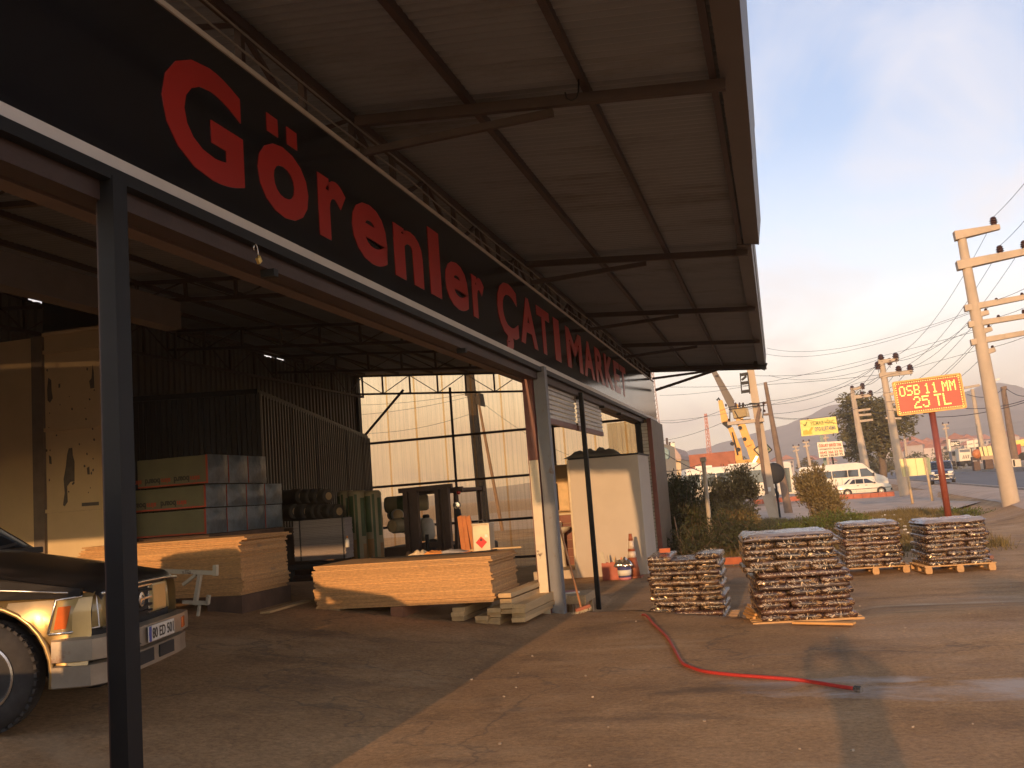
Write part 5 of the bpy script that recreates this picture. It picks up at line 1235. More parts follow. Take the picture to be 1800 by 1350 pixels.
# wrap-round bumper in two bands
def bum(z0, z1, out, name, m):
    path = [(0.50, -0.045), (0.62, -0.048), (0.76, -0.03), (0.835, 0.06), (0.868, 0.30), (0.88, WID/2), (0.868, WID-0.30), (0.835, WID-0.06), (0.76, WID+0.03), (0.62, WID+0.048), (0.50, WID+0.045)]
    rings = []
    for x, y in path:
        cx, cy = 0.3, WID/2; v = Vector((x-cx, (y-cy)*0.5)); v.normalize(); ox, oy = v.x*out, v.y*out
        ix, iy = x-v.x*0.07, y-v.y*0.07
        rings.append([(ix, iy, z0), (x+ox, y+oy*0.6, z0+0.015), (x+ox*1.3, y+oy*0.8, (z0+z1)/2), (x+ox, y+oy*0.6, z1-0.015), (ix, iy, z1)])
    return loft(rings, name, m, PK, close=True, auto=40)
BM = bum(0.435, 0.60, 0.012, 'bumper', M_BUMP)
bum(0.27, 0.432, -0.012, 'bumper_valance', M_BUMP)
for y, rr in ((0.22, -0.5), (WID-0.22, 0.5)):
    MB().box((0.862, y, 0.515), (0.02, 0.20, 0.085), Matrix.Rotation(rr*0.45, 3, 'Z')).build('fog_indicator', M_AMB, BM, local=True, bevel=0.006)
for y in (0.62, 1.04): MB().box((0.86, y, 0.36), (0.03, 0.30, 0.09)).build('air_slot', M_BLACK, PK, local=True)
for y in (0.52, 1.14): MB().box((0.875, y, 0.50), (0.02, 0.08, 0.07)).build('bumper_hole', M_BLACK, BM, local=True)
# number plate
NP = MB().box((0.912, WID/2, 0.52), (0.008, 0.52, 0.112)).build('number_plate', mat('white number plate', (0.70, 0.68, 0.62), 0.4, var=0.03), PK, local=True, bevel=0.004)
MB().box((0.9175, WID/2-0.235, 0.52), (0.004, 0.042, 0.106)).build('blue_band', mat('plate blue', (0.03, 0.07, 0.32), 0.4), NP, local=True)
me = text_mesh('80 ED 501', 0.012, 0.004); xs_ = [v.co.x for v in me.vertices]; ys_ = [v.co.y for v in me.vertices]
for v in me.vertices:
    u_, w_ = (v.co.x-min(xs_) if False else v.co.x), v.co.y
X0, X1, Y0, Y1 = min(xs_), max(xs_), min(ys_), max(ys_)
for v in me.vertices: v.co = Vector((0.9185+0.001*(v.co.z > 0), WID/2-0.195+(v.co.x-X0)/(X1-X0)*0.43, 0.482+(v.co.y-Y0)/(Y1-Y0)*0.076))
me.materials.clear(); me.materials.append(M_FPR)
o = bpy.data.objects.new('plate_number', me); COL.objects.link(o); o.parent = NP; ROOT[o.name] = ROOT[PK.name]
# wheels
def wheel(x, y, sgn):
    w = MB().lathe((x, y, 0.375), (0, -sgn, 0), [(0.225, -0.20), (0.30, -0.215), (0.352, -0.19), (0.375, -0.15), (0.377, -0.05), (0.355, -0.012), (0.30, 0.010), (0.24, 0.006), (0.222, -0.02)], 44).build('wheel', M_TYRE, PK, local=True, auto=40)
    for k in range(44):
        a = 2*math.pi*k/44; c = Vector((x+math.cos(a)*0.372, y+sgn*0.03, 0.375+math.sin(a)*0.372))
        if k == 0: t0 = MB().box((0, 0, 0), (0.030, 0.05, 0.020)).build('tread_block', M_TYRE, w, local=True); q = t0
        else: q = bpy.data.objects.new('tread_block', t0.data); COL.objects.link(q); q.parent = w; ROOT[q.name] = ROOT[PK.name]
        q.location = c; q.rotation_euler = (0, -a+math.pi/2, 0)
    rim = MB().lathe((x, y, 0.375), (0, -sgn, 0), [(0.222, -0.10), (0.228, 0.0), (0.215, 0.006), (0.195, -0.02), (0.165, -0.045), (0.125, -0.02), (0.10, 0.005), (0.07, 0.02), (0.0, 0.022)], 36).build('rim', M_CHROME, w, local=True, auto=50)
    for k in range(6):
        a = 2*math.pi*k/6+0.3; MB().lathe((x+math.cos(a)*0.148, y-sgn*-0.034+0.0, 0.375+math.sin(a)*0.148), (0, -sgn, 0), [(0.024, -0.006), (0.024, 0.006), (0, 0.006)], 10).build('rim_hole', M_BLACK, w, local=True)
    MB().lathe((x, y, 0.375), (0, -sgn, 0), [(0.052, 0.018), (0.048, 0.06), (0.03, 0.07), (0, 0.07)], 16).build('hub_cap', M_DARKST, w, local=True, auto=40)
for x in (0.0, -2.85): wheel(x, -0.005, 1); wheel(x, WID+0.005, -1)
# cab: pillars, roof, glass, wipers; load bed
def cab(x, z, y0, y1): return [(x, y0, z), (x, y1, z)]
base = [(-0.44, 0.04, 1.17), (-0.44, WID-0.04, 1.17)]; top = [(-1.04, 0.17, 1.60), (-1.04, WID-0.17, 1.60)]
gl = MB().slab([Vector(base[0])+Vector((-0.02, 0.07, 0.03)), Vector(base[1])+Vector((-0.02, -0.07, 0.03)), Vector(top[1])+Vector((0.02, -0.05, -0.02)), Vector(top[0])+Vector((0.02, 0.05, -0.02))], (-0.01, 0, -0.008)).build('windscreen', M_GLASS, PK, local=True)
for y0, y1, s in ((0.04, 0.17, 1), (WID-0.04, WID-0.17, -1)):
    MB().bar((-0.42, y0+0.02*s, 1.15), (-1.04, y1, 1.60), 0.05, 0.06).build('pillar', M_PBLK, PK, local=True)
    MB().bar((-2.15, y0+0.01*s, 1.02), (-2.05, y1, 1.60), 0.08, 0.10, up=(1, 0, 0)).build('pillar', M_PBLK, PK, local=True)
    MB().slab([(-0.56, y0+0.004*s, 1.03), (-2.08, y0+0.004*s, 1.03), (-2.0, y1-0.008*s, 1.58), (-1.08, y1-0.008*s, 1.58)], (0, 0.012*s, 0)).build('side_window', M_GLASS, PK, local=True)
    MB().box((-0.68, y0-0.10*s, 1.22), (0.08, 0.16, 0.13)).build('door_mirror', M_BLACK, PK, local=True, bevel=0.02)
    dr = MB().slab([(-0.66, -0.042 if s > 0 else WID+0.042, 0.46), (-1.95, -0.042 if s > 0 else WID+0.042, 0.46), (-1.95, -0.042 if s > 0 else WID+0.042, 0.74), (-0.66, -0.042 if s > 0 else WID+0.042, 0.74)], (0, 0.012*s, 0)).build('door', M_PSIL, PK, local=True)
    MB().box((-1.8, -0.055 if s > 0 else WID+0.055, 0.72), (0.14, 0.025, 0.03)).build('handle', M_BLACK, dr, local=True)
loft([[(x, y, z-0.03) , (x, y+0.06, z), (x, WID-y-0.06, z), (x, WID-y, z-0.03)] for x, y, z in ((-1.02, 0.16, 1.61), (-1.14, 0.15, 1.64), (-1.9, 0.15, 1.65), (-2.08, 0.16, 1.62))], 'roof', M_PBLK, PK, auto=50)
MB().slab([(-2.14, 0.10, 1.06), (-2.14, WID-0.10, 1.06), (-2.06, WID-0.2, 1.48), (-2.06, 0.2, 1.48)], (-0.01, 0, 0)).build('rear_window', M_GLASS, PK, local=True)
MB().span(-2.2, -0.42, 0.05, WID-0.05, 0.5, 1.035).build('cab_floor', M_PBLK, PK, local=True)
MB().span(-3.95, -2.22, 0.06, 0.10, 0.7, 1.02).build('bed_wall', M_PBLK, PK, local=True); MB().span(-3.95, -2.22, WID-0.10, WID-0.06, 0.7, 1.02).build('bed_wall', M_PBLK, PK, local=True)
MB().span(-3.97, -3.93, 0.06, WID-0.06, 0.6, 1.02).build('tailgate', M_PBLK, PK, local=True); MB().span(-3.93, -2.22, 0.06, WID-0.06, 0.62, 0.68).build('bed_floor', M_BLACK, PK, local=True)
for y in (0.35, 0.95): MB().bar((-0.42, y, 1.205), (-0.48, y+0.48, 1.235), 0.014, 0.02).build('wiper', M_BLACK, PK, local=True)
MB().box((-0.39, WID/2, 1.17), (0.12, WID-0.16, 0.05)).build('cowl', M_BLACK, PK, local=True, bevel=0.01)
MB().span(-3.9, 0.5, 0.3, WID-0.3, 0.32, 0.5).build('chassis', M_BLACK, PK, local=True)
PK.scale = (1.04, 1.04, 1.04)
# ------------------------------------------------------------------ planting
def leaf_mat(name, col, var=0.35, rough=0.6):
    m = bpy.data.materials.new(name); m.use_nodes = True; t = m.node_tree; b = t.nodes['Principled BSDF']; N = t.nodes.new; K = t.links.new
    geo = N('ShaderNodeNewGeometry'); nz = N('ShaderNodeTexNoise'); nz.inputs['Scale'].default_value = 2.2; nz.inputs['Detail'].default_value = 5; K(geo.outputs['Position'], nz.inputs['Vector'])
    ad = N('ShaderNodeMath'); ad.operation = 'MULTIPLY_ADD'; K(geo.outputs['Random Per Island'], ad.inputs[0]); ad.inputs[1].default_value = 0.5; K(nz.outputs['Fac'], ad.inputs[2])
    rp = N('ShaderNodeValToRGB'); K(ad.outputs[0], rp.inputs[0]); rp.color_ramp.elements[0].position = 0.4; rp.color_ramp.elements[1].position = 1.05
    rp.color_ramp.elements[0].color = (*[c*(1-var) for c in col], 1); rp.color_ramp.elements[1].color = (*[c*(1+var) for c in col], 1)
    K(rp.outputs[0], b.inputs['Base Color']); b.inputs['Roughness'].default_value = rough; b.inputs['Specular IOR Level'].default_value = 0.2
    tr = N('ShaderNodeBsdfTranslucent'); K(rp.outputs[0], tr.inputs[0]); mx = N('ShaderNodeMixShader'); mx.inputs[0].default_value = 0.2
    out = t.nodes['Material Output']; K(b.outputs[0], mx.inputs[1]); K(tr.outputs[0], mx.inputs[2]); K(mx.outputs[0], out.inputs[0]); return m
M_OLIVE = leaf_mat('dark olive leaves', (0.050, 0.056, 0.026)); M_SCRUB = leaf_mat('brown green scrub', (0.19, 0.145, 0.062)); M_BGREEN = leaf_mat('weed leaves', (0.10, 0.12, 0.028)); M_EUC = leaf_mat('grey green leaves', (0.125, 0.112, 0.05))
M_BARK = mat('grey brown bark', (0.16, 0.115, 0.08), 0.9, var=0.25, sc=6)
def foliage(parent, lobes, n, size, m, seed, upw=0.0, name='crown'):
    g = random.Random(seed); vs = []; fs = []
    vol = [l[1][0]*l[1][1]*l[1][2] for l in lobes]; tot = sum(vol)
    for (c, r), v in zip(lobes, vol):
        for _ in range(int(n*v/tot)):
            while True:
                p = Vector((g.uniform(-1, 1), g.uniform(-1, 1), g.uniform(-1, 1)))
                d = p.length
                if d > 1: continue
                k = 0.5+1.15*noise.noise(p*2.4+Vector((seed, c[0], c[2])))
                if d > 0.36+0.85*k: continue
                if d < 0.35 and g.random() < 0.6: continue
                break
            q = Vector((c[0]+p.x*r[0], c[1]+p.y*r[1], c[2]+p.z*r[2])); s_ = size*g.uniform(0.55, 1.3)
            u = Vector((g.gauss(0, 1), g.gauss(0, 1), g.gauss(0, 0.6)+upw)).normalized(); w_ = u.orthogonal().normalized(); w_ = (Matrix.Rotation(g.uniform(0, 6.28), 3, u) @ w_)
            k0 = len(vs); vs += [q-u*s_, q+w_*s_*0.34, q+u*s_, q-w_*s_*0.34]; fs.append((k0, k0+1, k0+2, k0+3))
    b = MB(); b.add(vs, fs); return b.build(name, m, parent, fix=False)
def sprays(parent, lobes, nb, per, size, m, seed, base, name='crown', upw=0.35):
    """leafy twigs: each runs from the bush's middle to a point on or beyond the lobe's skin, leaves thickest towards the tip"""
    g = random.Random(seed); vs = []; fs = []; tw = MB(); vol = [l[1][0]*l[1][2] for l in lobes]; tot = sum(vol)
    for (c, r), v in zip(lobes, vol):
        c = Vector(c)
        for _ in range(max(3, int(nb*v/tot))):
            d = Vector((g.gauss(0, 1), g.gauss(0, 1), g.gauss(upw, 0.9))).normalized()
            tip = c+Vector((d.x*r[0], d.y*r[1], d.z*r[2]))*(g.uniform(0.55, 1.0) if g.random() < 0.8 else g.uniform(1.0, 1.3))
            st = c+Vector((g.uniform(-.4, .4)*r[0], g.uniform(-.4, .4)*r[1], -g.uniform(0.2, 0.9)*r[2])); mid = st.lerp(tip, 0.5)+Vector((0, 0, -0.10*r[2]))+Vector((d.x, d.y, 0))*0.12*r[0]
            tw.tube([st, mid, tip], [0.010, 0.007, 0.003], 3, caps=False)
            for k in range(per):
                t = 1-(g.random()**1.5)*0.75; q = (st.lerp(mid, t*2) if t < 0.5 else mid.lerp(tip, t*2-1))
                q = q+Vector((g.gauss(0, 1), g.gauss(0, 1), g.gauss(0, 1)))*size*0.9
                u = ((tip-mid).normalized()+Vector((g.gauss(0, .6), g.gauss(0, .6), g.gauss(0.1, .5)))).normalized(); w_ = Matrix.Rotation(g.uniform(0, 6.28), 3, u) @ u.orthogonal().normalized(); s_ = size*g.uniform(0.6, 1.35)
                k0 = len(vs); vs += [q-u*s_*0.2, q+u*s_*0.5+w_*s_*0.26, q+u*s_*1.2, q+u*s_*0.5-w_*s_*0.26]; fs.append((k0, k0+1, k0+2, k0+3))
    kind(tw.build('twigs', M_BARK, parent), 'stuff'); b = MB(); b.add(vs, fs); return b.build(name, m, parent, fix=False)
def shrub(name, label, base, lobes, n, size, m, seed, stems=7, upw=0.2, group=None, cat='bush'):
    t = thing(name, label, cat, base, 0, group); g = random.Random(seed); b = MB(); bs = Vector(base)
    for i in range(stems):
        c, r = lobes[i % len(lobes)]; e = Vector(c)+Vector((g.uniform(-.6, .6)*r[0], g.uniform(-.6, .6)*r[1], g.uniform(0, .7)*r[2])); s0 = bs+Vector((g.uniform(-.25, .25), g.uniform(-.15, .15), -0.1))
        mid = s0.lerp(e, 0.5)+Vector((g.uniform(-.15, .15), g.uniform(-.1, .1), 0.1)); b.tube([s0, mid, e], [0.03, 0.018, 0.006], 5)
    b.build('stems', M_BARK, t); sprays(t, lobes, max(30, n//34), 34, size, m, seed, bs, upw=0.35+upw*0.5); return t
def G(px, py, Y):
    p = at(px, py, Y); return Vector((p.x, Y, gz(p.x, Y)))
def lobe(px, py, Y, rx, rz, ry=None): p = at(px, py, Y); return ((p.x, Y, p.z), (rx, ry or rx, rz))
shrub('olive_bush', 'dark rounded olive bush against the far corner of the shop', G(1195, 965, 28.6), [lobe(1190, 905, 28.8, 0.9, 1.05), lobe(1222, 915, 28.6, 0.65, 0.85), lobe(1178, 862, 29.2, 0.55, 0.5), lobe(1205, 862, 29, 0.6, 0.5), lobe(1240, 935, 28.3, 0.6, 0.6), lobe(1170, 930, 28.8, 0.7, 0.75)], 17000, 0.075, M_OLIVE, 1, 9)
shrub('scrub_bush', 'tall brown-green bush in front of the white bus', G(1275, 955, 32), [lobe(1283, 862, 32.2, 0.75, 0.75), lobe(1300, 840, 32.4, 0.45, 0.42), lobe(1262, 885, 32, 0.6, 0.6), lobe(1250, 915, 31.6, 0.6, 0.5), lobe(1318, 862, 32, 0.35, 0.4)], 7500, 0.08, M_SCRUB, 2, 9)
shrub('scrub_bush', 'low pale brown bush in front of the tall one', G(1285, 955, 29.6), [lobe(1290, 905, 29.8, 0.68, 0.42), lobe(1312, 912, 29.6, 0.4, 0.34), lobe(1265, 915, 29.5, 0.4, 0.34)], 5200, 0.07, M_SCRUB, 3, 7)
shrub('scrub_bush', 'upright feathery bush left of the white sedan', G(1440, 935, 35), [lobe(1428, 865, 35.2, 0.62, 0.72), lobe(1449, 872, 35, 0.5, 0.65), lobe(1412, 855, 35.6, 0.32, 0.42), lobe(1456, 898, 34.6, 0.55, 0.5), lobe(1436, 836, 35.2, 0.30, 0.35), lobe(1468, 890, 34.8, 0.34, 0.42)], 8500, 0.085, M_SCRUB, 4, 12, upw=0.9)
shrub('weed_patch', 'green weeds at the foot of the feathery bush', G(1430, 940, 31), [lobe(1465, 918, 31.5, 0.75, 0.40), lobe(1420, 928, 31, 0.8, 0.34), lobe(1380, 936, 30.5, 0.7, 0.3), lobe(1500, 915, 33, 0.5, 0.3)], 6000, 0.06, M_BGREEN, 5, 8, upw=0.8, cat='weeds')
shrub('weed_patch', 'dark green weeds between the two nearest wrapped loads', G(1290, 975, 26), [lobe(1260, 955, 26.5, 0.9, 0.40), lobe(1305, 950, 26.6, 0.8, 0.42), lobe(1345, 945, 27.4, 0.7, 0.36), lobe(1220, 960, 26.2, 0.8, 0.5), lobe(1285, 930, 27.5, 0.8, 0.5)], 11000, 0.06, M_OLIVE, 6, 8, upw=0.6, cat='weeds')
shrub('weed_patch', 'green weeds behind the rightmost load by the road', G(1720, 915, 40), [lobe(1700, 905, 40, 0.9, 0.25), lobe(1740, 912, 38.5, 0.8, 0.28), lobe(1790, 915, 38, 0.9, 0.30), lobe(1670, 902, 41, 0.6, 0.2)], 5500, 0.06, M_BGREEN, 7, 6, upw=0.8, cat='weeds')
# dry grass on the verge: nobody could count it
M_GRASS = leaf_mat('dry and green grass', (0.17, 0.125, 0.045), 0.45)
g = random.Random(4); vs = []; fs = []
for _ in range(52000):
    y = 22.8+(g.random()**0.8)*24; x0_, x1_ = -3.2+0.04*(y-22), 4.6+0.085*(y-20)
    if y < 27: x0_ = -1.5
    x = g.uniform(x0_, x1_)
    k = noise.noise(Vector((x*0.5, y*0.35, 2)))
    if k < -0.12 and g.random() < 0.85: continue
    if y < 24.2+0.5*noise.noise(Vector((x*1.3, 0, 0))) and g.random() < 0.8: continue
    h = g.uniform(0.08, 0.30)*(0.7+0.9*max(0, k)); z = gz(x, y)-0.01; a = g.uniform(0, 6.28); dx, dy = math.cos(a)*0.012, math.sin(a)*0.012; lx, ly = g.gauss(0, 0.35)*h, g.gauss(0, 0.3)*h
    n0 = len(vs); vs += [(x-dx, y-dy, z), (x+dx, y+dy, z), (x+lx, y+ly, z+h)]; fs.append((n0, n0+1, n0+2))
b = MB(); b.add(vs, fs); kind(b.build('grass', M_GRASS, fix=False), 'stuff')
g = random.Random(8); b = MB()
for _ in range(34):
    y = g.uniform(29, 43); x = g.uniform(1, 5.0); z = gz(x, y)+0.08
    b.box((x, y, z), (g.uniform(.04, .12), g.uniform(.04, .1), g.uniform(.02, .05)), Matrix.Rotation(g.uniform(-.6, .6), 3, 'X') @ Matrix.Rotation(g.uniform(0, 3), 3, 'Z'))
kind(b.build('litter', M_WHITE), 'stuff')
g = random.Random(18); b = MB()
for _ in range(130):
    y = g.uniform(4, 20); x = g.uniform(-3, 6+y*0.1); r = g.uniform(.004, .012); z = gz(x, y)
    b.box((x, y, z+r*0.3), (r*2, r*1.6, r*1.3), Matrix.Rotation(g.uniform(0, 3), 3, 'Z') @ Matrix.Rotation(g.uniform(-.5, .5), 3, 'X'))
kind(b.build('gravel', mat('pebbles', (0.34, 0.27, 0.20), 0.9, var=0.3, sc=9)), 'stuff')

# ------------------------------------------------------------------ utility poles
M_CONC = mat('pale concrete pole', (0.47, 0.38, 0.28), 0.85, var=0.12, sc=1.2, bump=0.15, bsc=8)
M_WOODP = mat('weathered wood pole', (0.20, 0.14, 0.10), 0.9, var=0.2, sc=3)
M_INS = mat('brown glazed insulator', (0.07, 0.035, 0.028), 0.25)
def insulator(parent, px, py, Y, h, name='insulator'):
    p = at(px, py, Y); k = h
    MB().lathe(p, (0, 0, 1), [(0.03*k, -0.75*k), (0.03*k, -0.45*k), (0.30*k, -0.42*k), (0.22*k, -0.25*k), (0.36*k, -0.2*k), (0.24*k, -0.05*k), (0.36*k, 0.0), (0.22*k, 0.15*k), (0.30*k, 0.2*k), (0.16*k, 0.36*k), (0.0, 0.4*k)], 12).build(name, M_INS, parent, auto=50)
def upole(name, label, base, top, Y, r0, r1, m, arms=(), ins=(), am=None, group=None, round_=True, n=12):
    pb, pt = at(*base, Y), at(*top, Y); d = (pb-pt).normalized()
    t = thing(name, label, 'pole', pb, 0, group)
    k = MB()
    if round_: k.tube([pb+d*0.9, pb, pt], [r0, r0, r1], n)
    else: k.bar(pb+d*0.9, pt, r0*2, r0*2, up=(0, 1, 0), w1=r1*2, h1=r1*2)
    k.build('shaft', m, t, auto=40)
    for a, b_, w0, w1 in arms:
        A, B = at(*a, Y), at(*b_, Y)
        MB().bar(A+Vector((0, -0.02, 0)), B+Vector((0, -0.02, 0)), w0*1.2, w0, w1=w1*1.2, h1=w1).build('crossarm', am or m, t, bevel=0.02 if Y < 60 else 0)
    for px, py, h in ins: insulator(t, px, py, Y, h)
    return t
def c15(x, y): return (1500+x/3.373, 340+y/3.373)
A_ = [(c15(597, 255), c15(640, 240), 0.36, 0.36), (c15(640, 240), c15(865, 200), 0.34, 0.18)]
upole('utility_pole', 'tall pale concrete pole with five crossarms, nearest the right edge', (1781, 906), (1689, 412), 38.3, 0.31, 0.155, M_CONC,
      [(c15(597, 256), c15(866, 200), 0.34, 0.19), (c15(612, 432), c15(1100, 330), 0.34, 0.22), (c15(657, 684), c15(1100, 600), 0.24, 0.17), (c15(735, 722), c15(801, 706), 0.20, 0.16), (c15(680, 780), c15(1100, 715), 0.22, 0.17),
       (c15(755, 823), c15(820, 803), 0.20, 0.16), (c15(695, 886), c15(1100, 812), 0.22, 0.17), (c15(775, 945), c15(840, 926), 0.20, 0.16)],
      [(*c15(830, 162), 0.40), (*c15(868, 332), 0.40), (*c15(1012, 302), 0.40), (*c15(848, 632), 0.20), (*c15(1000, 600), 0.20), (*c15(785, 692), 0.18), (*c15(860, 732), 0.20), (*c15(803, 790), 0.18), (*c15(1008, 700), 0.2), (*c15(825, 912), 0.18)], n=16)
def c14(x, y): return (1400+x/4.5, 620+y/4.5)
upole('utility_pole', 'concrete pole with three insulators on its upper arm, behind the red price sign', (1589, 864), (1549, 634), 72, 0.34, 0.20, M_CONC,
      [(c14(645, 74), c14(802, 56), 0.30, 0.22), (c14(655, 182), c14(915, 153), 0.34, 0.26), (c14(685, 336), c14(765, 325), 0.2, 0.2), (c14(700, 396), c14(775, 388), 0.2, 0.2), (c14(715, 457), c14(790, 450), 0.2, 0.2), (c14(705, 517), c14(830, 520), 0.14, 0.12)],
      [(*c14(668, 42), 0.7), (*c14(785, 30), 0.7), (*c14(736, 68), 0.6), (*c14(643, 98), 0.7), (*c14(808, 133), 0.7), (*c14(898, 122), 0.7)])
upole('utility_pole', 'concrete pole in front of the big tree, its crossarms among the branches', (1522, 826), (1498, 688), 104, 0.42, 0.22, M_CONC,
      [(c14(428, 292), c14(520, 275), 0.3, 0.25), (c14(440, 355), c14(590, 335), 0.34, 0.3), (c14(465, 462), c14(585, 445), 0.25, 0.2), (c14(475, 497), c14(592, 487), 0.25, 0.2), (c14(480, 545), c14(605, 530), 0.25, 0.2)],
      [(*c14(440, 280), 0.7), (*c14(521, 262), 0.8), (*c14(519, 330), 0.8), (*c14(586, 320), 0.8)])
upole('utility_pole', 'plain wooden pole at the right beyond the road', (1783, 802), (1763, 682), 128, 0.45, 0.30, M_WOODP, [((1760, 684), (1769, 682), 0.5, 0.5)], [])
upole('utility_pole', 'thin faded pole with a wide top arm, right of the price sign', (1728, 800), (1709, 684), 150, 0.42, 0.25, M_CONC, [((1695, 682), (1722, 677), 0.35, 0.3)], [])
for i, (a, b_, Y, lab) in enumerate((((1425, 822), (1416, 776), 190, 'faint distant pole left of the yellow crane sign'), ((1404, 815), (1398, 784), 220, 'short faint pole left of the white telephone sign'), ((1456, 815), (1450, 762), 200, 'faint distant pole behind the white telephone sign'), ((1668, 795), (1661, 745), 230, 'faint pole between price sign post and road'), ((1594, 805), (1588, 752), 230, 'faint pole right of the concrete pole behind the sign'))):
    upole('utility_pole', lab, a, b_, Y, 0.3, 0.2, M_CONC, [((b_[0]-5, b_[1]+2), (b_[0]+6, b_[1]+1), 0.3, 0.3), ((b_[0]-4, b_[1]+9), (b_[0]+7, b_[1]+7), 0.3, 0.3)], [(b_[0]-4, b_[1]-1, 0.5), (b_[0]+6, b_[1]-2, 0.5)])
# transformer pole: square concrete shaft, platform, transformer, fuse ladder, cables
def c12(x, y): return (1240+x/10.39, 700+y/10.38)
TP = upole('transformer_pole', 'square concrete pole carrying a transformer platform above the bus', (1362, 918), (1316, 630), 47, 0.235, 0.16, M_CONC, [], [], round_=False)
YT = 46.6
tp_ = lambda px, py, d=0: at(px, py, YT+d)
MB().bar(tp_(1347, 870, -0.1), tp_(1364, 922, -0.1), 0.40, 0.40, up=(0, 1, 0)).build('foot_block', M_CONC, TP)
MB().bar(tp_(1279, 745), tp_(1343, 738), 0.36, 0.16).build('platform_beam', M_CONC, TP)
MB().bar(tp_(1279, 745, 0.6), tp_(1343, 738, 0.6), 0.36, 0.16).build('platform_beam', M_CONC, TP)
MB().bar(tp_(1306, 634), tp_(1330, 628), 0.2, 0.2).build('top_arm', M_CONC, TP)
trf = MB().box(tp_(1300, 726, 0.3), (0.62, 0.6, 0.46), Matrix.Rotation(R(-6), 3, 'Y')).build('transformer', mat('olive transformer paint', (0.27, 0.19, 0.07), 0.5), TP, bevel=0.03)
for i in range(4): MB().box(tp_(1311+i*1.6, 725, 0.05), (0.03, 0.3, 0.40), Matrix.Rotation(R(-6), 3, 'Y')).build('cooling_fin', MATS['olive transformer paint'], trf)
for px in (1293, 1300, 1306): MB().lathe(tp_(px, 716, 0.3), (0.1, 0, 1), [(0.06, 0), (0.05, 0.2), (0, 0.24)], 8).build('bushing', M_INS, trf)
for px0, px1 in ((1301, 1304), (1314, 1318)): MB().bar(tp_(px0, 656), tp_(px1, 692), 0.05, 0.05, up=(0, 1, 0)).build('fuse_rail', M_DARKST, TP)
for py in (658, 673, 688): MB().bar(tp_(1301+(py-656)*0.1, py+1), tp_(1315+(py-656)*0.1, py-1), 0.12, 0.14).build('fuse_switch', M_BLACK, TP)
MB().bar(tp_(1304, 668), tp_(1312, 661), 0.10, 0.10).build('fuse_switch', M_BLACK, TP)
cb = MB(); 
for o_ in (0, 2.2, 4.4): cb.tube([tp_(1334+o_*0.3, 716), tp_(1329+o_, 738, -0.3), tp_(1331+o_, 760, -0.3), tp_(1335+o_*0.8, 790, -0.3), tp_(1340+o_*0.7, 830, -0.3), tp_(1347+o_*0.6, 868, -0.4)], 0.045, 6)
kind(cb.build('cables', M_WOODP, TP), 'stuff')
for pts in (((1281, 716), (1345, 707)), ((1281, 720), (1344, 712)), ((1283, 745), (1283, 716)), ((1340, 740), (1343, 708))): MB().bar(tp_(*pts[0]), tp_(*pts[1]), 0.045, 0.045, up=(0, 1, 0)).build('frame_rail', M_DARKST, TP)
for pts in (((1303, 714), (1306, 709), (1311, 714)), ((1291, 722), (1298, 735), (1306, 738), (1320, 737)), ((1313, 713), (1318, 709), (1329, 709))): MB().tube([tp_(*q) for q in pts], 0.025, 5).build('jumper_cable', M_BLACK, TP)
for px, py in ((1276, 712), (1281, 738), (1333, 712), (1342, 708), (1337, 720), (1344, 722)): insulator(TP, px, py, YT, 0.15)
MB().box(tp_(1349, 860, -0.35), (0.30, 0.03, 0.19), Matrix.Rotation(R(4), 3, 'Y')).build('notice_plate', M_WHITE, TP)
upole('utility_pole', 'dark wooden pole with cable bundle, right of the transformer pole', (1387, 905), (1345, 672), 56, 0.23, 0.10, M_WOODP, [((1340, 709), (1352, 707), 0.12, 0.12), ((1342, 729), (1353, 728), 0.12, 0.12)], [(1350, 707, .15), (1342, 712, .15), (1353, 727, .15)])
upole('utility_pole', 'dark wooden pole standing right behind the clear far wall', (851, 912), (824, 640), 34, 0.21, 0.17, mat('dark grey pole', (0.045, 0.043, 0.045), 0.9), [((818, 694), (840, 690), 0.10, 0.10), ((838, 705), (848, 703), 0.25, 0.5)], [])
upole('utility_pole', 'thin pole right of the dark pole behind the clear far wall', (878, 905), (838, 690), 52, 0.10, 0.07, M_WOODP)
upole('metal_post', 'slim grey steel post with a dark cap between the bushes', (1252, 966), (1236, 808), 27.6, 0.062, 0.058, mat('grey galvanised post', (0.42, 0.36, 0.28), 0.6, var=0.2, sc=2, stain=(0.16, 0.13, 0.11), st_sc=1.2), [((1235.6, 804), (1236.6, 812), 0.14, 0.14)], [])
upole('wooden_stake', 'thin wooden stake standing in the dark olive bush', (1196, 968), (1185, 908), 26.3, 0.022, 0.018, M_WOODP)
MRR = thing('traffic_mirror', 'round convex mirror seen from its black back near the transformer pole', 'mirror', at(1369, 905, 50))
MB().lathe(at(1361, 832, 50), (0.25, -1, 0), [(0.50, -0.12), (0.53, -0.05), (0.40, 0.02), (0.15, 0.07), (0, 0.08)], 24).build('mirror_back', M_BLACK, MRR, smooth=True)
MB().tube([at(1362, 838, 50.1), at(1372, 915, 50.1)], 0.05, 8).build('post', M_DARKST, MRR)
DM = thing('diamond_sign', 'pale diamond-shaped warning board behind the transformer pole', 'sign', at(1350, 880, 62))
dc = at(1341, 791, 62); dpts = [at(1325, 790, 62), at(1339, 805, 62), at(1357, 791, 62), at(1344, 777, 62)]
MB().slab(dpts, (0, 0.05, 0)).build('board', mat('pale yellow board', (0.70, 0.62, 0.34), 0.6), DM)
for i in range(4): MB().bar(dpts[i]+Vector((0, -0.03, 0)), dpts[(i+1) % 4]+Vector((0, -0.03, 0)), 0.07, 0.05, up=(0, 1, 0)).build('border', M_BLACK, DM)
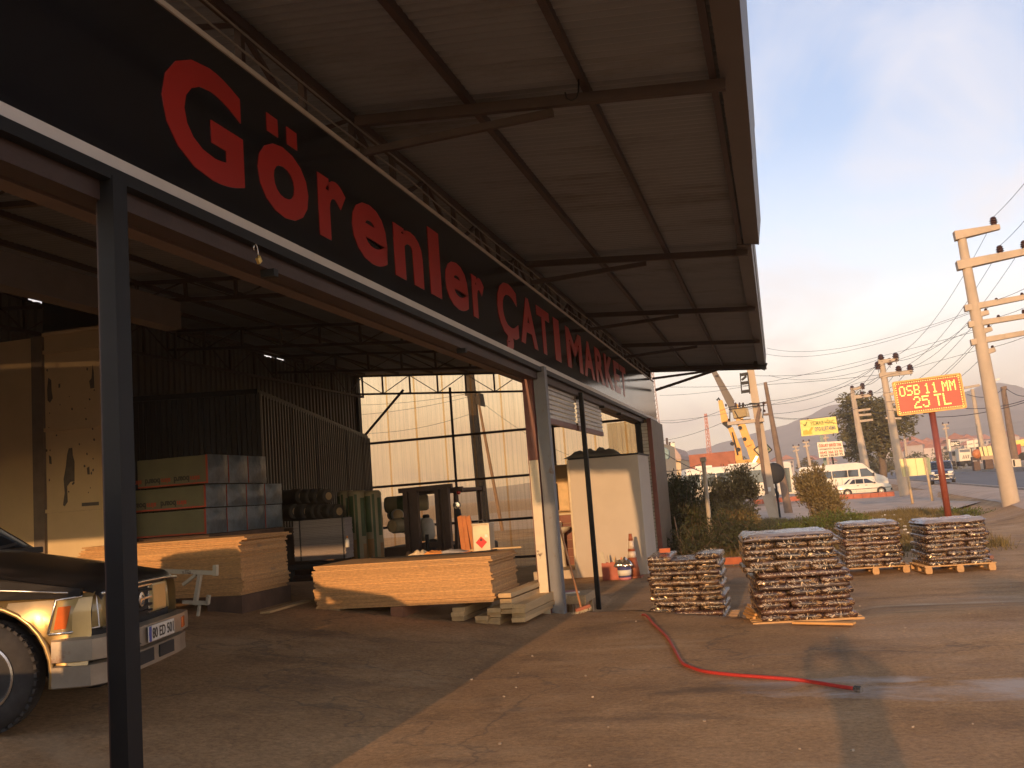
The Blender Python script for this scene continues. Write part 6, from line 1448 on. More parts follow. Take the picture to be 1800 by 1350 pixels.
MB().bar(at(1342, 800, 62.15), at(1358, 885, 62.15), 0.08, 0.08, up=(0, 1, 0)).build('post', M_DARKST, DM)
for a, b_ in (((1336, 787), (1350, 783)), ((1338, 795), (1352, 789))): MB().bar(at(*a, 61.95), at(*b_, 61.95), 0.06, 0.02, up=(0, 1, 0)).build('marking', mat('green print', (0.15, 0.22, 0.10), 0.6), DM)

# ------------------------------------------------------------------ overhead wires
M_WIRE = mat('overhead wire', (0.05, 0.045, 0.045), 0.6)
def span(pts_pairs, label, r=0.014):
    t = None
    for (a, Ya), (b_, Yb), sag in pts_pairs:
        A, B = at(*a, Ya), at(*b_, Yb); P = [A.lerp(B, k/14)-Vector((0, 0, 4*sag*(k/14)*(1-k/14))) for k in range(15)]
        if t is None: t = thing('overhead_wires', label, 'wires', A)
        rr = [0.72*r*max(1.0, p.y/42)*(1 if p.y < 200 else 1) for p in P]
        MB().tube(P, rr, 5, caps=False).build('wire', M_WIRE, t, smooth=True)
span([((c15(830, 140), 38.3), ((1812, 308), 30), 0.05), ((c15(868, 310), 38.3), ((1812, 374), 30), 0.05), ((c15(1012, 285), 38.3), ((1812, 420), 36), 0.02), ((c15(848, 632), 38.3), ((1812, 502), 34), 0.03), ((c15(860, 732), 38.3), ((1812, 536), 34), 0.03), ((c15(825, 912), 38.3), ((1812, 588), 34), 0.03)], 'short wires running out of view to the right of the tall concrete pole', 0.012)
span([((c15(830, 162), 38.3), (c14(785, 25), 72), 0.8), ((c15(868, 332), 38.3), (c14(808, 128), 72), 0.8), ((c15(1012, 302), 38.3), (c14(898, 118), 72), 0.8), ((c15(785, 692), 38.3), (c14(690, 320), 72), 0.7), ((c15(848, 632), 38.3), (c14(736, 68), 72), 0.6), ((c15(803, 790), 38.3), (c14(700, 390), 72), 0.7), ((c15(860, 732), 38.3), (c14(775, 388), 72), 0.7), ((c15(825, 912), 38.3), (c14(715, 455), 72), 0.7)], 'wires from the tall concrete pole to the pole behind the price sign', 0.012)
span([((c14(668, 42), 72), (c14(440, 275), 104), 0.6), ((c14(785, 30), 72), (c14(521, 255), 104), 0.6), ((c14(808, 133), 72), (c14(519, 325), 104), 0.6), ((c14(898, 122), 72), (c14(586, 315), 104), 0.6), ((c14(770, 388), 72), (c14(585, 445), 104), 0.6)], 'wires from the pole behind the price sign to the pole by the tree', 0.013)
span([((c15(690, 712), 38.3), ((1345, 622), 90), 0.8), ((c15(700, 700), 38.3), ((1348, 612), 90), 0.8), ((c15(715, 805), 38.3), ((1352, 660), 90), 1.0), ((c15(720, 820), 38.3), ((1160, 695), 110), 0.6), ((c15(735, 930), 38.3), ((1158, 740), 120), 0.6)], 'long wires crossing the sky from the tall concrete pole to the left', 0.010)
span([((c14(645, 95), 72), ((1348, 705), 56), 0.5), ((c14(645, 100), 72), ((1350, 712), 56), 0.6), ((c14(668, 46), 72), ((1318, 660), 47), 0.4), ((c14(655, 182), 72), ((1352, 728), 56), 0.6), ((c14(690, 330), 72), ((1353, 732), 56), 0.7), ((c14(660, 175), 72), ((1160, 680), 95), 0.3)], 'wires from the pole behind the price sign to the transformer pole', 0.012)
span([((1330, 632), 47), ((1150, 625), 70), 0.6] and [(((1310, 636), 46.6), ((1262, 632), 60), 0.2), (((1352, 733), 56), ((1404, 736), 110), 0.1), (((1404, 736), 110), ((1535, 742), 104), 0.3), (((1281, 716), 46.6), ((1155, 742), 70), 0.3), (((1281, 738), 46.6), ((1155, 775), 70), 0.2)], 'wires fanning out from the transformer platform', 0.012)
span([(((620, 712), 34), ((822, 692), 34), 0.1), (((620, 730), 34), ((822, 698), 34), 0.1), (((620, 762), 34), ((826, 728), 34), 0.2), (((838, 700), 34), ((1000, 800), 40), 0.2)], 'thin wires seen through the clear far wall', 0.010)
span([(((1130, 768), 40), ((1345, 808), 56), 1.2), (((1155, 828), 60), ((1240, 812), 60), 0.2)], 'dark sagging cable over the bushes from the shop corner', 0.022)
span([(((1698, 718), 70), ((1812, 700), 60), 0.2), (((1640, 733), 72), ((1812, 704), 60), 0.25), (((1700, 693), 90), ((1763, 683), 128), 0.6), (((1769, 683), 128), ((1812, 695), 110), 0.4)], 'dark cables passing behind the tall pole at the right', 0.02)

# ------------------------------------------------------------------ red price sign with yellow dot letters
LS = thing('price_sign', 'red dot-matrix sign on a brown steel post reading OSB 11 MM 25 TL', 'sign', at(1669, 917, 37))
YL = 37.0; TL_, TR_, BR_, BL_ = [at(*q, YL) for q in ((1569, 673), (1687, 657), (1698, 716), (1579, 730))]
def onb(u, v, d=0.0): return (TL_.lerp(TR_, u)).lerp(BL_.lerp(BR_, u), v)+Vector((0, -d, 0))
M_LEDR = mat('dark red sign face', (0.42, 0.045, 0.022), 0.45, var=0.12, sc=3)
M_LEDF = mat('orange yellow frame', (0.75, 0.36, 0.08), 0.5, var=0.1)
M_LEDY = mat('yellow sign dots', (0.85, 0.62, 0.12), 0.5, emit=((1.0, 0.70, 0.16), 0.45))
MB().slab([onb(0, 0), onb(1, 0), onb(1, 1), onb(0, 1)], (0, 0.22, 0)).build('cabinet', mat('sign cabinet', (0.28, 0.09, 0.05), 0.5), LS)
MB().slab([onb(0.045, 0.085, 0.006), onb(0.955, 0.085, 0.006), onb(0.955, 0.915, 0.006), onb(0.045, 0.915, 0.006)], (0, 0.005, 0)).build('display_face', M_LEDR, LS)
for (u0, v0), (u1, v1) in (((0, 0.0), (1, 0.0)), ((1, 0), (1, 1)), ((1, 1), (0, 1)), ((0, 1), (0, 0))):
    MB().bar(onb(u0, v0, 0.02), onb(u1, v1, 0.02), 0.06, 0.075, up=(0, 1, 0)).build('frame_bar', M_LEDF, LS)
fr = MB()
for k in range(30):
    for u, v in (((k+0.5)/30, 0.06), ((k+0.5)/30, 0.94)): p = onb(u, v, 0.015); fr.box(p, (0.03, 0.01, 0.025))
    if k < 14:
        for u in (0.03, 0.97): fr.box(onb(u, (k+0.5)/14, 0.015), (0.035, 0.01, 0.03))
kind(fr.build('border_lights', M_LEDY, LS), 'stuff')
F57 = {'O': '01110 10001 10001 10001 10001 10001 01110', 'S': '01111 10000 10000 01110 00001 00001 11110', 'B': '11110 10001 10001 11110 10001 10001 11110', '1': '00100 01100 00100 00100 00100 00100 01110', 'M': '10001 11011 10101 10101 10001 10001 10001', '2': '01110 10001 00001 00110 01000 10000 11111', '5': '11111 10000 11110 00001 00001 10001 01110', 'T': '11111 00100 00100 00100 00100 00100 00100', 'L': '10000 10000 10000 10000 10000 10000 11111'}
def dots(s_, u0, v0, cw_, chh, gap):
    u = u0
    for ch in s_:
        if ch == ' ': u += cw_*0.55; continue
        b = MB()
        for j, row in enumerate(F57[ch].split()):
            for i, c in enumerate(row):
                if c == '1':
                    p = onb(u+cw_*(i+0.5)/5, v0+chh*(j+0.5)/7, 0.012); b.slab([onb(u+cw_*(i+a)/5, v0+chh*(j+bb)/7, 0.013) for a, bb in ((-.02, .10), (1.02, .10), (1.02, .84), (-.02, .84))], (0, 0.006, 0))
        b.build('dot_letter', M_LEDY, LS, fix=False); u += cw_+gap
dots('OSB 11 MM', 0.075, 0.145, 0.088, 0.31, 0.020)
dots('25 TL', 0.26, 0.50, 0.105, 0.36, 0.022)
MB().tube([at(1638, 724, YL+0.1), at(1670, 925, YL+0.1)], 0.115, 14).build('post', mat('red brown post paint', (0.22, 0.055, 0.032), 0.35, var=0.15, sc=2), LS, smooth=True)
MB().bar(at(1623, 726, YL+0.1), at(1653, 721, YL+0.1), 0.2, 0.07).build('mounting_plate', M_DARKST, LS)
o = MB().bar(atZ(1722, 966, -0.2), atZ(1744, 984, -0.25)+Vector((0, 0, 0.05)), 0.07, 0.07).build('steel_tube', M_REDST); tag(o, 'red steel tube lying by the rightmost load', 'tube')

# ------------------------------------------------------------------ other signs and boards
M_SYEL = mat('yellow sign board', (0.78, 0.66, 0.16), 0.5, var=0.05); M_SWHT = mat('white sign board', (0.76, 0.70, 0.55), 0.5, var=0.05)
def board(name, label, cat, q, Y, m, th=0.12):
    P = [at(*p, Y) for p in q]; t = thing(name, label, cat, P[3]); MB().slab(P, (0, th, 0)).build('board', m, t); return t, P
def btext(t, P, s_, u0, u1, v0, v1, m, bold=0.02):
    o = P[0].lerp(P[1], u0).lerp(P[3].lerp(P[2], u0), v1); e = P[0].lerp(P[1], u1).lerp(P[3].lerp(P[2], u1), v1); tp = P[0].lerp(P[1], u0).lerp(P[3].lerp(P[2], u0), v0)
    lettering('lettering', s_, m, t, (e-o).normalized(), (tp-o).normalized(), (0, -1, 0), o+Vector((0, -0.01, 0)), (e-o).length, (tp-o).length, bold, 0.02)
M_TGRN = mat('olive green print', (0.24, 0.26, 0.04), 0.6); M_TRED = mat('dark red print', (0.42, 0.07, 0.05), 0.6); M_TGRY = mat('grey blue print', (0.15, 0.17, 0.20), 0.6); M_TBLK = mat('brown black print', (0.10, 0.06, 0.05), 0.6); M_TOR = mat('orange print', (0.75, 0.42, 0.04), 0.6)
YB_ = 112
t, P = board('crane_hire_sign', 'yellow sign on a green post reading YILMAZ VİNÇ OTO KURTARMA', 'sign', ((1406, 739), (1469, 732), (1474, 761), (1409, 767)), YB_, M_SYEL)
btext(t, P, 'YILMAZ VİNÇ', 0.27, 0.94, 0.10, 0.44, M_TGRN); btext(t, P, 'OTO KURTARMA', 0.38, 0.95, 0.52, 0.78, M_TGRY)
b = MB(); ck = [P[0].lerp(P[1], u).lerp(P[3].lerp(P[2], u), v)+Vector((0, -0.03, 0)) for u, v in ((0.09, 0.28), (0.13, 0.38), (0.19, 0.12))]
b.bar(ck[0], ck[1], 0.14, 0.02, up=(0, 1, 0)).bar(ck[1], ck[2], 0.14, 0.02, up=(0, 1, 0)); b.build('tick_mark', M_TGRN, t)
pl = lambda u, v: P[0].lerp(P[1], u).lerp(P[3].lerp(P[2], u), v)+Vector((0, -0.03, 0))
MB().slab([pl(u, v) for u, v in ((0.05, 0.92), (0.05, 0.70), (0.16, 0.62), (0.20, 0.72), (0.30, 0.48), (0.35, 0.52), (0.28, 0.74), (0.30, 0.92))], (0, 0.02, 0)).build('crane_picture', M_TOR, t)
MB().bar(at(1443, 765, YB_+0.2), at(1452, 822, YB_+0.2), 0.34, 0.3, up=(0, 1, 0)).build('post', mat('green painted post', (0.16, 0.24, 0.20), 0.5), t)
for px in (1420, 1462): MB().bar(at(px, 735, YB_+0.2), at(px+3, 766, YB_+0.2), 0.12, 0.12, up=(0, 1, 0)).build('back_brace', M_STEEL, t)
t, P = board('telephone_sign', 'white sign with red heading and two telephone numbers above the minibus', 'sign', ((1436, 778), (1480, 775), (1485, 801), (1440, 805)), YB_-2, M_SWHT)
btext(t, P, 'ÖZKURT SERVİS TAB.', 0.05, 0.95, 0.07, 0.32, M_TRED, 0.03); btext(t, P, 'OTOMOTİV Tic.Ltd.Şti', 0.06, 0.95, 0.38, 0.54, M_TBLK); btext(t, P, '0542 366 53 93', 0.06, 0.94, 0.60, 0.76, M_TRED); btext(t, P, '0544 236 83 75', 0.06, 0.94, 0.80, 0.95, M_TBLK)
MB().bar(at(1462, 800, YB_-1.8), at(1467, 824, YB_-1.8), 0.2, 0.2, up=(0, 1, 0)).build('post', M_DARKST, t)
t, P = board('blank_billboard', 'blank pale yellow billboard on two legs left of the price sign post', 'billboard', ((1581, 807), (1634, 804), (1637.5, 834), (1587, 838)), 56, mat('blank cream board', (0.80, 0.72, 0.34), 0.55, var=0.04))
for a, b_ in (((1590, 806), (1605, 888)), ((1625, 804), (1640, 885))): MB().tube([at(*a, 55.9), at(*b_, 55.9)], 0.07, 8).build('leg', mat('cream post', (0.58, 0.42, 0.24), 0.6), t, smooth=True)
for u in (0.0, 0.5): MB().bar(P[0].lerp(P[1], u+0.02)+Vector((0, -.01, 0)), P[3].lerp(P[2], u+0.02)+Vector((0, -.01, 0)), 0.02, 0.02, up=(0, 1, 0)).build('seam', M_TIM, t)
t, P = board('panel_board', 'pale four-panel board on legs beyond the road', 'billboard', ((1721, 786), (1747, 783), (1750.5, 800), (1725, 802)), 122, mat('cream panels', (0.76, 0.68, 0.30), 0.55))
for u in (0.2, 0.5, 0.85): MB().bar(P[0].lerp(P[1], u)+Vector((0, -.03, 0)), P[3].lerp(P[2], u)+Vector((0, -.03, 0)), 0.12 if u != 0.5 else 0.05, 0.04, up=(0, 1, 0)).build('divider', M_TBLK, t)
MB().slab([P[3]+Vector((0, -.02, 0)), P[2]+Vector((0, -.02, 0)), at(1751.5, 806, 122), at(1725, 809, 122)], (0, 0.1, 0)).build('lower_panel', mat('tan panel', (0.40, 0.28, 0.18), 0.7), t)
for a, b_ in (((1730, 808), (1733, 826)), ((1747, 806), (1751, 824))): MB().bar(at(*a, 122), at(*b_, 122), 0.12, 0.12, up=(0, 1, 0)).build('leg', M_TIM, t)
t, P = board('letter_sign', 'white letters BMC in a steel frame beyond the road', 'sign', ((1670, 776.5), (1686, 774.5), (1688, 783.5), (1671, 785.5)), 165, M_DARKST, 0.1)
btext(t, P, 'BMC', 0.08, 0.92, 0.15, 0.88, M_SWHT, 0.05); MB().bar(at(1668, 772, 165), at(1672, 812, 165), 0.3, 0.3, up=(0, 1, 0)).build('post', M_SWHT, t)
for i, (q, lab) in enumerate(((((1699, 775), (1711, 773.5), (1712, 786), (1700.5, 787.5)), 'left of two white billboards beyond the road'), (((1712, 773.5), (1723, 772), (1725, 784.5), (1713, 786)), 'right of two white billboards beyond the road'))):
    t, P = board('billboard', lab, 'billboard', q, 170, M_SWHT); btext(t, P, 'OTO' if False else '—', 0.2, 0.8, 0.45, 0.55, M_TGRY); MB().bar(at(q[3][0]+5, q[3][1]-1, 170.2), at(q[3][0]+7, 812, 170.2), 0.35, 0.3, up=(0, 1, 0)).build('post', M_STEEL, t)
# ------------------------------------------------------------------ vehicles standing and driving beyond the verge
def hull(t, prof, hw, belt, tumble, m, name='body', bev=0.05):
    """body from a side profile (x, z): straight sides below the belt, leaning in above it"""
    f = lambda z: hw - max(0, z-belt)*tumble
    n = len(prof); b = MB()
    b.add([(x, -f(z), z) for x, z in prof]+[(x, f(z), z) for x, z in prof], [tuple(range(n)), tuple(range(2*n-1, n-1, -1))]+[(i, n+i, n+(i+1) % n, (i+1) % n) for i in range(n)])
    return b.build(name, m, t, local=True, bevel=bev, auto=30), f
def sidepane(t, f, pts, m, name, out=0.012, sides=(-1, 1), th=0.02):
    for s_ in sides: MB().slab([(x, s_*(f(z)+out), z) for x, z in pts], (0, -s_*th, 0)).build(name, m, t, local=True)
def endpane(t, f, a, b_, m, name, inset=0.1, out=0.015):
    (x0, z0), (x1, z1) = a, b_; d = Vector((x1-x0, 0, z1-z0)).normalized(); nrm = Vector((d.z, 0, -d.x))
    if nrm.x*(1 if x0+x1 > 0 else -1) < 0: nrm = -nrm
    P = [Vector((x0, -(f(z0)-inset), z0)), Vector((x0, f(z0)-inset, z0)), Vector((x1, f(z1)-inset, z1)), Vector((x1, -(f(z1)-inset), z1))]
    MB().slab([p+nrm*out for p in P], nrm*-0.02).build(name, m, t, local=True)
def cwheel(t, x, y, r, w, rim=M_CHROME, rr=0.62):
    s_ = -1 if y < 0 else 1
    q = MB().lathe((x, y, r), (0, s_, 0), [(r*rr, -w), (r*0.94, -w), (r, -w*0.8), (r, -w*0.2), (r*0.94, 0), (r*rr, 0.005)], 22).build('wheel', M_TYRE, t, local=True, auto=40)
    MB().lathe((x, y, r), (0, s_, 0), [(r*rr, -0.02), (r*rr*0.98, 0.01), (r*0.4, 0.0), (r*0.18, 0.025), (0, 0.025)], 18).build('rim', rim, q, local=True, auto=40)
M_VWHT = mat('white vehicle paint', (0.74, 0.68, 0.55), 0.35, var=0.04, coat=0.4); M_VBLU = mat('dark blue car paint', (0.030, 0.040, 0.085), 0.25, var=0.1, coat=0.7)
M_BLKP = mat('black plastic trim', (0.02, 0.02, 0.022), 0.6); M_REDL = mat('red lamp lens', (0.5, 0.03, 0.02), 0.25); M_HL = mat('clear lamp lens', (0.75, 0.72, 0.66), 0.1, coat=0.6)
def arches(t, xs_, r, hw): 
    for x in xs_:
        for s_ in (-1, 1): MB().lathe((x, s_*(hw-0.12), r), (0, s_, 0), [(r*1.22, 0), (r*1.22, 0.128), (r*0.9, 0.128)], 22).build('wheel_arch', M_BLKP, t, local=True, fix=True)
def posn(px, py, Y): p = at(px, py, Y); return Vector((p.x, Y, p.z))
# white sedan, side on, nose to the right
def sedan(label, c, rz):
    t = thing('sedan_car', label, 'car', c, rz)
    prof = [(-2.02, 0.30), (-2.06, 0.62), (-2.02, 0.92), (-1.35, 0.97), (-0.92, 1.36), (-0.55, 1.42), (0.28, 1.41), (0.62, 1.34), (1.06, 0.95), (1.85, 0.84), (2.02, 0.74), (2.06, 0.45), (1.98, 0.28), (1.70, 0.22), (-1.70, 0.24)]
    bd, f = hull(t, prof, 0.80, 0.90, 0.28, M_VWHT)
    for pts in (((-1.10, 0.98), (-0.80, 1.30), (-0.62, 1.33), (-0.62, 0.98)), ((-0.58, 0.98), (-0.58, 1.33), (0.0, 1.33), (0.0, 0.97)), ((0.06, 0.97), (0.06, 1.33), (0.30, 1.32), (0.86, 0.96))): sidepane(t, f, pts, M_GLASS, 'window')
    endpane(t, f, (1.02, 0.985), (0.64, 1.315), M_GLASS, 'windscreen'); endpane(t, f, (-1.31, 1.00), (-0.94, 1.335), M_GLASS, 'rear_window')
    sidepane(t, f, ((-2.0, 0.52), (2.0, 0.52), (2.0, 0.57), (-2.0, 0.57)), M_BLKP, 'side_moulding', 0.01)
    for x0 in (-0.6, 0.03): sidepane(t, f, ((x0, 0.30), (x0+0.014, 0.30), (x0+0.014, 0.96), (x0, 0.96)), M_BLKP, 'door_gap', 0.003)
    for x0 in (-0.52, 0.1): sidepane(t, f, ((x0, 0.80), (x0+0.16, 0.80), (x0+0.16, 0.84), (x0, 0.84)), M_BLKP, 'door_handle', 0.02)
    MB().box((2.03, 0, 0.40), (0.16, 1.60, 0.18)).build('front_bumper', M_BLKP, t, local=True, bevel=0.03); MB().box((-2.04, 0, 0.42), (0.14, 1.60, 0.18)).build('rear_bumper', M_BLKP, t, local=True, bevel=0.03)
    for s_ in (-1, 1):
        MB().box((2.03, s_*0.58, 0.66), (0.06, 0.34, 0.14)).build('headlight', M_HL, t, local=True); MB().box((-2.045, s_*0.6, 0.76), (0.04, 0.32, 0.16)).build('tail_light', M_REDL, t, local=True)
        MB().box((0.82, s_*0.88, 0.98), (0.12, 0.16, 0.11)).build('wing_mirror', M_BLKP, t, local=True)
    arches(t, (-1.28, 1.28), 0.29, 0.80)
    for x in (-1.28, 1.28):
        for s_ in (-1, 1): cwheel(t, x, s_*0.81, 0.29, 0.18, M_VWHT)
    return t
sedan('white sedan parked side on beside the white minibus', posn(1518, 871, 82.5), R(3))
def minibus(label, c, rz):
    t = thing('minibus', label, 'minibus', c, rz)
    prof = [(-3.6, 0.35), (-3.65, 1.2), (-3.55, 2.35), (-3.35, 2.55), (1.2, 2.62), (1.75, 2.50), (2.75, 1.52), (3.35, 1.30), (3.6, 1.05), (3.68, 0.6), (3.6, 0.32), (3.2, 0.26)]
    bd, f = hull(t, prof, 0.98, 1.25, 0.12, M_VWHT, bev=0.08)
    for a, b_ in ((-3.4, -2.2), (-2.14, -0.9), (-0.84, 0.4), (0.46, 1.30)): sidepane(t, f, ((a, 1.42), (a, 2.0), (b_, 2.0), (b_, 1.40)), M_GLASS, 'window')
    sidepane(t, f, ((1.48, 1.36), (1.44, 2.05), (2.02, 2.05), (2.52, 1.50), (2.55, 1.36)), M_GLASS, 'window')
    endpane(t, f, (2.72, 1.58), (1.82, 2.45), M_GLASS, 'windscreen', 0.08)
    for x0 in (1.38, 2.60, -0.1): sidepane(t, f, ((x0, 0.40), (x0+0.015, 0.40), (x0+0.015, 1.38), (x0, 1.38)), M_BLKP, 'door_gap', 0.003)
    MB().box((3.60, 0, 0.50), (0.22, 1.96, 0.34)).build('front_bumper', M_BLKP, t, local=True, bevel=0.05); MB().box((-3.62, 0, 0.5), (0.14, 1.9, 0.22)).build('rear_bumper', M_BLKP, t, local=True, bevel=0.03)
    for s_ in (-1, 1):
        MB().box((3.52, s_*0.78, 0.98), (0.22, 0.34, 0.26)).build('headlight', M_HL, t, local=True, bevel=0.03); MB().box((2.5, s_*1.08, 1.50), (0.12, 0.20, 0.28)).build('wing_mirror', M_BLKP, t, local=True)
        MB().box((-3.64, s_*0.86, 1.2), (0.05, 0.16, 0.4)).build('tail_light', M_REDL, t, local=True)
    arches(t, (-2.1, 2.45), 0.35, 0.98)
    for x in (-2.1, 2.45):
        for s_ in (-1, 1): cwheel(t, x, s_*0.985, 0.35, 0.22)
    return t
minibus('white minibus parked behind the white sedan', posn(1483, 868, 89), R(2))
def bus(label, c, rz):
    t = thing('bus', label, 'bus', c, rz)
    prof = [(-4.2, 0.42), (-4.25, 1.4), (-4.15, 2.75), (-3.95, 2.9), (3.9, 2.9), (4.15, 2.78), (4.25, 1.4), (4.2, 0.42)]
    bd, f = hull(t, prof, 1.2, 1.3, 0.05, M_VWHT, bev=0.08)
    for k in range(6): a = -3.9+k*1.2; sidepane(t, f, ((a, 1.45), (a, 2.42), (a+1.12, 2.42), (a+1.12, 1.45)), M_GLASS, 'window')
    sidepane(t, f, ((3.35, 0.55), (3.35, 2.42), (4.0, 2.42), (4.0, 0.55)), M_GLASS, 'door')
    for k in range(8): a = -3.5+k*0.85; sidepane(t, f, ((a, 0.5), (a+0.02, 0.5), (a+0.02, 1.38), (a, 1.38)), M_BLKP, 'panel_gap', 0.004)
    for k in range(3): sidepane(t, f, ((0.3+k*0.85, 0.95), (0.42+k*0.85, 0.95), (0.42+k*0.85, 1.06), (0.3+k*0.85, 1.06)), M_BLKP, 'locker_handle', 0.02)
    endpane(t, f, (4.24, 1.45), (4.17, 2.7), M_GLASS, 'windscreen', 0.12); endpane(t, f, (-4.24, 1.6), (-4.17, 2.6), M_GLASS, 'rear_window', 0.15)
    MB().box((-2.4, 0, 2.98), (1.3, 1.2, 0.2)).build('roof_hatch', M_VWHT, t, local=True, bevel=0.04); MB().box((0.6, 0, 2.97), (2.2, 1.3, 0.16)).build('air_unit', M_VWHT, t, local=True, bevel=0.04)
    for x in (4.22, -4.22): MB().box((x, 0, 0.55), (0.2, 2.36, 0.28)).build('bumper', M_VWHT, t, local=True, bevel=0.04)
    arches(t, (-2.3, 2.5), 0.45, 1.2)
    for x in (-2.3, 2.5):
        for s_ in (-1, 1): cwheel(t, x, s_*1.205, 0.45, 0.28)
    return t
bus('white bus half hidden behind the tall brown-green bush', posn(1298, 884, 78), R(5))
def hatch(label, c, rz):
    t = thing('blue_car', label, 'car', c, rz)
    prof = [(-1.85, 0.35), (-1.95, 0.75), (-1.88, 1.12), (-1.72, 1.62), (-1.5, 1.72), (0.3, 1.72), (0.55, 1.66), (1.22, 1.10), (1.80, 0.98), (1.98, 0.80), (2.02, 0.40), (1.9, 0.26), (-1.7, 0.28)]
    bd, f = hull(t, prof, 0.84, 1.05, 0.2, M_VBLU)
    for pts in (((-1.6, 1.14), (-1.5, 1.55), (-0.75, 1.58), (-0.75, 1.12)), ((-0.68, 1.12), (-0.68, 1.58), (0.10, 1.58), (0.10, 1.10)), ((0.16, 1.10), (0.16, 1.57), (0.36, 1.55), (0.95, 1.10))): sidepane(t, f, pts, M_GLASS, 'window')
    endpane(t, f, (1.17, 1.15), (0.6, 1.62), M_GLASS, 'windscreen', 0.08)
    MB().box((2.0, 0, 0.45), (0.14, 1.62, 0.34)).build('front_bumper', M_VBLU, t, local=True, bevel=0.05)
    MB().box((2.07, 0, 0.56), (0.05, 0.95, 0.26)).build('grille', M_BLKP, t, local=True, bevel=0.02)
    for z in (0.70, 0.41): MB().box((2.08, 0, z), (0.05, 1.05, 0.035)).build('grille_trim', M_CHROME, t, local=True)
    MB().box((2.10, 0, 0.55), (0.02, 0.50, 0.11)).build('number_plate', M_WHITE, t, local=True)
    for s_ in (-1, 1):
        MB().box((1.90, s_*0.62, 0.84), (0.22, 0.36, 0.20), Matrix.Rotation(0.35*s_, 3, 'Z')).build('headlight', M_HL, t, local=True, bevel=0.04); MB().box((2.04, s_*0.66, 0.46), (0.06, 0.14, 0.12)).build('fog_light', M_HL, t, local=True)
        MB().box((0.90, s_*0.94, 1.12), (0.14, 0.18, 0.14)).build('wing_mirror', M_BLKP, t, local=True, bevel=0.03)
    for s_ in (-1, 1): MB().bar((-1.4, s_*0.62, 1.75), (0.2, s_*0.62, 1.75), 0.04).build('roof_rail', M_CHROME, t, local=True)
    arches(t, (-1.25, 1.3), 0.31, 0.84)
    for x in (-1.25, 1.3):
        for s_ in (-1, 1): cwheel(t, x, s_*0.85, 0.31, 0.2)
    return t
c = posn(1657, 842, 80); c.z = gz(c.x, c.y)+0.02
hatch('dark blue car coming along the road behind the price sign post', c, R(-100))

# cranes behind the bus
M_CRY = mat('crane yellow paint', (0.62, 0.30, 0.025), 0.45, var=0.12, sc=1); M_CRG = mat('grey crane boom', (0.07, 0.055, 0.05), 0.5)
def boomline(t, a, b_, Y, w0, w1, m, name): return MB().bar(at(*a, Y), at(*b_, Y), w0*1.25, w0*1.2, up=(0, 1, 0), w1=w1*1.25, h1=w1*1.2).build(name, m, t)
YC1 = 100
t = thing('truck_crane', 'yellow truck crane with a long grey telescopic boom behind the bus', 'crane', posn(1330, 850, YC1))
boomline(t, (1333, 826), (1316, 775), YC1, 0.72, 0.66, M_CRY, 'lower_boom'); boomline(t, (1317, 784), (1291, 712), YC1-0.05, 0.62, 0.56, M_CRY, 'inner_boom')
boomline(t, (1291, 722), (1246, 636), YC1-0.4, 0.62, 0.36, M_CRG, 'telescopic_boom'); boomline(t, (1290, 706), (1262, 658), YC1-0.9, 0.13, 0.10, M_CRG, 'boom_cylinder')
MB().bar(at(1262, 660, YC1-0.9), at(1257, 662, YC1-0.5), 0.16).build('cylinder_lug', M_CRG, t)
MB().bar(at(1317, 783, YC1-0.5), at(1309, 768, YC1-0.5), 0.5, 0.3, up=(0, 1, 0)).build('boom_bracket', M_CRY, t)
for a in ((1309, 772), (1301, 752), (1296, 744)): MB().lathe(at(*a, YC1-0.6), (0, -1, 0), [(0.2, -0.1), (0.2, 0.1)], 10).build('hydraulic_joint', M_BLACK, t)
MB().bar(at(1320, 822, YC1-0.5), at(1331, 802, YC1-0.5), 0.22, 0.2, up=(0, 1, 0)).build('hydraulic_ram', M_CHROME, t)
MB().box(posn(1336, 838, YC1)+Vector((0, 0, 0)), (5.2, 2.3, 1.1)).build('crane_chassis', M_DARKST, t, bevel=0.05); MB().box(posn(1334, 816, YC1+0.8), (1.5, 1.6, 1.1)).build('crane_cab', mat('faded orange paint', (0.50, 0.14, 0.05), 0.5), t, bevel=0.08)
MB().box(posn(1334, 815, YC1-0.05), (1.1, 0.06, 0.6)).build('cab_window', M_GLASS, t)
for px in (1318, 1352): MB().lathe(posn(px, 852, YC1-1.2), (0, -1, 0), [(0.5, -0.3), (0.5, 0.0), (0.25, 0.02), (0, 0.02)], 18).build('wheel', M_TYRE, t)
YC2 = 106
t = thing('truck_crane', 'yellow folding truck crane with a hooked jib left of the grey boom', 'crane', posn(1305, 850, YC2))
boomline(t, (1301, 822), (1297, 787), YC2, 0.62, 0.55, M_CRY, 'lower_boom'); boomline(t, (1299, 792), (1284, 752), YC2-0.1, 0.46, 0.42, M_CRY, 'inner_boom'); boomline(t, (1275, 742), (1266, 704), YC2-0.2, 0.62, 0.36, M_CRY, 'outer_boom')
MB().tube([at(1266, 705, YC2-.2), at(1263, 700, YC2-.2), at(1260, 704, YC2-.2)], 0.12, 6).build('jib_hook', M_BLACK, t); MB().bar(at(1284, 752, YC2), at(1272, 742, YC2), 0.5, 0.4, up=(0, 1, 0)).build('boom_knuckle', M_BLACK, t)
boomline(t, (1297, 800), (1287, 760), YC2-0.5, 0.14, 0.12, M_DARKST, 'boom_cylinder')
for a in ((1287, 780), (1298, 790)): MB().lathe(at(*a, YC2-0.5), (0, -1, 0), [(0.22, -0.1), (0.22, 0.1)], 10).build('hydraulic_joint', M_BLACK, t)
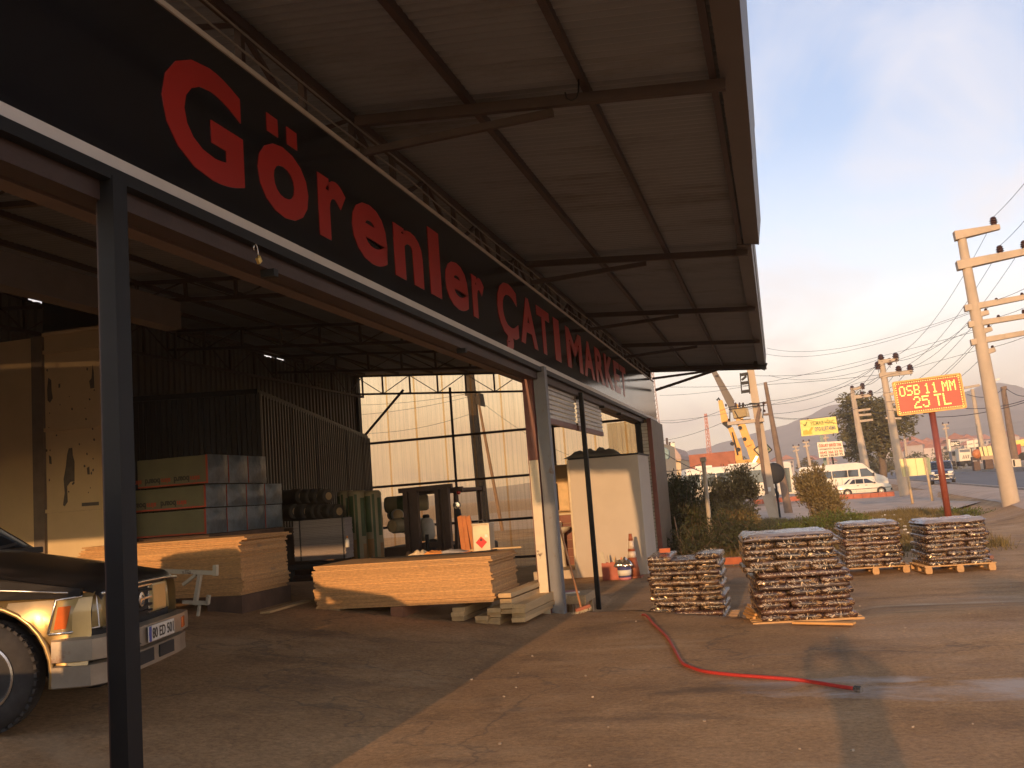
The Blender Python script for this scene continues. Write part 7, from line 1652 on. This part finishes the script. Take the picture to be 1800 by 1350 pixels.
MB().box(posn(1312, 818, YC2), (1.7, 1.4, 1.2)).build('crane_base', M_CRY, t, bevel=0.05); MB().box(posn(1300, 840, YC2), (5.0, 2.2, 1.0)).build('crane_chassis', M_DARKST, t, bevel=0.05)
for px in (1285, 1318): MB().lathe(posn(px, 852, YC2-1.2), (0, -1, 0), [(0.5, -0.3), (0.5, 0.0), (0.25, 0.02), (0, 0.02)], 18).build('wheel', M_TYRE, t)
# tipper with a rusty raised body, yellow cab
t = thing('tipper_truck', 'yellow cabbed truck with a long rusty red load bed left of the cranes', 'truck', posn(1250, 852, 112))
MB().bar(at(1213, 818, 112), at(1296, 810, 112), 1.0, 2.3).build('load_bed', mat('rusty red bed', (0.34, 0.11, 0.055), 0.7, var=0.2, sc=1), t, bevel=0.04)
MB().slab([at(*q, 111) for q in ((1214, 852), (1232, 850), (1231, 838), (1228, 826), (1219, 827), (1215, 838))], (0, 2.0, 0)).build('cab', M_CRY, t, bevel=0.05)
MB().slab([at(*q, 110.95) for q in ((1218, 837), (1227, 836), (1226, 828), (1220, 829))], (0, 0.05, 0)).build('cab_window', M_GLASS, t)
MB().bar(at(1216, 850, 112), at(1296, 843, 112), 0.4, 1.0).build('chassis', M_DARKST, t)
for px in (1229, 1270, 1282): MB().lathe(posn(px, 852, 110.8), (0, -1, 0), [(0.5, -0.3), (0.5, 0.0), (0.25, 0.02), (0, 0.02)], 18).build('wheel', M_TYRE, t)
# trucks and machinery beyond the road
t = thing('box_truck', 'white box truck seen from behind beyond the road', 'truck', posn(1697, 815, 152))
P = [at(*q, 152) for q in ((1684.5, 789.5), (1706, 788), (1709, 809), (1687, 811))]
MB().slab(P, (0, 5.5, 0)).build('cargo_box', M_SWHT, t, bevel=0.04)
MB().slab([P[0].lerp(P[1], u).lerp(P[3].lerp(P[2], u), v)+Vector((0, -.02, 0)) for u, v in ((0.08, 0.06), (0.92, 0.06), (0.92, 0.28), (0.08, 0.28))], (0, 0.03, 0)).build('upper_panel', M_TGRY, t)
for k in range(4):
    MB().slab([P[0].lerp(P[1], u).lerp(P[3].lerp(P[2], u), v)+Vector((0, -.02, 0)) for u, v in ((0.24+k*0.14, 0.82), (0.32+k*0.14, 0.80), (0.40+k*0.14, 0.52), (0.34+k*0.14, 0.54))], (0, 0.03, 0)).build('stripe', M_TBLK, t)
MB().bar(at(1688, 813, 152.5), at(1709, 811, 152.5), 0.35, 0.5).build('under_frame', M_BLACK, t)
for px in (1691, 1705): MB().lathe(posn(px, 814, 152.4), (1, 0, 0), [(0.45, -0.3), (0.45, 0.3)], 16).build('wheel', M_TYRE, t)
t = thing('dark_truck', 'dark grey truck cab left of the white box truck', 'truck', posn(1678, 816, 155))
MB().slab([at(*q, 155) for q in ((1672, 793), (1685, 791), (1687, 814), (1675, 816))], (0, 2.4, 0)).build('cab', mat('grey blue truck', (0.20, 0.20, 0.22), 0.5), t, bevel=0.06)
MB().slab([at(*q, 154.9) for q in ((1673.5, 794), (1684, 792.5), (1685, 800), (1674.5, 801.5))], (0, 0.08, 0)).build('windscreen', M_GLASS, t)
for px in (1676, 1685): MB().lathe(posn(px, 815, 154.8), (1, 0, 0), [(0.4, -0.25), (0.4, 0.25)], 14).build('wheel', M_TYRE, t)
t = thing('cement_drum', 'orange round drum machine left of the panel board', 'machine', posn(1717, 808, 140))
MB().lathe(at(1717.5, 798, 140), (0.3, -1, 0.1), [(0.2, -0.6), (0.65, -0.1), (0.6, 0.2), (0.25, 0.4), (0, 0.42)], 16).build('drum', mat('orange drum', (0.55, 0.19, 0.06), 0.5), t, smooth=True); MB().box(posn(1717, 806, 140.3), (1.3, 1.0, 0.5)).build('drum_stand', M_STEEL, t)
for i, (a, b_, lab) in enumerate((((1711, 811), (1724, 822), 'left dark block under the panel board'), ((1731, 808), (1747, 819), 'right dark block under the panel board'))):
    p, q = at(*a, 118), at(*b_, 118); o = MB().span(p.x, q.x, 118, 119.2, q.z-0.3, p.z).build('hedge_block', M_OLDTIM, bevel=0.08); tag(o, lab, 'block')
t = thing('trailer_truck', 'dark trailer with a white edge at the far right beyond the road', 'truck', posn(1772, 806, 135))
MB().slab([at(*q, 135) for q in ((1765, 777), (1771, 775), (1775, 801), (1769, 802))], (0, 8, 0)).build('trailer_side', mat('grey trailer', (0.16, 0.14, 0.13), 0.6), t); MB().slab([at(*q, 134.9) for q in ((1771.5, 774), (1774.5, 774), (1778, 798), (1775, 800))], (0, 8, 0)).build('trailer_rear', M_SWHT, t)
for px in (1772, 1777): MB().lathe(posn(px, 804, 134.8), (1, 0, 0), [(0.45, -0.25), (0.45, 0.25)], 14).build('wheel', M_TYRE, t)
t = thing('red_excavator', 'red machine with a yellow body at the right edge beyond the road', 'machine', posn(1790, 808, 138))
MB().slab([at(*q, 138) for q in ((1780, 775), (1806, 771), (1808, 783), (1782, 786))], (0, 2.5, 0)).build('machine_body', M_SYEL, t, bevel=0.06); MB().slab([at(*q, 137.5) for q in ((1781, 783), (1794, 780), (1796, 795), (1790, 800), (1784, 797))], (0, 1.5, 0)).build('machine_arm', mat('dull red machine', (0.38, 0.06, 0.04), 0.6), t, bevel=0.05)
MB().bar(at(1782, 804, 138), at(1806, 801, 138), 0.5, 1.0).build('track', M_BLACK, t)
for i, (px, lab) in enumerate(((1776, 'left pale block on the far kerb'), (1786, 'right pale block on the far kerb'))):
    o = MB().box(posn(px, 814, 112), (0.8, 0.8, 0.8)).build('stone_block', M_CREAMP, bevel=0.05); tag(o, lab, 'block')

# ------------------------------------------------------------------ buildings, masts and the big tree
M_HALL = mat('cream hall cladding', (0.62, 0.47, 0.28), 0.7, var=0.06); M_HROOF = mat('faded pink sheet roof', (0.42, 0.30, 0.24), 0.7); M_TEAL = mat('teal panel', (0.14, 0.24, 0.25), 0.5)
t = thing('warehouse', 'cream warehouse with a sloping pink roof beyond the olive bush', 'building', posn(1182, 850, 122))
W0 = [at(*q, 120) for q in ((1163, 811), (1196.5, 808), (1199, 855), (1166, 858))]; MB().slab(W0, (0, 14, 0)).build('wall', M_HALL, t)
MB().slab([at(*q, 119.8) for q in ((1161, 811), (1198, 807.5), (1196, 800), (1186, 787), (1172, 788), (1163, 796))], (0, 14.5, 0)).build('roof', M_HROOF, t)
MB().box(at(1183, 785, 121), (0.5, 0.5, 0.9)).build('roof_vent', M_SWHT, t)
for px, z0, z1 in ((1173, 786, 770), (1178, 787, 777), (1185, 787, 777)): MB().bar(at(px, z0, 121), at(px-1, z1, 121), 0.25, 0.25, up=(0, 1, 0)).build('roof_pipe', M_STEEL, t)
MB().bar(W0[0]+Vector((0, -.05, -.2)), W0[1]+Vector((0, -.05, -.2)), 0.25, 0.1).build('eave_line', M_STEEL, t)
t = thing('corner_building', 'narrow cream wall with a teal box sign beside the shop corner', 'building', posn(1160, 860, 62))
MB().slab([at(*q, 62) for q in ((1120, 780), (1160, 778), (1168, 868), (1126, 872))], (0, 9, 0)).build('wall', M_HALL, t)
MB().slab([at(*q, 61.6) for q in ((1160, 784), (1163, 784), (1175, 791), (1175.5, 804), (1173, 807), (1163, 807))], (0, 0.7, 0)).build('box_sign', M_TEAL, t)
def lattice(label, a, b_, Y, w, m, n):
    t = thing('lattice_mast', label, 'mast', at(*b_, Y)); A, B = at(*a, Y), at(*b_, Y); off = [Vector((-w/2, 0, 0)), Vector((w/2, 0, 0)), Vector((0, w*0.8, 0))]
    for o_ in off: MB().bar(A+o_*0.5, B+o_, 0.09, 0.09, up=(0, 1, 0)).build('mast_leg', m, t)
    k = MB()
    for i in range(n):
        for j in range(3):
            p0 = A.lerp(B, i/n)+off[j]*(0.5+0.5*i/n); p1 = A.lerp(B, (i+1)/n)+off[(j+1) % 3]*(0.5+0.5*(i+1)/n); k.bar(p0, p1, 0.05, 0.05)
    kind(k.build('mast_bracing', m, t), 'stuff')
lattice('thin red and grey lattice mast rising beside the far end of the sign', (1139, 600), (1160, 800), 130, 0.9, mat('pinkish grey steel', (0.34, 0.22, 0.18), 0.6), 26)
lattice('red lattice mast above the rusty tipper', (1240, 727), (1249, 818), 150, 0.7, mat('faded red mast', (0.50, 0.20, 0.13), 0.6), 14)
def gum(label, base, lobes, n, size, trunk, seed):
    t = thing('gum_tree', label, 'tree', base); b = MB()
    for pts, r in trunk: b.tube(pts, r, 7)
    b.build('trunk', M_BARK, t, smooth=True); foliage(t, lobes, n, size, M_EUC, seed); return t
YG = 118
T_ = lambda px, py, d=0: at(px, py, YG+d)
gl_ = [((px, py), rx, rz) for (px, py), rx, rz in (((1497, 706), 2.2, 1.3), ((1516, 728), 3.2, 2.4), ((1540, 720), 2.8, 2.2), ((1557, 738), 2.8, 2.2), ((1530, 760), 3.4, 2.4), ((1508, 775), 2.6, 2.4), ((1494, 755), 2.0, 2.4), ((1482, 730), 1.6, 1.2), ((1575, 748), 2.2, 1.5), ((1594, 735), 2.0, 1.1), ((1588, 760), 1.5, 1.2), ((1550, 775), 2.2, 1.8), ((1512, 795), 2.2, 1.6), ((1557, 792), 1.6, 1.2), ((1498, 795), 1.3, 1.5))]
gum('big spreading gum tree behind the second concrete pole', G(1545, 840, YG), [((T_(*c).x, YG+((i*37) % 5-2), T_(*c).z), (rx*0.92, rx*0.9, rz*0.9)) for i, (c, rx, rz) in enumerate(gl_)], 9500, 0.27,
    [([T_(1552, 845), T_(1553, 820), T_(1546, 792), T_(1530, 765), T_(1515, 735)], [0.5, 0.42, 0.3, 0.2, 0.08]), ([T_(1550, 812), T_(1560, 785), T_(1572, 755), T_(1590, 738)], [0.3, 0.22, 0.14, 0.05]), ([T_(1546, 792), T_(1550, 760), T_(1545, 725)], [0.25, 0.16, 0.06])], 41)
g = random.Random(77)
for i, (px, py, Y, r, lab) in enumerate(((1291, 806, 190, 1.6, 'small dark round tree behind the rusty tipper'), (1655, 808, 210, 3.2, 'dark tree clump right of the price sign post'), (1610, 808, 230, 2.6, 'dark low trees behind the blank billboard'), (1538, 818, 160, 2.0, 'dark shrub at the foot of the gum tree'), (1573, 812, 240, 2.4, 'far tree left of the blank billboard'), (1420, 815, 260, 2.2, 'far tree under the yellow crane sign'))):
    c = at(px, py, Y); t = thing('round_tree', lab, 'tree', (c.x, Y, c.z-r*1.4)); MB().tube([(c.x, Y, c.z-r*2.2), (c.x, Y, c.z)], [0.25, 0.12], 6).build('trunk', M_BARK, t)
    foliage(t, [((c.x, Y, c.z), (r, r, r*0.8)), ((c.x+r*.7, Y, c.z-r*.3), (r*.7, r*.7, r*.6)), ((c.x-r*.7, Y, c.z-r*.3), (r*.7, r*.7, r*.55))], 900, 0.35, M_EUC, 80+i)
# low brick-red kerb wall of the lot, road kerbs, street lamp
o = MB()
KW = thing('lot_kerb', 'long low brick-red kerb in front of the parked sedan and bus', 'kerb', posn(1500, 872, 76))
kp = [(1325, 881), (1365, 877.5), (1405, 874), (1445, 873), (1485, 871.5), (1530, 869), (1572, 866)]
for i in range(len(kp)-1):
    for j in range(3):
        u0, u1 = j/3, (j+1)/3; p = at(kp[i][0]+(kp[i+1][0]-kp[i][0])*u0, kp[i][1]+(kp[i+1][1]-kp[i][1])*u0, 75); q = at(kp[i][0]+(kp[i+1][0]-kp[i][0])*u1, kp[i][1]+(kp[i+1][1]-kp[i][1])*u1, 75)
        p.z -= 0.08; q.z -= 0.08
        MB().bar(p, q-(q-p)*0.03, 0.35, 0.34).build('kerb_stone', mat('brick red kerb', (0.42, 0.13, 0.07), 0.8, var=0.15, sc=2), KW)
def kerbrun(s_, y0, y1, n, name, label, h=0.28, w=0.3, rel=0.0):
    t = thing(name, label, 'kerb', (s_/math.cos(RD)+y0*math.tan(RD), y0, 0)); 
    for i in range(n):
        ya, yb = y0+(y1-y0)*(i/n)**1.8, y0+(y1-y0)*((i+1)/n)**1.8; f = lambda y: Vector((s_/math.cos(RD)+y*math.tan(RD), y, gz(s_+y*math.tan(RD), y)+rel))
        a, b_ = f(ya), f(yb); MB().bar(a, b_-(b_-a).normalized()*0.012, w, h).build('kerb_stone', M_KERB, t)
kerbrun(S0-0.12, 27, 260, 44, 'kerb', 'low pale kerb along the near side of the road', 0.14, 0.22, 0.03)
kerbrun(S1+0.1, 60, 420, 60, 'kerb', 'raised grey kerb along the far side of the road', 0.75, 0.35, 0.1)
along(S1+0.3, S1+60, 60, 700, 30, 'verge', mat('dry verge', (0.20, 0.145, 0.075), 0.9, var=0.25, sc=0.4), 0.35)
lot = [(1330, 905), (1400, 896), (1480, 886), (1560, 880), (1600, 868)]
LP = thing('street_lamp', 'slim street lamp arm above the road at the right', 'lamp', at(1757, 690, 90))
MB().bar(at(1747, 669, 90), at(1757, 666, 90), 0.25, 0.14).build('lamp_head', M_WHITE, LP)
MB().tube([at(1747, 669, 90), at(1741, 672, 90), at(1757, 800, 90)], 0.06, 6).build('lamp_post', M_CONC, LP)
# the town on the slope, far off
TOWN = mat('pale plaster', (0.60, 0.50, 0.42), 0.8, var=0.2, sc=0.02, obj_var=0.35); TROOF = mat('clay tiles', (0.40, 0.16, 0.10), 0.8, obj_var=0.3)
hb = MB().span(-5, 5, -5, 5, -6, 5).mesh('house_walls', TOWN); hr = MB().slab([(-5.6, -5.6, 5), (5.6, -5.6, 5), (0, -5.6, 8.2)], (0, 11.2, 0)).mesh('house_roof', TROOF); hw_ = MB()
for x in (-3, 0, 3):
    for z in (0.5, 3): hw_.box((x, -5.02, z), (1.3, 0.1, 1.4))
hwm = hw_.mesh('house_windows', M_GLASS)
g = random.Random(21)
for i in range(72):
    px = g.uniform(1566, 1795) if i < 66 else g.uniform(1205, 1480); Y = g.uniform(560, 980); py = 801-(px-1560)*0.045-g.random()**1.5*15 if i < 66 else 815-(px-1205)*0.01
    c = at(px, py, Y); t = thing('house', 'small pale house in the far town below the hills', 'house', (c.x, Y, c.z-3), g.uniform(-0.5, 0.5), 'houses of the far town')
    for nm, me in (('walls', hb), ('roof', hr), ('windows', hwm)):
        o = bpy.data.objects.new(nm, me); COL.objects.link(o); o.parent = t; ROOT[o.name] = Vector(t.location)
        o.scale = (g.uniform(.6, 1.2),)*3 if nm == 'walls' else o.scale
    s_ = g.uniform(0.7, 1.3); t.scale = (s_, s_, s_)
# hills
M_HILL = mat('dry hill scrub', (0.19, 0.155, 0.115), 0.9, var=0.35, sc=0.012)
def ridge(name, pts, D, foot, seed, d0):
    vs = []; fs = []; n = 160; rows_ = 16; xs_ = [p[0] for p in pts]
    def yy(px):
        for (a, b_), (c, d) in zip(pts, pts[1:]):
            if a <= px <= c: return b_+(d-b_)*((px-a)/(c-a))
        return pts[-1][1]
    for i in range(n+1):
        px = xs_[0]+(xs_[-1]-xs_[0])*i/n; H = at(px, yy(px), D); d = Vector((H.x, H.y, 0)); hz_ = max(2, H.z)
        for j in range(rows_+1):
            t = j/rows_; r = d0+(1-d0)*t; q = d*r; e = hz_*(t**1.25)
            nn = noise.fractal(Vector((q.x*0.006+seed, q.y*0.006, 0)), 1.0, 2.0, 5)
            vs.append((q.x, q.y, -1.5+e*(1+0.22*nn*(1-t)**0.5*(t > 0))+(hz_*0.03*noise.noise(Vector((i*0.4, seed, 0))) if j == rows_ else 0)))
    for i in range(n):
        for j in range(rows_): a = i*(rows_+1)+j; fs.append((a, a+rows_+1, a+rows_+2, a+1))
    b = MB(); b.add(vs, fs); return kind(b.build(name, M_HILL, smooth=True), 'structure')
ridge('hills', [(250, 918), (450, 900), (650, 884), (850, 858), (1000, 838), (1100, 824), (1165, 806), (1200, 794), (1245, 784), (1290, 771), (1345, 755), (1390, 743), (1430, 724), (1462, 710), (1500, 705), (1540, 712), (1600, 706), (1640, 700), (1690, 690), (1720, 677), (1755, 671), (1785, 676), (1830, 690), (1900, 720)], 2000, 0, 3.0, 0.5)
ridge('hills', [(1060, 862), (1180, 836), (1300, 806), (1400, 792), (1470, 780), (1520, 785), (1600, 770), (1680, 752), (1760, 742), (1830, 735), (1920, 760)], 1350, 0, 9.0, 0.6)

# young tree just behind the photographer's right shoulder: its shadow falls at the right edge of the yard
t = thing('young_tree', 'young tree standing behind the photographer at the yard edge', 'tree', (3.3, -2.6, 0))
MB().tube([(3.3, -2.6, -0.1), (3.32, -2.6, 1.2), (3.25, -2.6, 2.3)], [0.05, 0.04, 0.02], 7).build('trunk', M_BARK, t)
sprays(t, [((3.3, -2.6, 2.0), (0.75, 0.7, 0.75)), ((3.7, -2.5, 2.5), (0.5, 0.5, 0.5)), ((2.9, -2.6, 2.6), (0.5, 0.5, 0.5))], 120, 26, 0.09, M_OLIVE, 99, Vector((3.3, -2.6, 0)))
# ------------------------------------------------------------------ the photographer, whose shadow lies across the yard
def person():
    t = thing('person', 'photographer in jacket and trousers holding a phone up with both hands', 'person', (0.27, -0.34, gz(0.27, -0.34)))
    vs = [(0, 0, 0.98), (0, 0.01, 1.18), (0, 0, 1.38), (0, 0, 1.50), (0, 0.02, 1.64),
          (-0.19, 0, 1.43), (-0.33, 0.10, 1.42), (-0.30, 0.28, 1.58), (0.19, 0, 1.43), (0.33, 0.10, 1.42), (0.05, 0.30, 1.60), (-0.21, 0.36, 1.62), (-0.01, 0.35, 1.62),
          (-0.10, 0, 0.92), (-0.12, 0.02, 0.50), (-0.13, -0.02, 0.09), (-0.14, 0.12, 0.04), (0.10, 0, 0.92), (0.12, 0.02, 0.50), (0.13, -0.02, 0.09), (0.14, 0.12, 0.04)]
    ed = [(0, 1), (1, 2), (2, 3), (3, 4), (2, 5), (5, 6), (6, 7), (7, 11), (2, 8), (8, 9), (9, 10), (10, 12), (0, 13), (13, 14), (14, 15), (15, 16), (0, 17), (17, 18), (18, 19), (19, 20)]
    rad = [(0.17, 0.12), (0.165, 0.115), (0.17, 0.11), (0.06, 0.06), (0.088, 0.105), (0.075, 0.07), (0.055, 0.055), (0.04, 0.04), (0.075, 0.07), (0.055, 0.055), (0.04, 0.04), (0.035, 0.03), (0.035, 0.03), (0.10, 0.10), (0.07, 0.075), (0.05, 0.055), (0.045, 0.035), (0.10, 0.10), (0.07, 0.075), (0.05, 0.055), (0.045, 0.035)]
    for hx, side in ((11, -1), (12, 1)):
        for k in range(5):
            base = Vector(vs[hx]); tip = base+Vector((side*-0.02+0.012*(k-2)*0.6, 0.035, 0.055-0.022*k)); vs.append(tuple(tip)); ed.append((hx, len(vs)-1)); rad.append((0.010, 0.010))
    me = bpy.data.meshes.new('body'); me.from_pydata(vs, ed, []); o = bpy.data.objects.new('body', me); COL.objects.link(o); o.parent = t; ROOT[o.name] = Vector(t.location)
    md = o.modifiers.new('skin', 'SKIN'); sk = me.skin_vertices[0].data
    for i, r in enumerate(rad): sk[i].radius = r
    sk[0].use_root = True
    sub = o.modifiers.new('sub', 'SUBSURF'); sub.levels = sub.render_levels = 2
    me.materials.append(mat('dark jacket and trousers', (0.05, 0.055, 0.07), 0.85))
    MB().sphere((0, -0.005, 1.69), 0.105, 14, 9, sq=(0.88, 1.0, 1.12)).build('hair', M_BLACK, t, local=True, smooth=True)
    return t
person()
ph = thing('phone', 'slim white phone held up by the photographer', 'phone', (0.20, 0.01, 1.57))
MB().box((0.17, -0.045, 1.60), (0.13, 0.008, 0.065)).build('phone_body', M_WHITE, ph)
# ------------------------------------------------------------------ evening haze
def haze(density):
    m = bpy.data.materials.new('evening haze'); m.use_nodes = True; t = m.node_tree; t.nodes.clear()
    v = t.nodes.new('ShaderNodeVolumePrincipled'); v.inputs['Color'].default_value = (0.95, 0.88, 0.83, 1); v.inputs['Density'].default_value = density; v.inputs['Anisotropy'].default_value = 0.0
    o = t.nodes.new('ShaderNodeOutputMaterial'); t.links.new(v.outputs[0], o.inputs['Volume'])
    b = MB().span(-3600, 3600, -1000, 4600, -6, 330).build('haze', m); kind(b, 'stuff'); return b
haze(0.00054)
